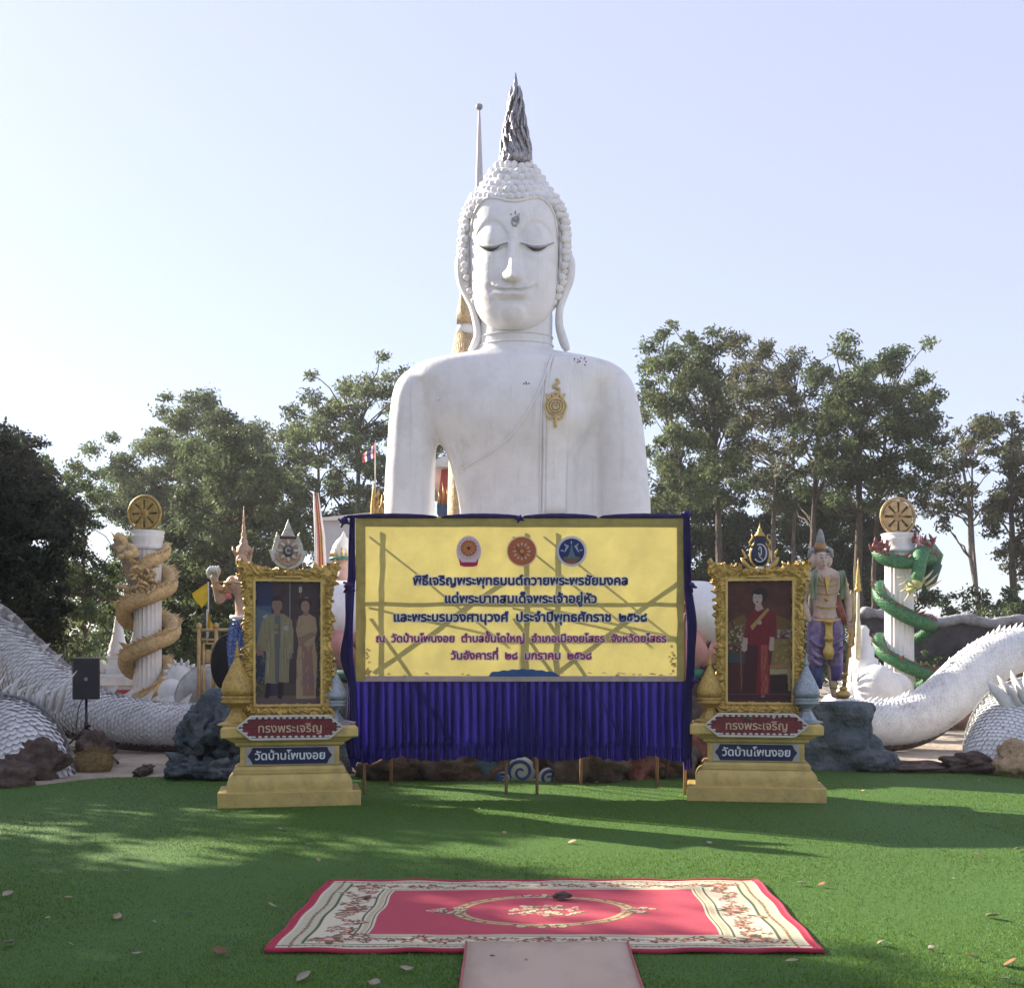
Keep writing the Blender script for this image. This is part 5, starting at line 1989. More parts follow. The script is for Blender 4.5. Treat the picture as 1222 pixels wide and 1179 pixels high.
def crest_left(root, z):
    # lotus shaped silver crest
    def pet(ol, y0, y1, m, nm):
        MB().prism([(a * .0083, z + b_ * .0083) for a, b_ in ol], y0, y1).build(nm, m, root, local=True, bevel=.006)
    pet([(0, -3), (6, -1), (12, 2), (18, 8), (20, 14), (23, 20), (18, 21), (17, 28), (13, 36), (14, 43), (9, 36), (5, 44), (2, 52), (0, 58),
         (-2, 52), (-5, 44), (-9, 36), (-13, 43), (-15, 36), (-17, 28), (-19, 21), (-23, 22), (-20, 14), (-18, 8), (-12, 2), (-6, -1)], -.03, .02, SILV, 'crest_plate')
    pet([(0, 1), (8, 4), (14, 10), (16, 18), (10, 14), (12, 26), (7, 33), (0, 36), (-7, 33), (-12, 26), (-10, 14), (-16, 18), (-14, 10), (-8, 4)], -.045, -.028, ROSEG, 'crest_inlay')
    MB().lathe([(.001, -.02), (.068, -.02), (.072, -.01), (.06, .0), (.001, .0)], 20, (0, 0, 0)).build('tmp', SILV)
    bpy.data.objects.remove(bpy.data.objects['tmp'])
    for k in range(8):
        a = 2 * PI * k / 8
        MB().ell((.075 * math.sin(a), -.05, z + .165 + .085 * math.cos(a)), (.02, .012, .03), 8, 6, rot=Matrix.Rotation(a, 3, 'Y')).build('crest_petal', SILV, root, local=True, smooth=True)
    MB().ell((0, -.05, z + .165), (.055, .02, .06), 16, 10).build('crest_boss', mat('crest_dark', (.10, .08, .08), .4), root, local=True, smooth=True)
    MB().tube([(.02 * math.cos(t), -.072, z + .165 + .028 * math.sin(t)) for t in np.linspace(.4, 5.8, 14)], .007, 6).build('crest_cipher', SILV, root, local=True, smooth=True)
    MB().tube([(x, -.048, z + .30 - .25 * x * x * 4) for x in np.linspace(-.08, .08, 8)], .012, 6).build('crest_band', mat('crest_dark2', (.06, .05, .05), .5), root, local=True, smooth=True)


def crest_right(root, z):
    NAVYE = mat('navy_enamel', (.012, .018, .055), .3)
    u = .0085
    MB().ell((0, -.01, z + 16 * u), (12.5 * u, .03, 17 * u), 28, 16).build('crest_rim', GOLD, root, local=True, smooth=True)
    MB().ell((0, -.022, z + 16 * u), (10.8 * u, .03, 15 * u), 28, 16).build('crest_oval', NAVYE, root, local=True, smooth=True)
    MB().tube([(7.6 * u * math.cos(t), -.045, z + 17 * u + 10.5 * u * math.sin(t)) for t in np.linspace(-2.4, 2.0, 18)], .007, 6).tube([(1.6 * u * math.cos(t), -.054, z + 19 * u + 5.5 * u * math.sin(t)) for t in np.linspace(-2.9, 2.9, 14)], .006, 6).tube([(-1 * u, -.052, z + 13 * u), (2 * u, -.052, z + 10 * u), (4 * u, -.048, z + 7 * u)], .005, 5).build('crest_cipher', mat('cipher_white', (.55, .56, .58), .4), root, local=True, smooth=True, kind='stuff')
    MB().prism([(-7 * u, z + 28 * u), (-5 * u, z + 37 * u), (0, z + 40 * u), (5 * u, z + 37 * u), (7 * u, z + 28 * u)], -.025, .015).build('crest_cap', NAVYE, root, local=True)
    MB().lathe([(.05, z + 37 * u), (.055, z + 39 * u), (.035, z + 40 * u), (.04, z + 42 * u), (.02, z + 43 * u), (.024, z + 45 * u), (.008, z + 48 * u), (.003, z + 53 * u)], 14, (0, -.01, 0)).build('crown', GOLD, root, local=True, smooth=True)
    for s_ in (-1, 1):
        MB().tube([(s_ * a * u, -.02, z + b_ * u) for a, b_ in ((2, -3), (12, -1), (18, 5), (21, 11), (16, 12), (19, 18), (21, 22))], [.018, .022, .024, .018, .016, .012, .004], 8).build('crest_scroll', GOLD, root, local=True, smooth=True)
        MB().tube([(s_ * a * u, -.02, z + b_ * u) for a, b_ in ((10, 24), (12, 30), (8, 36), (10, 40))], [.01, .011, .010, .003], 8).build('crest_scroll', GOLD, root, local=True, smooth=True)
    MB().ell((0, -.03, z - 1 * u), (5 * u, .02, 2.5 * u), 12, 8).build('crest_foot', mat('foot_pale', (.62, .56, .42), .4), root, local=True, smooth=True)


shrine_frame('ornate gilt frame holding a picture of a robed man and a woman in a gown', L0[0] - .015, L0[1] - .02, R(11), 1.0, painter_couple, 1, crest_left)
shrine_frame('ornate gilt frame holding a picture of a woman in a dark red dress', R0[0] + .045, R0[1] - .02, R(-9), 1.02, painter_lady, 2, crest_right)

SILVERP = mat('blue_silver', (.30, .34, .38), .35, .5, var=.25, vs=40, bump=.6, bs=90, dirt=(.16, .19, .2), dscale=16)
GOLDT = mat('textured_gold', (.50, .34, .10), .4, .4, var=.25, vs=40, bump=.8, bs=90, dirt=(.2, .13, .04), dscale=16)


def cone_offering(label, px_, py_base, Yc, z0, sc, m, rz=0):
    """tiered conical offering on a footed tray"""
    x = P(px_, 0, Yc).x
    root = thing('conical_offering', label, 'offering', (x, Yc, z0), rz, group='conical offerings at the portrait shrines')
    def la(nm, prof, n=24, wob=None):
        MB().lathe([(r * sc, z * sc) for r, z in prof], n, wob=wob).build(nm, m, root, local=True, smooth=True)
    MB().lathe([(.13 * sc * 1.25, 0), (.13 * sc * 1.25, .012 * sc), (.105 * sc, .03 * sc), (.06 * sc, .10 * sc), (.055 * sc, .115 * sc)], 6).build('foot', m, root, local=True)
    la('stem', [(.055, .115), (.045, .13), (.06, .145), (.08, .16), (.10, .165)])
    la('tray', [(.05, .16), (.125, .185), (.13, .195), (.115, .215), (.128, .225), (.128, .235), (.11, .245)])
    la('cone', [(.10, .24), (.128, .27), (.13, .30), (.115, .35), (.09, .41), (.06, .47), (.035, .52), (.022, .55), (.020, .57)], wob=lambda a, z: 1 + .03 * math.sin(a * 12 + z / sc * 60))
    la('tip', [(.022, .565), (.030, .575), (.016, .59), (.022, .60), (.012, .62), (.014, .63), (.006, .66), (.009, .665), (.002, .70)], 12)
    return root


zt = .787
cone_offering('gold cone offering on the left corner of the left plinth', 283, 0, 11.46, zt, 1.18, GOLDT, R(11))
cone_offering('silver cone offering on the right corner of the left plinth', 399, 0, 11.74, zt, .95, SILVERP, R(11))
zt = .79
cone_offering('gold cone offering on the left corner of the right plinth', 847, 0, 12.0, zt, 1.02, GOLDT, R(-9))
cone_offering('silver cone offering on the right corner of the right plinth', 962, 0, 11.80, zt, 1.02, SILVERP, R(-9))
cone_offering('second gold cone, half hidden behind the left side of the left portrait frame', 293, 0, 11.75, .787, 1.2, GOLDT, R(11))
cone_offering('second gold cone, half hidden behind the left side of the right portrait frame', 857, 0, 12.28, .81, .9, GOLDT, R(-9))
# little bundles lying in front of the frames
for k, (px_, Yc, z, r, m, lb) in enumerate([
        (321, 11.31, .80, .05, mat('grey_cloth', (.13, .13, .14), .9, var=.3), 'small grey cloth bundle in front of the left portrait, left one'),
        (333, 11.33, .80, .045, mat('grey_cloth2', (.17, .17, .19), .9, var=.3), 'small paler cloth bundle in front of the left portrait, beside its middle'),
        (362, 11.38, .80, .055, mat('brown_cloth', (.06, .045, .05), .9, var=.3), 'dark brown bundle in front of the left portrait, right of its middle'),
        (377, 11.40, .80, .03, mat('brown_cloth2', (.06, .045, .05), .9, var=.3), 'tiny dark bundle in front of the left portrait at its right end'),
        (893, 11.70, .82, .045, mat('brown_cloth3', (.09, .06, .05), .9, var=.3), 'brown lump lying in front of the right portrait, left of the white blooms')]):
    mb = MB()
    c = P(px_, 0, Yc)
    rock(mb, (c.x, Yc, z + r * .5), (r, r * .8, r * .8), 200 + k, sub=3, flat_bottom=True)
    mb.alone('cloth_bundle', m, lb, 'bundle', (c.x, Yc, z), smooth=True)
for k, (px_, z) in enumerate(((924, .83), (931, .835), (939, .83), (943, .815))):
    c = P(px_, 0, 11.66)
    root = thing('white_flower', ['leftmost white bloom in front of the right portrait', 'second white bloom from the left, highest of the row, right portrait', 'third white bloom from the left by the right portrait', 'last white bloom of the row, nearest the silver cone'][k], 'flower', (c.x, 11.66, z), group='white blooms at the right portrait')
    WF = MATS.get('white_flower') or mat('white_flower', (.74, .66, .60), .6, transl=.2)
    for j in range(9):
        a = 2.4 * j
        rr = .030 * (j / 9) ** .5
        MB().ell((rr * math.cos(a), rr * math.sin(a), .022 + .012 * (1 - j / 9)), (.016, .016, .02), 7, 5).build('petal', WF, root, local=True, smooth=True)
cl = MB()
c = P(412, 0, 11.75)
cl.add([(c.x - .09, 11.50, .80), (c.x + .08, 11.53, .79), (c.x + .11, 11.75, .80), (c.x - .07, 11.78, .83), (c.x, 11.6, .815)], [(0, 1, 4), (1, 2, 4), (2, 3, 4), (3, 0, 4)])
cl.alone('folded_cloth', mat('grey_violet_cloth', (.20, .20, .23), .8), 'grey folded cloth on the right end of the left plinth, beside the silver cone', 'cloth', (c.x, 11.6, .8), solid=.008)
# ------------------------------------------------------------------ nagas, dragon columns, guardians and the rest
def scaled_tube(root, path, Ys, rad, pitch, seed, name='scaled_body', fin=None, belly=None, relief=1.0):
    """path in photo pixels with a distance each; overlapping scales all round"""
    pts4 = cr([(p[0], p[1], y, r) for p, y, r in zip(path, Ys, rad)], 14)
    C_ = [P(q[0], q[1], q[2]) for q in pts4]
    Rr = [q[3] for q in pts4]
    # even resample
    L = [0]
    for a, b_ in zip(C_[:-1], C_[1:]):
        L.append(L[-1] + (b_ - a).length)
    n = max(8, int(L[-1] / (pitch * .5)))
    ss = np.linspace(0, L[-1], n)
    arr = np.array([list(c) + [r] for c, r in zip(C_, Rr)])
    A = np.stack([np.interp(ss, L, arr[:, k]) for k in range(4)], 1)
    cen = [Vector(a[:3]) for a in A]
    rr = A[:, 3]
    frames = []
    u = None
    for i in range(n):
        t = (cen[min(i + 1, n - 1)] - cen[max(i - 1, 0)]).normalized()
        u0 = Vector((0, 0, 1)) if u is None else u
        u = (u0 - t * u0.dot(t)).normalized()
        frames.append((t, u, t.cross(u)))
    core = MB()
    core.tube(cen, list(rr * .97), 36, up=frames[0][1])
    core.build('body', SCALE, root, smooth=True)
    sc = MB()
    K = max(10, int(2 * PI * float(np.mean(rr)) / pitch))
    rgq = np.random.default_rng(seed)
    for i in range(0, n - 2):
        t, u, b_ = frames[i]
        for k in range(K):
            a = 2 * PI * (k + .5 * (i % 2) + .12 * rgq.normal()) / K
            w_ = 2 * PI / K * .56
            r = rr[i]
            lift = (r * .022 * (1 + .5 * rgq.random()) + .005) * relief
            def pt(aa, dr, ds):
                j = min(max(i + ds, 0), n - 1)
                j0 = int(j)
                tt, uu, bb = frames[j0]
                c = cen[j0] + tt * (j - j0) * (L[-1] / n)
                return c + (uu * math.cos(aa) + bb * math.sin(aa)) * (rr[j0] + dr)
            v = [pt(a - w_, -.002, 0.2), pt(a, .002, -.4), pt(a + w_, -.002, 0.2), pt(a + w_ * .75, lift * .8, 1.1), pt(a, lift, 1.75), pt(a - w_ * .75, lift * .8, 1.1)]
            sc.add(v, [(0, 1, 2, 3), (0, 3, 5), (5, 3, 4)])
    o = sc.build('scales', SCALE, root, smooth=False, kind='stuff')
    if fin:
        step_, fh, dark = fin
        fm = MB()
        fd = MB()
        for i in range(2, n - 3, step_):
            t, u, b_ = frames[i]
            base = cen[i] + u * rr[i] * .96
            h_ = fh * (1 + .25 * rgq.normal())
            tip = base + u * h_ + t * h_ * .9
            mid = base + u * h_ * .5 + t * h_ * .25
            fm.add([base - t * h_ * .45 - b_ * .02, base + t * h_ * .45 - b_ * .02, base + t * h_ * .45 + b_ * .02, base - t * h_ * .45 + b_ * .02, tip, mid - b_ * .03, mid + b_ * .03],
                   [(0, 1, 5), (1, 4, 5), (0, 5, 4), (2, 3, 6), (2, 6, 4), (3, 4, 6), (1, 2, 4), (3, 0, 4)])
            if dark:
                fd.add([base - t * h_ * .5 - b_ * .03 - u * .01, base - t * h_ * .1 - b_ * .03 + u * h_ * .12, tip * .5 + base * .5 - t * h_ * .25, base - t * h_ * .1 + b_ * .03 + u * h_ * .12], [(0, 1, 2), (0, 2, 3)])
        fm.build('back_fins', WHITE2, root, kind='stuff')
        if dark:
            fd.build('dark_fin_flaps', BROWN_ROCK, root, kind='stuff')  # dark brown facets marking each fin
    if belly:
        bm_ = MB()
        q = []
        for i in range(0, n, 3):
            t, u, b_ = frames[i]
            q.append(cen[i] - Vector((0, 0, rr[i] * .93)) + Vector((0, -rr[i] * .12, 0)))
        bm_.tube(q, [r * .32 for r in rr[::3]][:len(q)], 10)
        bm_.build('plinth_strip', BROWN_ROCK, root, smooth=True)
    return cen, rr, frames


g1 = 'white scaled naga bodies'
t = thing('naga', 'long white scaled naga body sweeping down from the left edge behind the loudspeaker', 'statue', (P(60, 0, 18.2).x, 18.2, 0), group=g1)
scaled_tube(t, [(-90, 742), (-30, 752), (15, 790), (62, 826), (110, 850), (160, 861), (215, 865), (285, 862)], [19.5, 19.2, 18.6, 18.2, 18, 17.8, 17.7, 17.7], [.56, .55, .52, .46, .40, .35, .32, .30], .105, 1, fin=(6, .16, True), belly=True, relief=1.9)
t = thing('naga', 'finned white naga coil bulging in at the left edge before the long body', 'statue', (P(20, 0, 14.8).x, 14.8, 0), group=g1)
scaled_tube(t, [(-120, 900), (-70, 880), (-25, 878), (15, 888), (32, 925), (34, 985)], [16.2, 15.6, 15.1, 14.7, 14.4, 14.3], [.56, .56, .56, .55, .53, .5], .092, 2, relief=1.5)
for k in range(9):
    a = -6 + k * 10
    tip = P(a + 12 + (k % 3) * 3, 806 + (k % 2) * 12 - 6 * math.sin(k), 15.0)
    b0 = P(a - 6, 840 - 5 * math.sin(k * .35), 15.0)
    mb = MB()
    mb.tube([b0 + Vector((0, .05, -.1)), b0.lerp(tip, .5) + Vector((-.03, 0, .02)), tip], [.085, .055, .006], 8, flat=.45)
    mb.build('crest_fin', WHITE2, t, smooth=True)
t = thing('naga', 'long white naga body rising to the right edge in front of the green dragon', 'statue', (P(1090, 0, 18.4).x, 18.4, 0), group=g1)
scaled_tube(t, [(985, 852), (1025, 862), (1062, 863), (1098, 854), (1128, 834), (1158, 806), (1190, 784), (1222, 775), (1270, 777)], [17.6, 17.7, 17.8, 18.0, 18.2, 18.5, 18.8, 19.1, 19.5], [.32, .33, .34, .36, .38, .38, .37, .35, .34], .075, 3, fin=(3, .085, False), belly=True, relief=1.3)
t = thing('naga', 'round white naga coil bulging in at the right edge in front of the lawn rock', 'statue', (P(1215, 0, 15.2).x, 15.2, 0), group=g1)
scaled_tube(t, [(1330, 872), (1285, 862), (1250, 858), (1217, 868), (1203, 905), (1200, 960)], [17.0, 16.3, 15.7, 15.2, 14.9, 14.8], [.58, .58, .58, .57, .54, .5], .062, 4, relief=.9)
for k, (bx_, by_, tx, ty) in enumerate([(1208, 850, 1178, 812), (1214, 842, 1190, 806), (1220, 838, 1206, 800), (1228, 838, 1222, 802), (1240, 838, 1240, 800)]):
    mb = MB()
    a, b_ = P(bx_, by_, 14.75), P(tx, ty, 14.9)
    mb.tube([a, a.lerp(b_, .4) + Vector((.02, -.04, 0)), a.lerp(b_, .75), b_], [.10, .085, .06, .008], 10, flat=.5)
    mb.build('crest_fin', WHITE2, t, smooth=True)

# small naga heads and shells further back
def fan_fins(root, px_, py_, Y, r, n, a0, a1, L_, m=None, wd=.04):
    for k in range(n):
        a = a0 + (a1 - a0) * k / max(n - 1, 1)
        c = P(px_, py_, Y)
        d = Vector((math.sin(a), 0, math.cos(a)))
        MB().tube([c + d * r, c + d * (r + L_ * .5) + Vector((.02, -.02, 0)), c + d * (r + L_)], [wd, wd * .7, .004], 6, flat=.5).build('fin', m or WHITE2, root, smooth=True)


t = thing('naga', 'sunlit white coiled naga with a spiky back left of the green dragon column', 'statue', (P(1035, 0, 20.5).x, 20.5, 0), group=g1)
mb = MB()
mb.ell(P(1046, 835, 20.4), (.46, .45, .62), 24, 16).ell(P(1025, 840, 20.6), (.45, .4, .55), 20, 12).ell(P(1068, 822, 20.8), (.30, .3, .30), 16, 10).ell(P(1042, 878, 20.4), (.9, .5, .35), 20, 12)
mb.build('body', WHITE2, t, smooth=True)
mb = MB().lathe([(.26, 0), (.26, .3), (.19, .34), (.20, .50), (.14, .55), (.15, .68), (.10, .72), (.11, .82), (.05, .9)], 16, P(1030, 800, 20.8) - Vector((0, 0, .1)))
mb.build('tiered_neck', WHITE2, t, smooth=True)
fan_fins(t, 1020, 842, 20.3, .42, 9, -1.5, .3, .28)
fan_fins(t, 1052, 812, 20.3, .12, 5, -.8, .6, .2)
t = thing('naga', 'white shell shaped naga coil with fins between the golden column and the grey boulder', 'statue', (P(240, 0, 20).x, 20, 0), group=g1)
scaled_tube(t, [(222, 842), (232, 822), (250, 812), (264, 822), (272, 850)], [20.2, 20, 19.9, 19.9, 20], [.22, .27, .28, .27, .25], .07, 6)
mb = MB().ell(P(216, 808, 20.6), (.26, .22, .26), 16, 12).ell(P(205, 826, 20.4), (.24, .2, .24), 16, 12).ell(P(214, 850, 20.2), (.5, .3, .3), 16, 10).ell(P(282, 840, 20.0), (.42, .3, .42), 18, 12).ell(P(190, 858, 19.6), (.4, .25, .12))
mb.build('coil_base', WHITE2, t, smooth=True)
fan_fins(t, 216, 808, 20.5, .24, 8, -1.6, 1.2, .10, wd=.05)
fan_fins(t, 262, 815, 19.8, .22, 6, -.3, 1.0, .20, wd=.04)


# fluted columns with a wheel of the law
def column(label, px_, Y, wtop, ybase, r, hand):
    c = P(px_, 0, Y)
    ztop, z0 = P(0, wtop, Y).z, 0.0
    root = thing('column', label, 'column', (c.x, Y, 0), group='white fluted columns')
    n = 96
    mb = MB()
    mb.lathe([(r * 1.02, z0), (r * 1.0, z0 + .4), (r * .97, ztop - .42), (r * .98, ztop - .35)], n, (c.x, Y, 0), wob=lambda a, z: 1 - .075 * abs(math.sin(a * 10)) ** .7)
    mb.build('shaft', WHITE2, root, smooth=False)
    MB().lathe([(r * .99, ztop - .36), (r * 1.10, ztop - .33), (r * 1.10, ztop - .29), (r * 1.03, ztop - .27), (r * 1.05, ztop - .2), (r * 1.12, ztop - .12), (r * 1.15, ztop - .08), (r * 1.10, ztop - .075), (r * 1.2, ztop - .02), (r * 1.2, ztop)], 40, (c.x, Y, 0)).build('capital', WHITE2, root, smooth=True)
    MB().lathe([(r * 1.5, 0), (r * 1.5, .18), (r * 1.25, .24), (r * 1.2, .34), (r * 1.03, .4)], 40, (c.x, Y, 0)).build('base', WHITE2, root, smooth=True)
    return root, c, ztop


def wheel(label, px_, py_, Y, rpx, tilt, bronze):
    c = P(px_, py_, Y)
    rr = rpx * Y / F
    root = thing('wheel', label, 'wheel', (c.x, Y, c.z), tilt, group='wheels of the law on the columns')
    def rim(r, rad, nm):
        MB().tube([(r * math.cos(a), 0, r * math.sin(a)) for a in np.linspace(0, 2 * PI, 49)], rad, 8, up=(0, 1, 0)).build(nm, bronze, root, local=True, smooth=True)
    rim(rr * .94, rr * .075, 'rim')
    rim(rr * .78, rr * .05, 'inner_rim')
    # plate with eight slots: wedges between the spokes
    for k in range(8):
        a0 = 2 * PI * (k + .5) / 8
        pts = []
        h = PI / 8 * .76
        for q in np.linspace(-h, h, 7):
            pts.append((rr * .80 * math.cos(a0 + q), rr * .80 * math.sin(a0 + q)))
        pts.append((rr * .24 * math.cos(a0 + h * .9), rr * .24 * math.sin(a0 + h * .9)))
        pts.append((rr * .24 * math.cos(a0 - h * .9), rr * .24 * math.sin(a0 - h * .9)))
        MB().prism(pts, -.025, .03).build('panel', bronze, root, local=True, bevel=.012)
        c2, s2 = math.cos(2 * PI * k / 8), math.sin(2 * PI * k / 8)
    MB().prism(disc_pts(0, 0, rr * .86, 40), .035, .06).build('back_disc', mat('wheel_slot_shade_%d' % int(px_), (.13, .09, .04), .7, var=.3), root, local=True)  # dark disc added behind the panels so the slots read as shaded
    MB().ell((0, 0, 0), (rr * .26, .07, rr * .26), 20, 10).tube([(rr * .16 * math.cos(a), -.06, rr * .16 * math.sin(a)) for a in np.linspace(0, 2 * PI, 25)], .012, 6).build('hub', bronze, root, local=True, smooth=True)
    MB().ell((0, -.075, 0), (rr * .06, .03, rr * .06), 10, 6).build('hub_boss', mat('hub_red_%d' % int(px_), (.22, .06, .03), .5), root, local=True, smooth=True)
    MB().box((0, 0, -rr * 1.03), (rr * .5, .12, rr * .12)).build('foot', bronze, root, local=True, bevel=.01)
    return root


WG = mat('wheel_gold', (.40, .29, .08), .42, .35, var=.25, vs=14, bump=.2, bs=50, dirt=(.12, .09, .03), dscale=9, damt=.6)
WG2 = mat('wheel_gold_pale', (.44, .31, .15), .5, .25, var=.25, vs=14, bump=.2, bs=50, dirt=(.14, .10, .05), dscale=9, damt=.5)
LY = 22.0
column('white fluted column wrapped by the golden dragon', 176, LY, 634, 830, .265, 1)
wheel('golden spoked wheel on top of the left column, above the golden dragon', 172.5, 613, LY, 22.5, R(-14), WG)
column('white fluted column wrapped by the green dragon', 1073, LY, 637, 830, .275, -1)
wheel('pale golden spoked wheel on top of the right column, above the green dragon', 1071.5, 616.5, LY, 23, R(10), WG2)


def dragon_coil(root, pts, rad, m, fin_m, fin_n, fin_h, belly_m=None, Y=LY):
    """pts (px, py, depth m) smooth coil with spines along its outer top"""
    q = cr([(a, b_, d, r) for (a, b_, d), r in zip(pts, rad)], 12)
    C_ = [P(a, b_, Y) + Vector((0, -d, 0)) for a, b_, d, r in q]
    rr = [x[3] * .72 for x in q]
    MB().tube(C_, rr, 18).build('body', m, root, smooth=True)
    # scale bumps
    sc = MB()
    rg_ = np.random.default_rng(len(pts))
    for i in range(0, len(C_) - 1):
        t = (C_[i + 1] - C_[i]).normalized()
        u = t.cross(Vector((0, 1, 0)));
        if u.length < .1:
            u = Vector((0, 0, 1))
        u.normalize()
        b_ = t.cross(u)
        for k in range(12):
            a = 2 * PI * (k + .5 * (i % 2)) / 12
            d = u * math.cos(a) + b_ * math.sin(a)
            p = C_[i] + d * rr[i] * .98
            e = rr[i] * .24
            side = t.cross(d)
            sc.add([p - t * e, p + side * e * .7 + d * e * .25, p + t * e + d * e * .35, p - side * e * .7 + d * e * .25], [(0, 1, 2), (0, 2, 3)])
    sc.build('scales', m, root, kind='stuff')
    fm = MB()
    for i in range(1, len(C_) - 1, fin_n):
        t = (C_[i + 1] - C_[i - 1]).normalized()
        out = Vector((C_[i].x - P(176 if C_[i].x < 0 else 1075, 0, Y).x, C_[i].y - Y, 0))
        out = out.normalized() if out.length > .01 else Vector((0, -1, 0))
        d = (out * .75 + Vector((0, 0, .75))).normalized()
        p = C_[i] + d * rr[i] * .9
        h_ = fin_h * (1 + .3 * rg_.normal()) * (rr[i] / .16)
        tip = p + d * h_ - t * h_ * .5
        s_ = d.cross(t) * .012
        fm.add([p - t * h_ * .35 - s_, p + t * h_ * .35 - s_, p + t * h_ * .35 + s_, p - t * h_ * .35 + s_, tip], [(0, 1, 4), (1, 2, 4), (2, 3, 4), (3, 0, 4)])
    fm.build('spines', fin_m, root, kind='stuff')
    return C_, rr


gd = thing('dragon_statue', 'golden dragon coiled round the left column, head near the wheel', 'statue', (P(176, 0, LY).x, LY, 0))
pts = [(166, 833, .25), (176, 830, .42), (192, 822, .36), (201, 806, .05), (192, 790, -.3), (170, 792, -.40), (158, 802, -.1), (155, 792, .2), (165, 780, .42), (190, 768, .40), (207, 756, .08), (196, 740, -.3), (172, 735, -.42), (156, 744, -.15), (152, 734, .2),
       (162, 722, .42), (188, 712, .40), (204, 700, .08), (194, 684, -.25), (176, 678, -.40), (160, 690, -.2), (158, 678, .2), (172, 682, .42), (188, 672, .42), (199, 662, .15), (196, 650, -.15)]
rad = [.06, .12, .15, .16, .16, .17, .19, .20, .21, .21, .20, .19, .19, .20, .20, .20, .20, .19, .18, .17, .16, .17, .20, .17, .14, .10]
dragon_coil(gd, pts, rad, SANDGOLD, SANDGOLD, 2, .15)
# hanging mane, forelegs and horns at the left of the head
for k, (ax_, ay_, bx_, by_, r0) in enumerate([(150, 655, 140, 640, .09), (139, 642, 166, 702, .15), (136, 650, 160, 694, .12), (150, 704, 170, 712, .10), (138, 700, 156, 706, .06), (152, 652, 160, 664, .12), (162, 690, 168, 712, .13), (176, 684, 172, 706, .12)]):
    c = [P(ax_, ay_, LY - .35), P((ax_ + bx_) / 2 + 2, (ay_ + by_) / 2 - 3, LY - .42), P(bx_, by_, LY - .38)]
    MB().tube([Vector(p) for p in [tuple(x) for x in cr([tuple(p) for p in c], 5)]], list(np.linspace(r0 * .5, r0, 11)), 8).build('limb' if k < 6 else 'mane', SANDGOLD if k not in (1, 2, 3) else mat('weathered_tan_%d' % k, (.26, .21, .14), .7, var=.3, bump=.4, bs=40), gd, smooth=True)
mm = MB()
rg = np.random.default_rng(14)
for k in range(46):
    a, b_ = rg.uniform(160, 186), rg.uniform(676, 706)
    c = P(a, b_, LY - .5 + rg.normal() * .05)
    d = Vector((rg.normal() * .5 - .1, -.3, rg.normal() * .5 - .3)).normalized() * rg.uniform(.1, .22)
    mm.tube([c, c + d * .5 + Vector((.02, 0, .02)), c + d], [.035, .03, .003], 5)
mm.build('mane', SANDGOLD, gd, smooth=True, kind='stuff')
hd = MB().ell(P(148, 656, LY - .3), (.15, .2, .13)).ell(P(154, 662, LY - .45), (.11, .16, .09)).ell(P(146, 664, LY - .5), (.09, .14, .05))
hd.build('head', SANDGOLD, gd, smooth=True)
for s_ in (-1, 1):
    MB().tube([P(147 + s_ * 4, 650, LY - .3), P(144 + s_ * 6, 642, LY - .25), P(138 + s_ * 6, 634, LY - .2)], [.04, .03, .004], 6).build('horn', SANDGOLD, gd, smooth=True)

ge = thing('dragon_statue', 'green and maroon dragon coiled round the right column, head hanging at its right', 'statue', (P(1073, 0, LY).x, LY, 0))
pts = [(1080, 838, .2), (1066, 836, .35), (1054, 826, .2), (1056, 812, -.1), (1072, 815, -.35), (1100, 820, -.2), (1109, 806, .1), (1092, 802, .4), (1068, 792, .42), (1050, 778, .15), (1053, 762, -.2), (1075, 764, -.42), (1100, 762, -.3), (1110, 748, .05), (1094, 744, .40), (1068, 733, .42), (1050, 716, .15),
       (1054, 700, -.2), (1075, 700, -.42), (1100, 696, -.25), (1110, 676, .0), (1098, 668, .38), (1072, 673, .42), (1052, 668, .25), (1046, 658, .0), (1056, 654, -.25)]
rad = [.05, .13, .15, .15, .15, .14, .14, .16, .17, .16, .15, .15, .14, .15, .18, .19, .17, .16, .16, .16, .17, .17, .17, .17, .13, .08]
dragon_coil(ge, pts, rad, GREENP, MAROON, 2, .12)
MB().tube([P(1110, 676, LY), P(1114, 664, LY + .05), P(1106, 654, LY - .1), P(1098, 664, LY - .5), P(1096, 682, LY - .6), P(1092, 698, LY - .65)], [.17, .18, .17, .14, .12, .10], 14).build('neck', GREENP, ge, smooth=True)
MB().tube([P(1108, 668, LY - .2), P(1115, 676, LY - .25), P(1110, 692, LY - .3), P(1102, 706, LY - .35)], [.12, .14, .12, .04], 12).build('throat', mat('dark_green', (.02, .06, .035), .5, var=.4), ge, smooth=True)
MB().ell(P(1091, 698, LY - .7), (.14, .18, .09)).ell(P(1087, 704, LY - .75), (.09, .13, .05)).ell(P(1097, 692, LY - .6), (.11, .1, .1)).build('head', mat('head_olive', (.34, .36, .14), .5, var=.4, vs=20, bump=.4, bs=40), ge, smooth=True)
mm = MB()
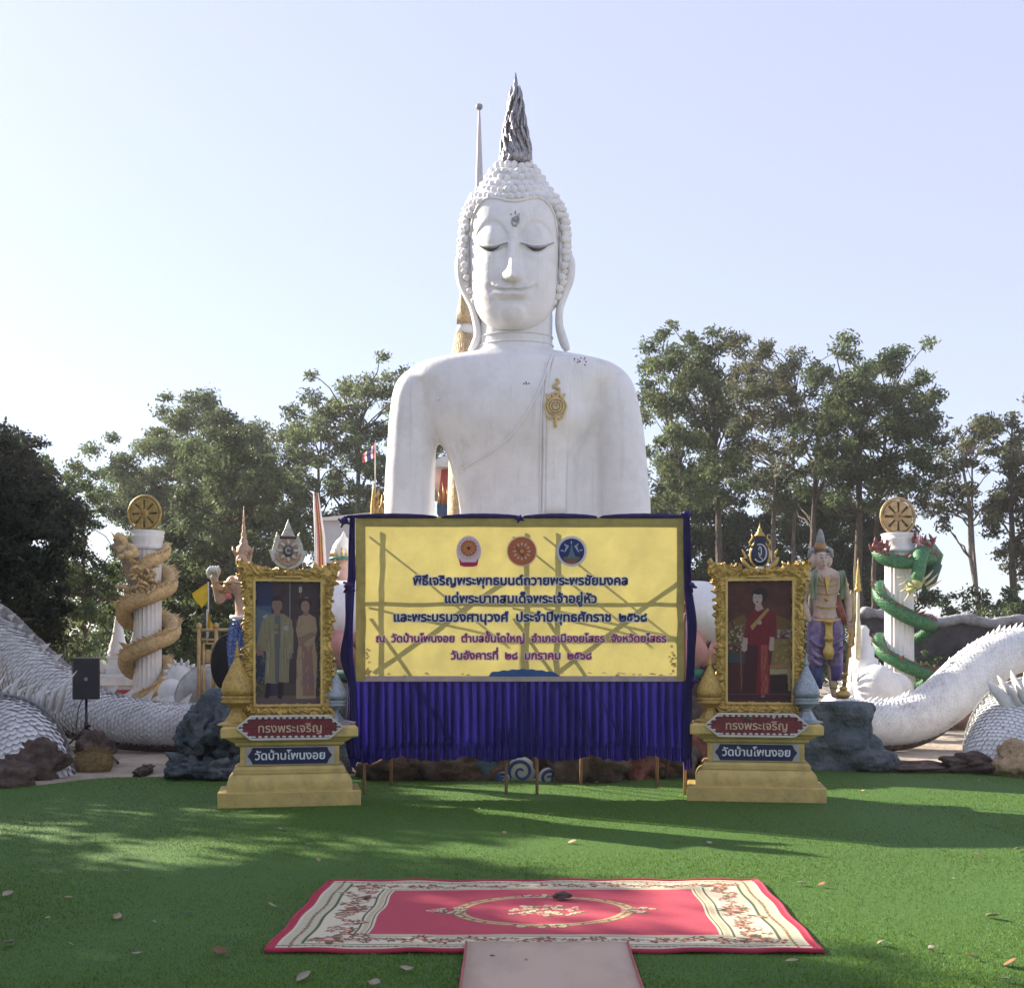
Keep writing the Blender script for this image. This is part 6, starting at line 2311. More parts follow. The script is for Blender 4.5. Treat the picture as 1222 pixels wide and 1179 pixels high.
for k in range(60):
    side = k % 3
    if side == 0:
        a, b_ = rg.uniform(1040, 1062), rg.uniform(651, 660); d = Vector((rg.normal() * .5, -.2, 1)).normalized() * rg.uniform(.08, .2)
    elif side == 1:
        a, b_ = rg.uniform(1088, 1116), rg.uniform(640, 664); d = Vector((rg.normal() * .7, -.3, .9)).normalized() * rg.uniform(.1, .25)
    else:
        a, b_ = rg.uniform(1062, 1110), rg.uniform(661, 672); d = Vector((rg.normal() * .5, -.6, .5)).normalized() * rg.uniform(.05, .14)
    c = P(a, b_, LY - .35)
    mm.tube([c, c + d * .6, c + d], [.035, .028, .003], 5, mi=1 if side == 1 and k % 2 else 0)
mm.build('crest', [MAROON, PINKFIN], ge, smooth=True, kind='stuff')
for k, (ax_, ay_, bx_, by_) in enumerate([(1104, 698, 1120, 684), (1106, 702, 1124, 692), (1102, 692, 1114, 680), (1084, 700, 1074, 706), (1086, 708, 1078, 718), (1092, 710, 1094, 720), (1080, 690, 1070, 688), (1083, 694, 1072, 698)]):
    MB().tube([P(ax_, ay_, LY - .65), P((ax_ + bx_) / 2, (ay_ + by_) / 2 + 1, LY - .72), P(bx_, by_, LY - .7)], [.03, .022, .003], 5).build('whisker', CREAM, ge, smooth=True)
MB().tube([P(1060, 826, LY - .3), P(1055, 838, LY - .35), P(1070, 842, LY - .4)], [.05, .09, .01], 8, flat=.4).build('tail_tuft', GREENP, ge, smooth=True)

# ------------------------------------------------------------------ boulders
rock_thing('large blue grey boulder with pale ridges, left of the left golden plinth', (P(256, 0, 14.4).x, 14.5, .46), (.33, .45, .50), 304, GREY_ROCK, sub=5, rough=.24, fr=.8, layers=8, taper=.18)
mb = MB()
for k, (a, b_, sx, sz, Y) in enumerate([(232, 915, .30, .16, 14.0), (262, 918, .34, .14, 13.9), (290, 900, .3, .3, 14.1), (236, 880, .22, .25, 14.1), (275, 875, .25, .3, 14.05)]):
    rock(mb, (P(a, b_, Y).x, Y, P(a, b_, Y).z), (sx, .3, sz), 320 + k, sub=4, rough=.5, fr=1.6)
mb.alone('rock', GREY_ROCK, 'lower pale streaked lumps at the foot of the big blue grey boulder', 'rock', (P(260, 0, 14).x, 14, 0), smooth=True)
o = bpy.data.objects[-1] if False else None
base = MB()
for k, (a, b_, sx, sy, sz, Y) in enumerate([(1040, 908, .34, .3, .15, 14.8)]):
    rock(base, (P(a, b_, Y).x, Y, P(a, b_, Y).z), (sx, sy, sz), 340 + k, sub=5, rough=.12, fr=1.3, layers=0)
for (px_, ya, yb, hw, seed_) in ((998, 920, 874, .58, 1), (996, 880, 838, .47, 2), (966, 918, 850, .36, 3)):
    Y = 15.15
    rs = []
    nr_ = 12
    for k in range(nr_ + 1):
        t_ = k / nr_
        e = 1 - .10 * (abs(2 * t_ - 1)) ** 6 + .03 * math.sin(t_ * 9 + seed_)
        rs.append((P(px_ + 1.5 * math.sin(t_ * 5 + seed_), ya + (yb - ya) * t_, Y), hw * e, .42 * e))
    m0 = MB().rings(rs, n=40, p=3.0)
    c_ = P(px_, (ya + yb) / 2, Y)
    for vv_ in m0.v:
        d_ = (vv_ - c_); d_.z *= .3
        f_ = .09 * noise.fractal(vv_ * 3.1 + Vector((seed_, 0, 0)), 1, 2, 4) + .05 * noise.noise(Vector((vv_.x * 9, vv_.y * 9, vv_.z * 2)))
        vv_ += d_.normalized() * f_
    base.add(m0.v, m0.f)
stand_me = fuse(base, .02, 1)
so = link_mesh('rock_stand', stand_me, GREY_ROCK, smooth=True)
tag(so, 'two tiered dark grey rock stand under the standing four faced guardian', 'rock')
for k, (lb, a, b_, sx, sz, Y, m) in enumerate([
        ('brown rough rock in the left corner of the lawn, leaning on the fore naga coil', 40, 915, .34, .30, 14.1, BROWN_ROCK),
        ('dark brown rock at the very left edge of the photo', 5, 930, .30, .20, 13.2, BROWN_ROCK),
        ('upright brown rock between the tripod legs of the loudspeaker', 112, 896, .20, .24, 15.6, BROWN_ROCK),
        ('tan sunlit rock at the right edge of the lawn', 1218, 912, .24, .24, 14.2, TAN_ROCK),
        ('low greyish brown rock against the fore naga coil, right side', 1168, 912, .42, .13, 14.6, BROWN_ROCK),
        ('long low grey rock ledge right of the rock stand', 1085, 917, .55, .07, 14.8, BROWN_ROCK),
        ('small dark stone on the paving left of the blue grey boulder', 172, 925, .06, .06, 14.4, BROWN_ROCK)]):
    rock_thing(lb, (P(a, b_, Y).x, Y, max(P(a, b_, Y).z, .04)), (sx, .3, sz), 360 + k, m, sub=4, rough=.4, fr=1.3)
# heap of dry straw
hp = MB()
rg = np.random.default_rng(17)
hc = P(112, 918, 14.9)
hp.ell((hc.x, 14.9, .08), (.24, .2, .17), 18, 10)
for k in range(900):
    a = rg.uniform(0, 2 * PI); ph = rg.uniform(0, PI / 2)
    p = Vector((hc.x + .25 * math.cos(a) * math.cos(ph), 14.9 + .22 * math.sin(a) * math.cos(ph), .08 + .17 * math.sin(ph)))
    d = Vector(rg.normal(size=3)) * .05
    hp.add([p - d, p + d, p + d + Vector((0, 0, .006))], [(0, 1, 2)])
hp.alone('straw_heap', mat('straw', (.26, .19, .08), .95, var=.4, vs=20, bump=.6, bs=60), 'rounded heap of dry yellowish straw behind the lawn edge, below the loudspeaker', 'straw', (hc.x, 14.9, 0), smooth=False)

# ------------------------------------------------------------------ loudspeaker on a tripod
SPY = 15.9
sx_ = P(103, 0, SPY).x
st = thing('speaker_stand', 'black tripod stand carrying the loudspeaker left of the lawn', 'stand', (sx_, SPY, 0))
zb = P(0, 834, SPY).z
MB().tube([(sx_, SPY, .18), (sx_, SPY, zb)], .017, 10).build('pole', BLACK, st, smooth=True)
MB().tube([(sx_, SPY, .45), (sx_, SPY, .55)], .030, 10).build('collar', BLACK, st, smooth=True)
MB().ell((sx_ + .045, SPY - .01, .50), .02, 8, 6).build('knob', BLACK, st, smooth=True)
for a in (-2.5, -.25, 1.4):
    f_ = Vector((sx_ + .48 * math.cos(a), SPY + .48 * math.sin(a), .015))
    MB().bar((sx_ + .03 * math.cos(a), SPY + .03 * math.sin(a), .46), f_, .02, .028).build('leg', BLACK, st, bevel=.003)
    m_ = Vector((sx_ + .24 * math.cos(a), SPY + .24 * math.sin(a), .235))
    MB().bar((sx_, SPY, .20), m_, .012, .018).build('brace', BLACK, st)
    MB().ell(f_, .022, 8, 6).build('rubber_foot', BLACK, st, smooth=True)
sp_ = thing('loudspeaker', 'black box loudspeaker on a tripod in front of the white naga', 'speaker', (sx_, SPY, zb), R(18))
hw, hh_ = .172, .548
MB().box((0, .0, hh_ / 2), (hw * 2, .30, hh_)).build('cabinet', BLACK, sp_, local=True, bevel=.015)
MB().box((0, -.157, hh_ / 2 - .01), (hw * 1.86, .012, hh_ * .93)).build('grille', mat('grille', (.03, .03, .033), .6, bump=.8, bs=300), sp_, local=True, bevel=.006)
MB().lathe([(.026, 0), (.026, .006), (.018, .008)], 16).build('badge', mat('badge_grey', (.25, .25, .26), .4), sp_, local=True)
b_ = bpy.data.objects[[o.name for o in bpy.data.objects if o.name.startswith('badge')][-1]]
b_.rotation_euler = (R(90), 0, 0); b_.location = (0, -.163, hh_ * .5)
MB().box((0, -.02, hh_ + .008), (hw * 1.9, .25, .012)).build('top_panel', mat('top_grey', (.22, .23, .25), .5), sp_, local=True, bevel=.004)
cb = MB()
cb.tube(cr([(sx_ - .02, SPY - .02, zb + .03), (sx_ - .10, SPY - .03, zb - .15), (sx_ - .14, SPY, .35), (sx_ - .10, SPY + .02, .2), (sx_ - .2, SPY - .1, .03), (sx_ - .6, SPY - .1, .03)], 8), .007, 6)
cb.alone('cable', BLACK, 'black cable hanging from the loudspeaker beside its pole', 'cable', (sx_ - .1, SPY, 0), smooth=True)


# ------------------------------------------------------------------ people shaped statues
def figure_mesh(J, Rj, voxel=.018, smooth=3, extra=None):
    """capsules between named joints grown into one skin"""
    mb = MB()
    for a, b_, r0, r1 in J:
        mb.capsule(a, b_, r0, r1, 14)
    if extra:
        extra(mb)
    return fuse(mb, voxel, smooth)


# right guardian: four faces, purple cloth, hand on a mace
GY = 15.1
gq = GY / F
def Gp(px, py, d=0.0):
    return Vector(((px - CX) * gq, GY - d, H + (HY - py) * gq))

gr = thing('guardian_statue', 'standing four faced guardian statue in purple cloth leaning on a mace', 'statue', (Gp(985, 0).x, GY, P(0, 834, GY).z))
def ex(mb):
    mb.rings([(Gp(c_, y, d), hw * gq, dp * gq) for y, c_, hw, dp, d in [(740, 985, 15.5, 12, 0), (728, 984, 13, 11, .01), (712, 984, 14, 12, .02), (698, 985, 18, 13, .02), (688, 985.5, 19.5, 12, .01), (682, 985, 15, 10, 0), (677, 983, 7, 8, 0)]], n=24)
    mb.ell(Gp(977, 693, .09), (7.5 * gq, 5 * gq, 6 * gq)).ell(Gp(993, 693, .09), (7.5 * gq, 5 * gq, 6 * gq))
    mb.ell(Gp(979.5, 668), (8.8 * gq, 9.5 * gq, 11 * gq))
    mb.ell(Gp(979.5, 670, .13), (2.0 * gq, 3 * gq, 4 * gq)).ell(Gp(979.5, 677, .08), (4.5 * gq, 4 * gq, 3 * gq))
body_j = [(Gp(981, 675), Gp(982, 686), 5.5 * gq, 6.5 * gq), (Gp(1004, 688), Gp(1012, 716), 5.6 * gq, 4.4 * gq), (Gp(1012, 716), Gp(1011, 744, .1), 4.2 * gq, 3.0 * gq),
          (Gp(966, 688), Gp(959, 716), 5.6 * gq, 4.4 * gq), (Gp(959, 716), Gp(964, 740, .08), 4.2 * gq, 3.0 * gq),
          (Gp(984, 735), Gp(984, 700), 12 * gq, 11 * gq), (Gp(980, 740), Gp(974, 800), 8 * gq, 5.5 * gq), (Gp(988, 740), Gp(992, 800), 8 * gq, 5.5 * gq), (Gp(974, 800), Gp(972, 826), 5.5 * gq, 3.6 * gq), (Gp(992, 800), Gp(995, 826), 5.5 * gq, 3.6 * gq),
          (Gp(972, 829), Gp(968, 832, .12), 3.6 * gq, 3 * gq), (Gp(995, 829), Gp(999, 831, .10), 3.6 * gq, 3 * gq)]
GSK = mat('guardian_skin', (.50, .38, .31), .5, var=.15, vs=10, bump=.15, dirt=(.28, .19, .13), dscale=9, damt=.7, streak=.4)
link_mesh('body', figure_mesh(body_j, None, .014, 3, ex), GSK, gr, smooth=True)
# fingers round the mace grip
for k in range(4):
    MB().tube([Gp(1008.5, 744 + k * 2.3, .12), Gp(1007, 745 + k * 2.3, .20), Gp(1011, 746 + k * 2.3, .22), Gp(1013.5, 746 + k * 2.3, .15)], [1.5 * gq, 1.5 * gq, 1.4 * gq, 1.0 * gq], 7).build('finger', SKIN, gr, smooth=True)
MB().tube([Gp(1009, 743, .14), Gp(1013, 742, .2), Gp(1014, 746, .21)], [1.7 * gq, 1.5 * gq, 1.1 * gq], 7).build('thumb', SKIN, gr, smooth=True)
# purple cloth: wrapped thighs with folds
pc = MB()
for (xa, ya, xb, yb, r0, r1) in [(976, 746, 973, 790, 13, 10), (992, 746, 996, 790, 13, 10)]:
    pc.capsule(Gp(xa, ya), Gp(xb, yb), r0 * gq, r1 * gq, 16)
pc.ell(Gp(984, 744), (18 * gq, 13 * gq, 10 * gq))
for k, (xa, ya, xb, yb) in enumerate([(963, 762, 981, 772), (965, 776, 980, 784), (988, 768, 1005, 758), (990, 780, 1004, 772), (966, 786, 978, 792)]):
    pc.tube([Gp(xa, ya, .12), Gp((xa + xb) / 2, (ya + yb) / 2 + 3, .17), Gp(xb, yb, .13)], [2.6 * gq] * 3, 8)
link_mesh('wrapped_cloth', fuse(pc, .014, 2), PURPLE, gr, smooth=True)
MB().rings([(Gp(975, 822), 6 * gq, 6 * gq), (Gp(973, 806), 8.5 * gq, 8 * gq), (Gp(974, 786), 10 * gq, 9 * gq)], n=16).build('trouser', NAVY, gr, smooth=True)
MB().rings([(Gp(996, 812), 6.5 * gq, 6 * gq), (Gp(997, 800), 9 * gq, 8 * gq), (Gp(996, 786), 10 * gq, 9 * gq)], n=16).build('trouser', mat('violet_navy', (.09, .06, .22), .5, var=.3), gr, smooth=True)
mb = MB()
mb.box(Gp(984, 765, .20), (9 * gq, .03, 44 * gq)).ell(Gp(984, 762, .20), (6 * gq, .05, 4 * gq)).ell(Gp(984, 778, .19), (7 * gq, .05, 8 * gq)).ell(Gp(984, 742, .2), (6 * gq, .05, 4 * gq))
link_mesh('gold_apron', fuse(mb, .012, 1), GOLD, gr, smooth=True)
MB().tube([Gp(984 + 17.5 * math.sin(a), 739 + 2 * math.cos(a), 12.5 * gq * math.cos(a)) for a in np.linspace(0, 2 * PI, 25)], 2.2 * gq, 8).build('belt', GOLD, gr, smooth=True)
# chest jewellery
for rr_, py_ in ((9, 688), (6, 686)):
    MB().tube([Gp(982 + rr_ * math.sin(a), py_ + rr_ * .95 * math.cos(a), .20 - .004 * rr_) for a in np.linspace(-1.5, 1.5, 14)], .8 * gq, 6).build('necklace', GOLD, gr, smooth=True)
MB().prism([(Gp(979, 0).x, Gp(0, 690).z), (Gp(982, 0).x, Gp(0, 712).z), (Gp(985, 0).x, Gp(0, 690).z)], GY - .22, GY - .17).ell(Gp(982, 716, .18), (2.4 * gq, .03, 2.4 * gq)).build('breast_ornament', GOLD, gr, smooth=False, kind='stuff')
# green and white scarf falling from both shoulders
for s_, x in ((-1, 969), (1, 1000)):
    v = []
    pts = [(x, 682, .14), (x + s_ * 1, 690, .19), (x + s_ * 2, 704, .16), (x + s_ * 2, 716, .15)]
    for j, (a, b2, d) in enumerate(cr(pts, 4)):
        for i in range(5):
            v.append(Gp(a - 3.4 + i * 1.7, b2, d + .02 * math.sin(i * 2.2)))
    n_ = len(v) // 5
    link_mesh('scarf', new_mesh('scarf', v, [(j * 5 + i, j * 5 + i + 1, (j + 1) * 5 + i + 1, (j + 1) * 5 + i) for j in range(n_ - 1) for i in range(4)]), [mat('scarf_green_%d' % (s_ + 1), (.07, .16, .06), .6, var=.3, col2=(.34, .38, .28), vs=9, stretch=(4, 1, .3))], gr, solid=.01, smooth=True)
MB().tube([Gp(1000, 712, -.08), Gp(1004, 728, -.06), Gp(1010, 745, -.02)], [4 * gq, 5 * gq, 3 * gq], 10).build('red_lining', mat('faded_red', (.36, .13, .10), .6, var=.3), gr, smooth=True)
# faces and crown
FACE = mat('guardian_face', (.52, .42, .37), .5, var=.08, dirt=(.3, .22, .18), dscale=12)
for px_, d, rz in ((979.5, .14, 0), (971, .02, -1), (989, .0, 1)):
    w0 = 6.6 if rz == 0 else 5.5
    mb = MB().ell(Gp(px_, 668, d - .05), (w0 * gq, 6 * gq, 9 * gq), 16, 12)
    if rz == 0:
        mb.ell(Gp(px_, 669, d + .02), (1.2 * gq, 2 * gq, 3 * gq), 8, 6).ell(Gp(px_, 675.5, d - .005), (2.6 * gq, 1.6 * gq, .9 * gq), 8, 6)
        for s_ in (-1, 1):
            MB().ell(Gp(px_ + s_ * 2.9, 666.5, d + .01), (1.5 * gq, .01, .6 * gq), 8, 5).build('eye', BLACK, gr, smooth=True)
            MB().tube([Gp(px_ + s_ * 1.2, 664, d + .01), Gp(px_ + s_ * 3, 662.8, d + .012), Gp(px_ + s_ * 5, 664, d)], .35 * gq, 5).build('eyebrow', BLACK, gr)
        MB().ell(Gp(px_, 675.6, d + .013), (2.2 * gq, .008, .5 * gq), 8, 5).build('lips', RED, gr, smooth=True)
    mb.build('face', FACE, gr, smooth=True)
MB().tube([Gp(966, 665, -.02), Gp(967, 657, 0), Gp(971, 655, .02)], 2.6 * gq, 8).build('ear_ornament', GREY_LINE, gr, smooth=True)
MB().tube([Gp(993, 665, -.02), Gp(992, 657, 0), Gp(988, 655, .02)], 2.6 * gq, 8).build('ear_ornament', GREY_LINE, gr, smooth=True)
c0 = Gp(979, 0)
MB().lathe([(7 * gq, Gp(0, 657).z), (7.4 * gq, Gp(0, 653).z), (6.4 * gq, Gp(0, 649).z), (6 * gq, Gp(0, 648).z)], 18, (c0.x, GY, 0)).build('crown_band', mat('crown_orange', (.34, .20, .10), .4, .3, var=.2), gr, smooth=True)
MB().lathe([(5.2 * gq, Gp(0, 650).z), (5.2 * gq, Gp(0, 645).z), (4.4 * gq, Gp(0, 641).z), (4.4 * gq, Gp(0, 639).z), (2.8 * gq, Gp(0, 635).z), (2.2 * gq, Gp(0, 633).z), (.5 * gq, Gp(0, 631).z)], 18, (c0.x, GY, 0)).build('crown', mat('crown_grey', (.24, .26, .26), .5, .2, var=.3), gr, smooth=True)
for (xa, xb, y, w_, nm) in ((968, 1001, 696, 16.5, 'chest_band'), (968, 1001, 706, 14.5, 'chest_band'), (970, 999, 722, 13.5, 'waist_band')):
    MB().tube([Gp(984.5 + w_ * math.sin(a), y + 4 * math.cos(a), (12.2 if nm == 'chest_band' else 11.4) * gq * math.cos(a) + .035) for a in np.linspace(-1.2, 1.2, 16)], .8 * gq, 6).build(nm, GOLD, gr, smooth=True)
for (x, y, r_) in ((1006, 698, 6.2), (964, 698, 6.0), (1012, 738, 4.4), (962, 735, 4.2)):
    MB().lathe([(r_ * gq, -.02), (r_ * 1.12 * gq, 0), (r_ * gq, .02)], 14, Gp(x, y, .04 if y > 700 else 0)).build('arm_ring', GOLD, gr, smooth=True)
for (x, y) in ((972.5, 822), (995, 820)):
    MB().lathe([(4.2 * gq, -.02), (5 * gq, 0), (4.2 * gq, .02)], 14, Gp(x, y)).build('anklet', GOLD, gr, smooth=True)
MB().ell(Gp(979.5, 663, -.03), (9.5 * gq, 7 * gq, 9 * gq)).build('headdress', mat('headdress_grey', (.20, .21, .21), .5, .1, var=.3), gr, smooth=True)
# mace held by the hand, standing on the rock
mc = thing('mace', 'golden mace standing on the rock beside the four faced guardian', 'mace', (P(1000, 0, GY - .2).x, GY - .2, P(0, 834, GY - .2).z))
MB().tube([Gp(1001, 826, .2), Gp(1007, 780, .2), Gp(1012, 742, .2), Gp(1014, 736, .2)], [2.6 * gq, 2.0 * gq, 1.9 * gq, 2.4 * gq], 12).build('shaft', mat('mace_bronze', (.36, .23, .10), .45, .3, var=.25), mc, smooth=True)
MB().ell(Gp(1001, 828, .2), (8.5 * gq, 8.5 * gq, 5.5 * gq), 20, 12).ell(Gp(1001, 821, .2), (5 * gq, 5 * gq, 3 * gq)).build('head', GOLD, mc, smooth=True)
for y in (812, 804, 770, 755):
    MB().lathe([(3.2 * gq, -.012), (3.6 * gq, 0), (3.2 * gq, .012)], 14, Gp(1001 + (826 - y) * .13, y, .2)).build('ring', GOLD, mc, smooth=True)

# left guardian behind the left frame
GY2 = 14.6
gq2 = GY2 / F
def Gl(px, py, d=0.0):
    return Vector(((px - CX) * gq2, GY2 - d, H + (HY - py) * gq2))
gl = thing('guardian_statue', 'guardian statue in blue scaled trousers and spired crown, half hidden by left frame', 'statue', (Gl(300, 0).x, GY2, P(0, 815, GY2).z))
def ex2(mb):
    mb.rings([(Gl(c_, y), hw * gq2, dp * gq2) for y, c_, hw, dp in [(745, 293, 15, 12), (730, 294, 13, 11), (712, 296, 16, 12), (698, 296, 21, 13), (690, 297, 20, 11), (684, 296, 10, 8)]], n=24)
    mb.ell(Gl(291, 672), (9.5 * gq2, 10 * gq2, 12 * gq2))
    mb.ell(Gl(284, 700, .08), (8 * gq2, 5 * gq2, 7 * gq2)).ell(Gl(303, 700, .08), (8 * gq2, 5 * gq2, 7 * gq2))
jl = [(Gl(278, 694), Gl(262, 716, .02), 7.5 * gq2, 5.5 * gq2), (Gl(262, 716, .02), Gl(258, 690, .1), 5.2 * gq2, 4.2 * gq2), (Gl(292, 682), Gl(293, 690), 6 * gq2, 7 * gq2), (Gl(314, 694), Gl(322, 720), 7 * gq2, 5 * gq2)]
link_mesh('body', figure_mesh(jl, None, .014, 3, ex2), SKIN, gl, smooth=True)
MB().capsule(Gl(258, 690, .1), Gl(262, 682, .12), 4.5 * gq2, 4.5 * gq2).build('fist', mat('pale_skin', (.55, .44, .36), .5, var=.1), gl, smooth=True)
for k in range(4):
    MB().tube([Gl(254 + k * 3, 686, .15), Gl(253.5 + k * 3, 681, .2), Gl(256 + k * 3, 677, .17)], [1.6 * gq2, 1.5 * gq2, 1.2 * gq2], 7).build('finger', WHITE2, gl, smooth=True)
MB().tube([Gl(252, 690, .12), Gl(251, 682, .16), Gl(255, 677, .12)], [1.5 * gq2, 1.4 * gq2, .6 * gq2], 7).build('thumb', WHITE2, gl, smooth=True)
MB().ell(Gl(275, 712, .1), (4 * gq2, 3 * gq2, 3.5 * gq2)).build('arm_band', mat('hot_pink', (.60, .16, .20), .5), gl, smooth=True)
MB().tube([Gl(266 + 7 * math.cos(a), 700 + 5 * math.sin(a), .12) for a in np.linspace(0, 2 * PI, 14)], 1.1 * gq2, 6).build('arm_ring', GOLD, gl, smooth=True)
for (x, y, r_) in ((268, 706, 6.6), (259, 700, 5.6), (276, 696, 8)):
    MB().lathe([(r_ * gq2, -.02), (r_ * 1.14 * gq2, 0), (r_ * gq2, .02)], 14, Gl(x, y, .03)).build('arm_ring', GOLD, gl, smooth=True)
MB().tube([Gl(293 + 14 * math.sin(a), 692 + 5 * math.cos(a), .17 - .01 * abs(a)) for a in np.linspace(-1.4, 1.4, 14)], 1.3 * gq2, 6).build('collar', CRG_ := mat('collar_gold', (.48, .34, .2), .4, .3, var=.3), gl, smooth=True)
tr = MB()
tr.rings([(Gl(c_, y), hw * gq2, 11 * gq2) for y, c_, hw in [(815, 284, 5), (804, 285, 9), (790, 284, 11), (770, 287, 14), (750, 291, 15.5), (738, 293, 15)]], n=20)
tr.build('trouser', BLUE, gl, smooth=True)
tf = MB()
for y in range(742, 806, 5):
    for k in range(9):
        a = -1.5 + k * .38
        hw = float(np.interp(y, [738, 750, 770, 790, 804], [15, 15.5, 14, 11, 9]))
        cx2 = float(np.interp(y, [738, 770, 804], [293, 287, 285]))
        p = Gl(cx2 + hw * math.sin(a), y, 11 * gq2 * math.cos(a))
        tf.add([p + Vector((-.03, -.005, .02)), p + Vector((.03, -.005, .02)), p + Vector((.02, -.02, -.015)), p + Vector((0, -.035, -.035)), p + Vector((-.02, -.02, -.015))], [(0, 1, 2, 3, 4)])
tf.build('trouser_scales', mat('scale_blue', (.05, .10, .28), .4, var=.4, vs=30, dirt=(.5, .52, .58), dscale=18), gl, kind='stuff')
MB().tube([Gl(278, 736, .12), Gl(288, 738, .16), Gl(302, 736, .14)], [2.4 * gq2] * 3, 8).build('belt', WHITE2, gl, smooth=True)
MB().rings([(Gl(285, 822), 5 * gq2, 5 * gq2), (Gl(285, 812), 4.4 * gq2, 4.4 * gq2)], n=12).build('foot', WHITE2, gl, smooth=True)
CRG = mat('crown_rosegold', (.46, .30, .19), .42, .3, var=.3, vs=25, bump=.5, bs=60, dirt=(.55, .48, .42), dscale=14, damt=.5)
cc = Gl(291, 0)
MB().lathe([(9 * gq2, Gl(0, 668).z), (10 * gq2, Gl(0, 661).z), (8.4 * gq2, Gl(0, 656).z), (8.8 * gq2, Gl(0, 653).z), (4.4 * gq2, Gl(0, 650).z), (4.8 * gq2, Gl(0, 646).z), (2.8 * gq2, Gl(0, 642).z), (3.4 * gq2, Gl(0, 638).z), (1.8 * gq2, Gl(0, 634).z), (2.6 * gq2, Gl(0, 630).z), (1.3 * gq2, Gl(0, 626).z), (1.1 * gq2, Gl(0, 618).z), (.3 * gq2, Gl(0, 604).z)], 20, (cc.x, GY2, 0)).build('spired_crown', CRG, gl, smooth=True)
for s_ in (-1, 1):
    MB().tube([Gl(291 + s_ * 8, 662, .06), Gl(291 + s_ * 11, 657, .06), Gl(291 + s_ * 13, 652, .04)], [2.4 * gq2, 1.8 * gq2, .2 * gq2], 7).build('ear_wing', CRG, gl, smooth=True)
MB().ell(Gl(291, 670, .12), (7 * gq2, 3 * gq2, 8 * gq2), 14, 10).build('face', SKIN, gl, smooth=True)
gs = thing('gong', 'large black round gong behind the blue trousered guardian', 'gong', (P(272, 0, 15.6).x, 15.6, 0))
pc_ = P(272, 791, 15.6)
m_ = MB().lathe([(.30, -.05), (.36, -.04), (.37, .03), (.30, .05)], 36, (0, 0, 0))
m_.v = [Vector((p.x * .62, p.z, p.y * 1.05)) + pc_ for p in m_.v]
m_.build('disc', DARK, gs, smooth=True)
MB().tube([(pc_.x, 15.65, .0), (pc_.x, 15.65, pc_.z)], .02, 8).build('stand', BLACK, gs, smooth=True)

# ------------------------------------------------------------------ things further back on the left
ch = thing('shrine_group_base', 'white and red stepped platform behind the naga, carrying two small white chedis', 'platform', (P(140, 0, 25).x, 25, 0))
cq = 25 / F
def Cp(px, py, d=0.0):
    return Vector(((px - CX) * cq, 25 - d, H + (HY - py) * cq))
def slab(px0, px1, y0, y1, m, nm, root, d=1.2, Y=25.0):
    a, b_ = P(px0, y1, Y), P(px1, y0, Y)
    MB().box(((a.x + b_.x) / 2, Y, (a.z + b_.z) / 2), (b_.x - a.x, d, b_.z - a.z)).build(nm, m, root, bevel=.01)
slab(112, 182, 822, 862, RED, 'red_base', ch, 1.6)
slab(114, 180, 817, 822, WHITE2, 'step', ch, 1.4)
slab(112, 184, 808, 817, WHITE2, 'step', ch, 1.5)
slab(118, 178, 804, 808, WHITE2, 'step', ch, 1.3)
for lb, px_, y0, y1, hw in (('larger white ringed chedi left of the golden dragon column', 141, 804, 717, 13), ('smaller white ringed chedi just left of the golden dragon column', 159, 778, 754, 6)):
    root = thing('chedi', lb, 'shrine', Cp(px_, y0), group='small white chedis on the platform')
    hgt = (y0 - y1)
    prof = [(1.0, 0), (1.0, .08), (.85, .10), (.85, .20), (1.02, .22), (.98, .25)]
    b4 = MB()
    stepped(b4, [(a * hw * cq * .86, a * hw * cq * .86, z * hgt * cq) for a, z in prof])
    b4.build('base', WHITE2, root, local=True, bevel=.008)
    MB().lathe([(hw * cq * a, z * hgt * cq) for a, z in [(.92, .25), (.95, .30), (.80, .34), (.82, .38), (.62, .46), (.50, .55), (.52, .57), (.42, .59), (.44, .62), (.36, .65), (.38, .68), (.30, .71), (.32, .74), (.24, .77), (.25, .80), (.16, .84), (.17, .87), (.05, 1.0)]], 24).build('ringed_spire', WHITE2, root, local=True, smooth=True)
lt = thing('chedi', 'small square white lantern shrine with thin grey mast beside the larger chedi', 'shrine', Cp(122, 804))
MB().box((0, 0, 6 * cq), (12 * cq, 12 * cq, 12 * cq)).build('block', WHITE2, lt, local=True, bevel=.02)
MB().lathe([(5 * cq, 12 * cq), (4 * cq, 15 * cq), (1 * cq, 17 * cq)], 12).build('cap', WHITE2, lt, local=True, smooth=True)
tr_ = thing('mast', 'thin grey lattice mast rising through the gap left of the golden dragon column', 'mast', (P(137, 0, 44).x, 44, 0))
mb = MB()
for s_ in (-1, 1):
    mb.bar(P(137 + s_ * 2.2, 790, 44), P(137 + s_ * .8, 655, 44), .04)
mb.build('leg_pair', mat('mast_grey', (.42, .44, .48), .6), tr_, kind='stuff')
mb = MB()
for k in range(18):
    y = 788 - k * 7.4
    wq = 2.2 - 1.4 * k / 18
    mb.bar(P(137 - wq, y, 44), P(137 + wq, y - 7, 44), .025)
mb.build('lacing', mat('mast_grey2', (.42, .44, .48), .6), tr_, kind='stuff')
cn = thing('finial', 'small orange and gold cone finial just right of the loudspeaker', 'ornament', P(115, 800, 24.4))
MB().lathe([(4.4 * cq, -.5), (4.2 * cq, 0), (3.2 * cq, .10), (1.4 * cq, .22), (.1, .30)][:-1] + [(.004, .32)], 14).build('cone', mat('orange_gold', (.55, .30, .06), .4, .3), cn, local=True, smooth=True)
MB().lathe([(4.6 * cq, -.16), (4.6 * cq, -.02)], 14).build('red_band', RED, cn, local=True)

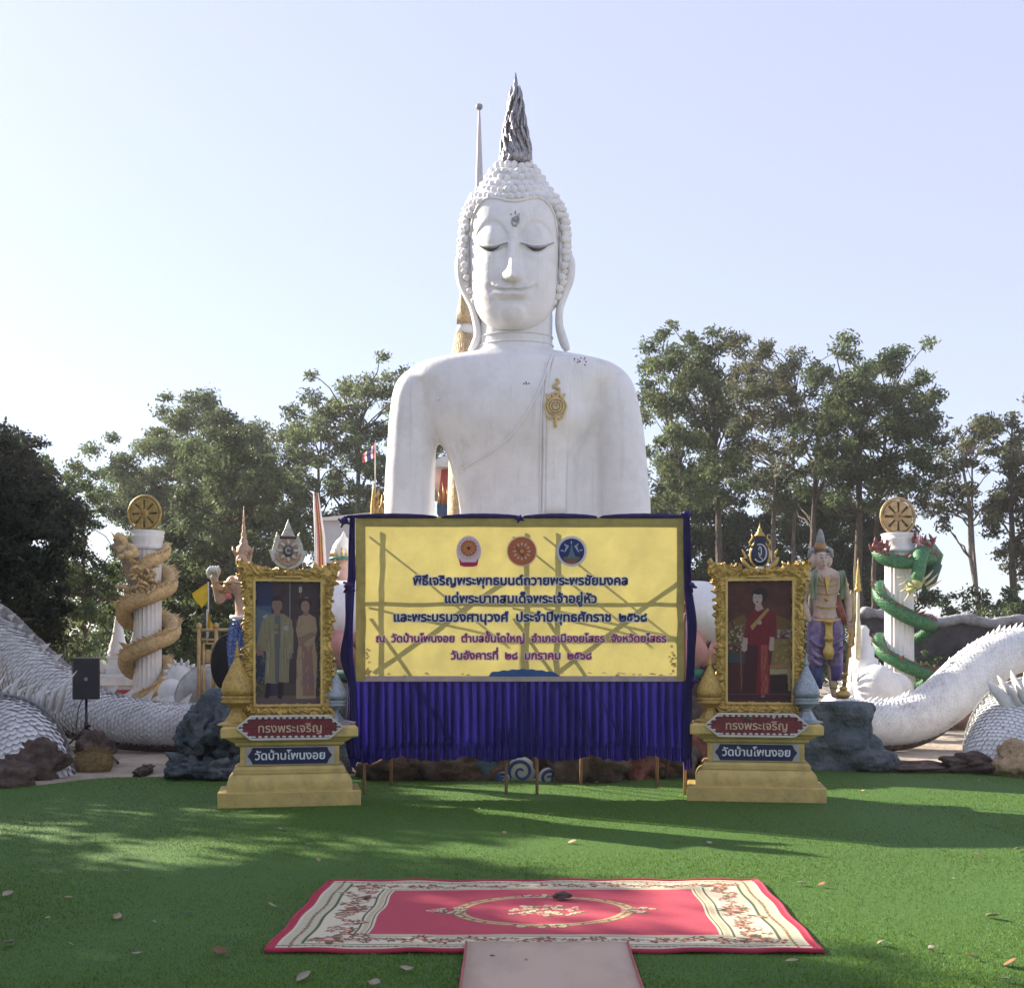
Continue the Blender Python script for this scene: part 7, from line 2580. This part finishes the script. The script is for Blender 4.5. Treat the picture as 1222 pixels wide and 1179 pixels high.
# gilded tower frame with flags
tw = thing('tower_frame', 'gilded open timber gate with round finials behind the left guardian', 'gate', (P(258, 0, 19.5).x, 19.5, 0))
TG = mat('frame_gold', (.42, .30, .13), .5, .2, var=.25)
def tb(a, b_, r=.035, nm='post'):
    MB().tube([P(*a, 19.5), P(*b_, 19.5)], r, 8).build(nm, TG, tw, smooth=True)
for x in (237.5, 258):
    tb((x, 862), (x, 750))
    c = P(x, 747, 19.5)
    MB().ell(c, (.05, .05, .06), 10, 8).build('finial', TG, tw, smooth=True)
for x in (243, 254):
    tb((x, 862), (x, 768), .022)
tb((231, 752), (292, 751), .026, 'rail'); tb((236, 763), (292, 764), .022, 'rail'); tb((242, 768), (256, 768), .018, 'rail')
tb((237, 790), (258, 790), .014, 'rail')
MB().lathe([(.10, 0), (.10, .12), (.06, .2), (.03, .24)], 14, P(248.5, 792, 19.6)).build('bell', TG, tw, smooth=True)
mb = MB().tube([P(276, 862, 19.7), P(276, 752, 19.7)], .03, 8); mb.build('post', TG, tw, smooth=True)


def flag(label, pts, pole, Y, cols):
    c = P(pole[0][0], 0, Y)
    root = thing('flag', label, 'flag', (c.x, Y, 0))
    MB().tube([P(pole[0][0], pole[0][1], Y), P(pole[1][0], pole[1][1], Y)], .014, 6).build('pole', mat('pole_grey_%d' % int(pts[0][0]), (.45, .44, .42), .5), root, smooth=True)
    n = 10
    for s_, (m, a0, a1) in enumerate(cols):
        v = []
        for i in range(n + 1):
            u = i / n
            for t_ in (a0, a1):
                x = (pts[0][0] * (1 - u) + pts[1][0] * u) * (1 - t_) + (pts[3][0] * (1 - u) + pts[2][0] * u) * t_
                y = (pts[0][1] * (1 - u) + pts[1][1] * u) * (1 - t_) + (pts[3][1] * (1 - u) + pts[2][1] * u) * t_
                v.append(P(x, y, Y) + Vector((0, .05 * math.sin(u * 7 + t_ * 2), 0)))
        link_mesh('cloth', new_mesh('cloth', v, [(2 * i, 2 * i + 1, 2 * i + 3, 2 * i + 2) for i in range(n)]), m, root, smooth=True)
    return root


flag('yellow triangular flag hanging left of the left guardian', [(248, 695), (248, 716), (240, 726), (228, 708)], [(248.5, 760), (248.5, 694)], 20.5, [(YELLOWFLAG, 0, 1)])
flag('small narrow yellow flag on top of the gilded gate', [(247, 728), (254, 745), (254, 750), (247, 750)], [(247, 768), (247, 727)], 20.2, [(mat('yellow_flag2', (.60, .40, .04), .8, transl=.4), 0, 1)])
FR, FW_, FB = mat('flag_red', (.42, .04, .06), .8, transl=.3), mat('flag_white', (.68, .64, .66), .8, transl=.3), mat('flag_navy', (.05, .05, .16), .8, transl=.3)
flag('national tricolour flag of red, white and blue left of the big statue', [(447.5, 529), (447.5, 545), (433, 553), (433, 541)], [(448, 640), (448, 528)], 26, [(FR, 0, .17), (FW_, .17, .33), (FB, .33, .67), (FW_, .67, .83), (FR, .83, 1)])

# ------------------------------------------------------------------ behind the big statue
wp = thing('ceremonial_pole', 'leaning pole bundle in red, white and gold stripes behind the left frame', 'pole', (P(382, 0, 17.5).x, 19.2, 0))
for k, (dx, m) in enumerate(((-4.5, WHITE2), (-2, PINK), (0, RED), (2.2, GOLD), (4.2, RED), (6, WHITE2))):
    MB().tube([P(386 + dx * 1.15, 800, 19.2), P(381 + dx * .75, 640, 19.2), P(376.5 + dx * .5, 588, 19.2)], [.045, .034, .008], 8).build('strip', m, wp, smooth=True)
hut = thing('white_building', 'plain white wall with sloping top between the frame pole and the big statue', 'building', (P(395, 0, 26).x, 27, 0))
mb = MB()
a = [P(384, 622, 26), P(414, 621, 26), P(470, 612, 26), P(470, 800, 26), P(372, 800, 26)]
ol = [(p.x, max(p.z, 0)) for p in a]
mb.prism(ol, 26, 28.5)
mb.build('wall', mat('bluish_white_wall', (.50, .52, .56), .7, var=.05), hut)
MB().prism([(ol[0][0] - .1, ol[0][1]), (ol[1][0], ol[1][1] + .0), (ol[2][0] + .1, ol[2][1]), (ol[2][0] + .1, ol[2][1] + .06), (ol[0][0] - .1, ol[0][1] + .06)], 25.9, 28.6).build('coping', WHITE2, hut)

fg = thing('kneeling_statue', 'pink bodied attendant statue with gold flamed white cap, half hidden by the curtain', 'statue', (P(412, 0, 18).x, 18.6, 1.2))
fq = 18.6 / F
def Fp(px, py, d=0.0):
    return Vector(((px - CX) * fq, 18.6 - d, H + (HY - py) * fq))
link_mesh('body', figure_mesh([(Fp(410, 672), Fp(412, 690), 12 * fq, 10 * fq), (Fp(414, 690), Fp(418, 730), 16 * fq, 18 * fq), (Fp(402, 700), Fp(396, 730), 7 * fq, 6 * fq)], None, .03, 3), mat('pinkish_body', (.50, .33, .28), .5, var=.1), fg, smooth=True)
MB().lathe([(15 * fq, Fp(0, 665).z), (15 * fq, Fp(0, 660).z), (13 * fq, Fp(0, 652).z), (8.5 * fq, Fp(0, 645).z), (3 * fq, Fp(0, 640).z), (.5 * fq, Fp(0, 634).z)], 24, (Fp(410, 0).x, 18.6, 0)).build('cap', WHITE2, fg, smooth=True)
for k in range(9):
    a_ = -1.35 + k * .34
    p = Vector((Fp(410, 0).x + 14.6 * fq * math.sin(a_), 18.6 - 14.6 * fq * math.cos(a_), Fp(0, 664).z))
    hgt = 16 if k == 4 else 9
    MB().tube([p, p + Vector((0, .02, hgt * .5 * fq)), p + Vector((-.02 * math.sin(a_), .1 * (hgt > 10), hgt * fq))], [3 * fq, 2 * fq, .2 * fq], 7, flat=.5).build('gold_flame', GOLD, fg, smooth=True)
MB().tube([Vector((Fp(410, 0).x + 15.5 * fq * math.sin(a_), 18.6 - 15.5 * fq * math.cos(a_), Fp(0, 667).z)) for a_ in np.linspace(0, 2 * PI, 30)], 1.8 * fq, 8).build('green_band', TEAL, fg, smooth=True)
MB().ell(Fp(424, 686, .12), (8 * fq, 5 * fq, 10 * fq)).build('red_shawl', RED, fg, smooth=True)

tm = thing('temple', 'temple hall with red gable, gold flame trim and blue band seen under the statue arm', 'building', (P(535, 0, 30).x, 31, 0))
tq = 30 / F
z = lambda py: H + (HY - py) * tq
xx_ = lambda px: (px - CX) * tq
ytop, pxc = 556, 570
MB().prism([(xx_(522), z(602)), (xx_(640), z(602)), (xx_(640), z(560)), (xx_(527), z(560))], 30, 36).build('gable', mat('gable_red', (.40, .06, .04), .6, var=.1), tm)
MB().box(((xx_(522) + xx_(640)) / 2, 33, z(608)), (xx_(640) - xx_(522), 6.4, 12 * tq)).build('blue_band', mat('band_blue', (.03, .06, .14), .6), tm)
MB().box(((xx_(470) + xx_(700)) / 2, 33.4, z(614) / 2), (xx_(700) - xx_(470), 6, z(614))).build('wall', WHITE2, tm)
MB().prism([(xx_(500), z(560)), (xx_(700), z(560)), (xx_(616), z(520)), (xx_(600), z(520))], 29.6, 36.4).build('roof', mat('roof_white', (.60, .58, .55), .6), tm)
gf = MB()
for k in range(12):
    x = 523 + k * 5
    gf.tube([P(x, 602, 29.8), P(x + 1.5, 592 - 5 * (k % 2), 29.75), P(x - .5, 583 - 8 * (k % 2), 29.8)], [.07, .05, .005], 6, flat=.5)
gf.build('gold_flame_trim', GOLD, tm, smooth=True, kind='stuff')
for k, (lb, x, y0, wq) in enumerate((('tall gold spire finial behind the top left corner of the banner', 446, 574, 4.5), ('shorter gold spire finial beside the tall one, nearest the statue arm', 456, 590, 3.5))):
    rt = thing('gold_finial', lb, 'ornament', (P(x, 0, 25).x, 25, P(x, 625, 25).z), group='gold finials left of the statue arm')
    MB().lathe([(wq * cq * .9, -3.5), (wq * cq, 0), (wq * cq * .9, (625 - y0) * cq * .4), (wq * cq * .5, (625 - y0) * cq * .7), (.01, (625 - y0) * cq)], 12, wob=lambda a, z_: 1 + .12 * math.sin(z_ * 20) * math.sin(a * 3)).build('flame', GOLD, rt, local=True, smooth=True)
    for j in range(4):
        MB().tube([(wq * cq * .7, -.05, j * .18), (wq * cq * 1.3, -.05, j * .18 + .1), (wq * cq * 1.2, -.05, j * .18 + .22)], [.05, .04, .004], 6).build('leaf', GOLD, rt, local=True, smooth=True)

# gold tufted finial beside the neck, and the far white spire
gt = thing('gold_finial', 'large pale gold tassel shaped finial behind the statue, left of its neck', 'ornament', (P(552, 0, 23).x, 23, 0))
nq = 23 / F
def Np(px, py, d=0.0):
    return Vector(((px - CX) * nq, 23 - d, H + (HY - py) * nq))
PG = mat('pale_gold', (.52, .38, .20), .5, .15, var=.3, vs=10, bump=.5, bs=30, dirt=(.58, .52, .42), dscale=5, damt=.6)
MB().rings([(Np(552, 780), 20 * nq, 20 * nq), (Np(552, 600), 18 * nq, 18 * nq), (Np(552, 440), 14 * nq, 14 * nq), (Np(553, 404), 9.5 * nq, 9 * nq), (Np(554, 398), 9 * nq, 9 * nq)], n=20).build('lower_tuft', PG, gt, smooth=True)
MB().rings([(Np(554, 400), 9.6 * nq, 9 * nq), (Np(554.5, 394), 10 * nq, 9 * nq), (Np(555, 388), 9 * nq, 9 * nq)], n=20).build('white_band', WHITE2, gt, smooth=True)
MB().rings([(Np(555, 390), 8.5 * nq, 8 * nq), (Np(554, 375), 8.5 * nq, 8 * nq), (Np(553, 362), 5 * nq, 5 * nq), (Np(551.5, 352), 2.5 * nq, 3 * nq), (Np(549, 346), .5 * nq, .5 * nq)], n=20).build('bud', PG, gt, smooth=True)
st_ = MB()
for k in range(16):
    a = -1.4 + k * .19
    st_.tube([Np(553.5 + 9 * math.sin(a), 400, 9 * nq * math.cos(a)), Np(552 + 14.5 * math.sin(a), 440, 14 * nq * math.cos(a)), Np(552 + 17 * math.sin(a), 500, 17 * nq * math.cos(a))], [.03, .04, .04], 6)
    st_.tube([Np(555 + 8.4 * math.sin(a), 388, 8.4 * nq * math.cos(a)), Np(554 + 8 * math.sin(a), 375, 9 * nq * math.cos(a)), Np(552 + 3 * math.sin(a), 356, 3 * nq * math.cos(a))], [.028, .03, .01], 6)
st_.build('strands', PG, gt, smooth=True, kind='stuff')

wc = thing('chedi', 'tall slender white chedi spire with ball tip far behind the statue head', 'shrine', (P(572, 0, 48).x, 48, 0))
wq = 48 / F
zz = lambda py: H + (HY - py) * wq
MB().lathe([(.9 * wq, zz(132)), (1.6 * wq, zz(140)), (2.8 * wq, zz(170)), (4.4 * wq, zz(215)), (5.5 * wq, zz(250)), (7 * wq, zz(300)), (10 * wq, zz(360)), (16 * wq, zz(430)), (30 * wq, zz(520)), (48 * wq, zz(600)), (52 * wq, zz(640)), (60 * wq, zz(650)), (60 * wq, 0)][::-1], 32, (P(572, 0, 48).x, 48, 0)).build('spire', mat('spire_white', (.46, .44, .46), .6, var=.08), wc, smooth=True)
c = P(572, 128, 48)
MB().lathe([(1.2 * wq, -4 * wq), (3.6 * wq, -2 * wq), (4.2 * wq, 0), (3.6 * wq, 2.4 * wq), (1 * wq, 3.8 * wq)], 14, c).build('ball_tip', mat('tip_grey', (.22, .22, .24), .5), wc, smooth=True)

# ------------------------------------------------------------------ right background: wall, spired shrine
wl = thing('stone_wall', 'low grey ruined looking wall with dark face behind the right naga', 'wall', (P(1150, 0, 27).x, 27, 0))
DW = mat('dark_wall', (.055, .052, .056), .9, var=.4, vs=3, bump=.5, bs=10)
LW = mat('wall_top', (.26, .26, .27), .85, var=.3, vs=5, bump=.5, bs=16)
wv = MB()
top = []
for k in range(61):
    x = 1028 + (1300 - 1028) * k / 60
    y = 733 + 6 * noise.noise(Vector((x * .03, 1, 1))) + (0 if x > 1085 else -6) + (4 if x > 1110 else 0)
    top.append((x, y))
o1 = [(P(x, y, 27).x, P(x, y, 27).z) for x, y in top]
wv.prism(o1 + [(o1[-1][0], -.1), (o1[0][0], -.1)], 27, 27.5)
wv.build('face', DW, wl)
wv = MB()
q = [P(x, y + 4, 26.95) for x, y in top]
wv.tube(q, [.12 + .05 * noise.noise(Vector((k * .4, 0, 0))) for k in range(61)], 8)
wv.build('coping', LW, wl, smooth=True)
for k, (x, y, w_, h_) in enumerate(((1080, 782, 20, 40), (1150, 790, 26, 30), (1186, 775, 12, 34), (1210, 780, 16, 30))):
    mb = MB()
    rock(mb, P(x, y, 26.8), (w_ * .019 / 2, .3, h_ * .019 / 2), 500 + k, sub=3)
    mb.build('stone', DW, wl, smooth=True)
rock_thing('brown sunlit earth bank under the arch of the right naga', (P(1130, 0, 24).x, 24, -.1), (2.2, 1.2, .75), 510, mat('earth_bank', (.22, .12, .075), .95, var=.4, bump=.8, bs=10), name='earth_bank', cat='bank', sub=4, rough=.3)
ws = thing('chedi', 'slim shrine spire with gold tip standing on the spiky white naga', 'shrine', P(1024, 745, 20.6))
sq = 20.6 / F
MB().lathe([(3.4 * sq, -.6), (3.2 * sq, 0), (2.2 * sq, .1), (2.0 * sq, .4), (1.5 * sq, .66)], 16).build('shaft', CREAM, ws, local=True, smooth=True)
MB().lathe([(4 * sq, 40 * sq), (4.4 * sq, 42 * sq), (3 * sq, 44 * sq), (3.8 * sq, 46 * sq), (2.6 * sq, 50 * sq), (2.8 * sq, 53 * sq), (1.8 * sq, 62 * sq), (.8 * sq, 72 * sq), (.2 * sq, 80 * sq)], 16).build('gold_tip', GOLD, ws, local=True, smooth=True)
ws = thing('gold_finial', 'thin gold post finial between the guardian and the slim shrine spire', 'ornament', P(1016, 740, 24))
MB().lathe([(.07, -1.2), (.06, 0), (.07, .3), (.05, .5), (.015, .62)], 10).build('post', mat('dull_gold', (.30, .22, .09), .5, .3), ws, local=True, smooth=True)

# kerb stones and paving behind the lawn
kb = MB()
for k in range(16):
    x0k = P(962 + k * 14, 0, 16.5).x
# ------------------------------------------------------------------ fallen leaves
LM = [mat('dry_leaf_pale', (.30, .26, .19), .8, var=.3), mat('dry_leaf_brown', (.20, .10, .05), .8, var=.3), mat('dry_leaf_tan', (.30, .24, .15), .8, var=.3)]
rg = np.random.default_rng(40)


def leaf_obj(i, x, y, s_, kind, zb=.018):
    s_ *= .66
    mb = MB()
    n = 6
    v = []
    cup = rg.uniform(.1, .5)
    bend = rg.uniform(.1, .6)
    for k in range(n + 1):
        t_ = k / n
        w_ = .32 * math.sin(PI * min(t_ * 1.02, 1)) ** .8
        zc = bend * (t_ - .5) ** 2 - .05
        for s2 in (-1, 0, 1):
            v.append((t_ - .5, w_ * s2, zc + cup * w_ * abs(s2)))
    f = [(k * 3 + j, (k + 1) * 3 + j, (k + 1) * 3 + j + 1, k * 3 + j + 1) for k in range(n) for j in range(2)]
    me = new_mesh('fallen_leaf', [(a * s_, b * s_, c * s_) for a, b, c in v], f)
    o = link_mesh('fallen_leaf', me, LM[kind], smooth=True, solid=.001)
    o.location = (x, y, zb + .05 * s_)
    o.rotation_euler = (rg.normal() * .25, rg.normal() * .25, rg.uniform(0, 6.3))
    names = ['pale curled dry leaf lying on the lawn', 'dark brown dry leaf lying on the lawn', 'tan dry leaf lying on the lawn']
    tag(o, names[kind], 'leaf', ['pale leaves scattered on the lawn', 'brown leaves scattered on the lawn', 'tan leaves scattered on the lawn'][kind])
    return o


seen = [(9, 1072, .13, 0), (11, 1131, .13, 0), (82, 1075, .08, 2), (57, 1100, .06, 0), (151, 1043, .08, 0), (110, 1040, .04, 0), (140, 1099, .11, 2), (226, 1094, .10, 0), (184, 1105, .05, 2), (85, 1132, .06, 2), (163, 1143, .08, 0), (262, 1142, .14, 1), (281, 1126, .06, 2), (248, 1112, .04, 0),
        (362, 1172, .13, 0), (447, 1180, .10, 0), (485, 1162, .10, 0), (325, 1085, .09, 0), (247, 1012, .10, 0), (369, 1011, .10, 0), (380, 1030, .07, 2), (95, 955, .09, 2), (75, 956, .05, 0), (334, 992, .09, 0), (433, 1044, .07, 1), (489, 986, .06, 0), (602, 997, .07, 2), (683, 1008, .12, 2),
        (808, 1006, .10, 2), (846, 1009, .10, 0), (872, 1043, .06, 2), (957, 1058, .11, 0), (981, 1060, .09, 1), (1051, 1130, .10, 0), (945, 1153, .10, 0), (1112, 1137, .08, 0), (1160, 1147, .10, 1), (1185, 1098, .15, 2), (1166, 1024, .10, 1), (1173, 1003, .08, 0), (1139, 1053, .06, 0), (1215, 1017, .09, 0),
        (1120, 1016, .06, 0), (1165, 973, .06, 1), (1030, 946, .09, 2), (1103, 947, .05, 0), (1163, 942, .07, 1), (1180, 942, .07, 1), (1168, 934, .06, 0), (1188, 933, .07, 0), (1202, 951, .06, 0), (978, 970, .06, 1), (844, 965, .04, 0), (712, 936, .09, 2), (1205, 1155, .14, 1), (1075, 1145, .05, 0), (1200, 1174, .08, 0), (572, 968, .05, 0)]
def lawn_area(px_, py_):
    if py_ < 960:
        return 'far strip of lawn behind the shrines' if px_ > 480 else 'sunlit far left strip of lawn'
    if py_ < 1052:
        return ('left' if px_ < 420 else 'middle' if px_ < 860 else 'right') + ' lawn between shrines and rug'
    if py_ > 1146 and 300 < px_ < 1000:
        return 'lawn in front of the rug'
    return 'lawn left of the rug' if px_ < 500 else 'lawn right of the rug'


ORD = ['first', 'second', 'third', 'fourth', 'fifth', 'sixth', 'seventh', 'eighth', 'ninth', 'tenth', 'eleventh', 'twelfth', 'thirteenth', 'fourteenth', 'fifteenth', 'sixteenth']
for i, (px_, py_, s_, kd) in enumerate(seen):
    x, y = gp(px_, py_)
    o = leaf_obj(i, x, y, s_ * 1.0, kd, .026)
    ar = lawn_area(px_, py_)
    same = sorted(q_[0] for q_ in seen if lawn_area(q_[0], q_[1]) == ar and q_[3] == kd)
    o['label'] = '%s leaf, %s from left on the %s' % (['pale', 'dark brown', 'tan'][kd], ORD[same.index(px_)], ar)
for px_, py_, s_, kd, lb in ((588, 1148, .05, 1, 'small brown leaf lying on the beige runner, left of its middle'), (628, 1152, .03, 2, 'tiny tan leaf lying on the beige runner, near its middle')):
    x, y = gp(px_, py_)
    o = leaf_obj(0, x, y, s_, kd, .032)
    o['label'] = lb
    del o['group']
x, y = gp(672, 1079)
cr_ = MB()
rock(cr_, (x, y, .055), (.038, .03, .02), 600, sub=3, rough=.5)
for k in range(3):
    cr_.ell((x - .04 + k * .035, y + .01 * k, .05 + .012 * (k % 2)), (.026, .02, .014))
cr_.alone('withered_blossom', mat('withered_grey', (.07, .055, .05), .8, var=.4), 'withered grey blossom lying on the medallion of the rug', 'flower', (x, y, .04), smooth=True)
# one or two dark brown leaves on the rug
for px_, py_, s_, lb in ((438, 1078, .12, 'long curled brown leaf on the left end of the rug field'), (420, 1091, .10, 'curled brown leaf on the inner left border of the rug')):
    x, y = gp(px_, py_)
    o = leaf_obj(0, x, y, s_, 1, .036)
    o['label'] = lb
    del o['group']

# ------------------------------------------------------------------ dry season haze over the grounds
HZ = bpy.data.materials.new('haze')
HZ.use_nodes = True
ht = HZ.node_tree
ht.nodes.remove(ht.nodes['Principled BSDF'])
pv = ht.nodes.new('ShaderNodeVolumePrincipled')
pv.inputs['Color'].default_value = (.92, .94, 1, 1)
pv.inputs['Density'].default_value = 0.0008
pv.inputs['Anisotropy'].default_value = 0.3
ht.links.new(pv.outputs[0], ht.nodes['Material Output'].inputs['Volume'])
hzo = MB().box((0, 40, 6.5), (180, 160, 15.2)).build('haze', HZ)
hzo['kind'] = 'stuff'
tag(hzo, 'thin pale haze hanging over the temple grounds', 'haze', kind='stuff')
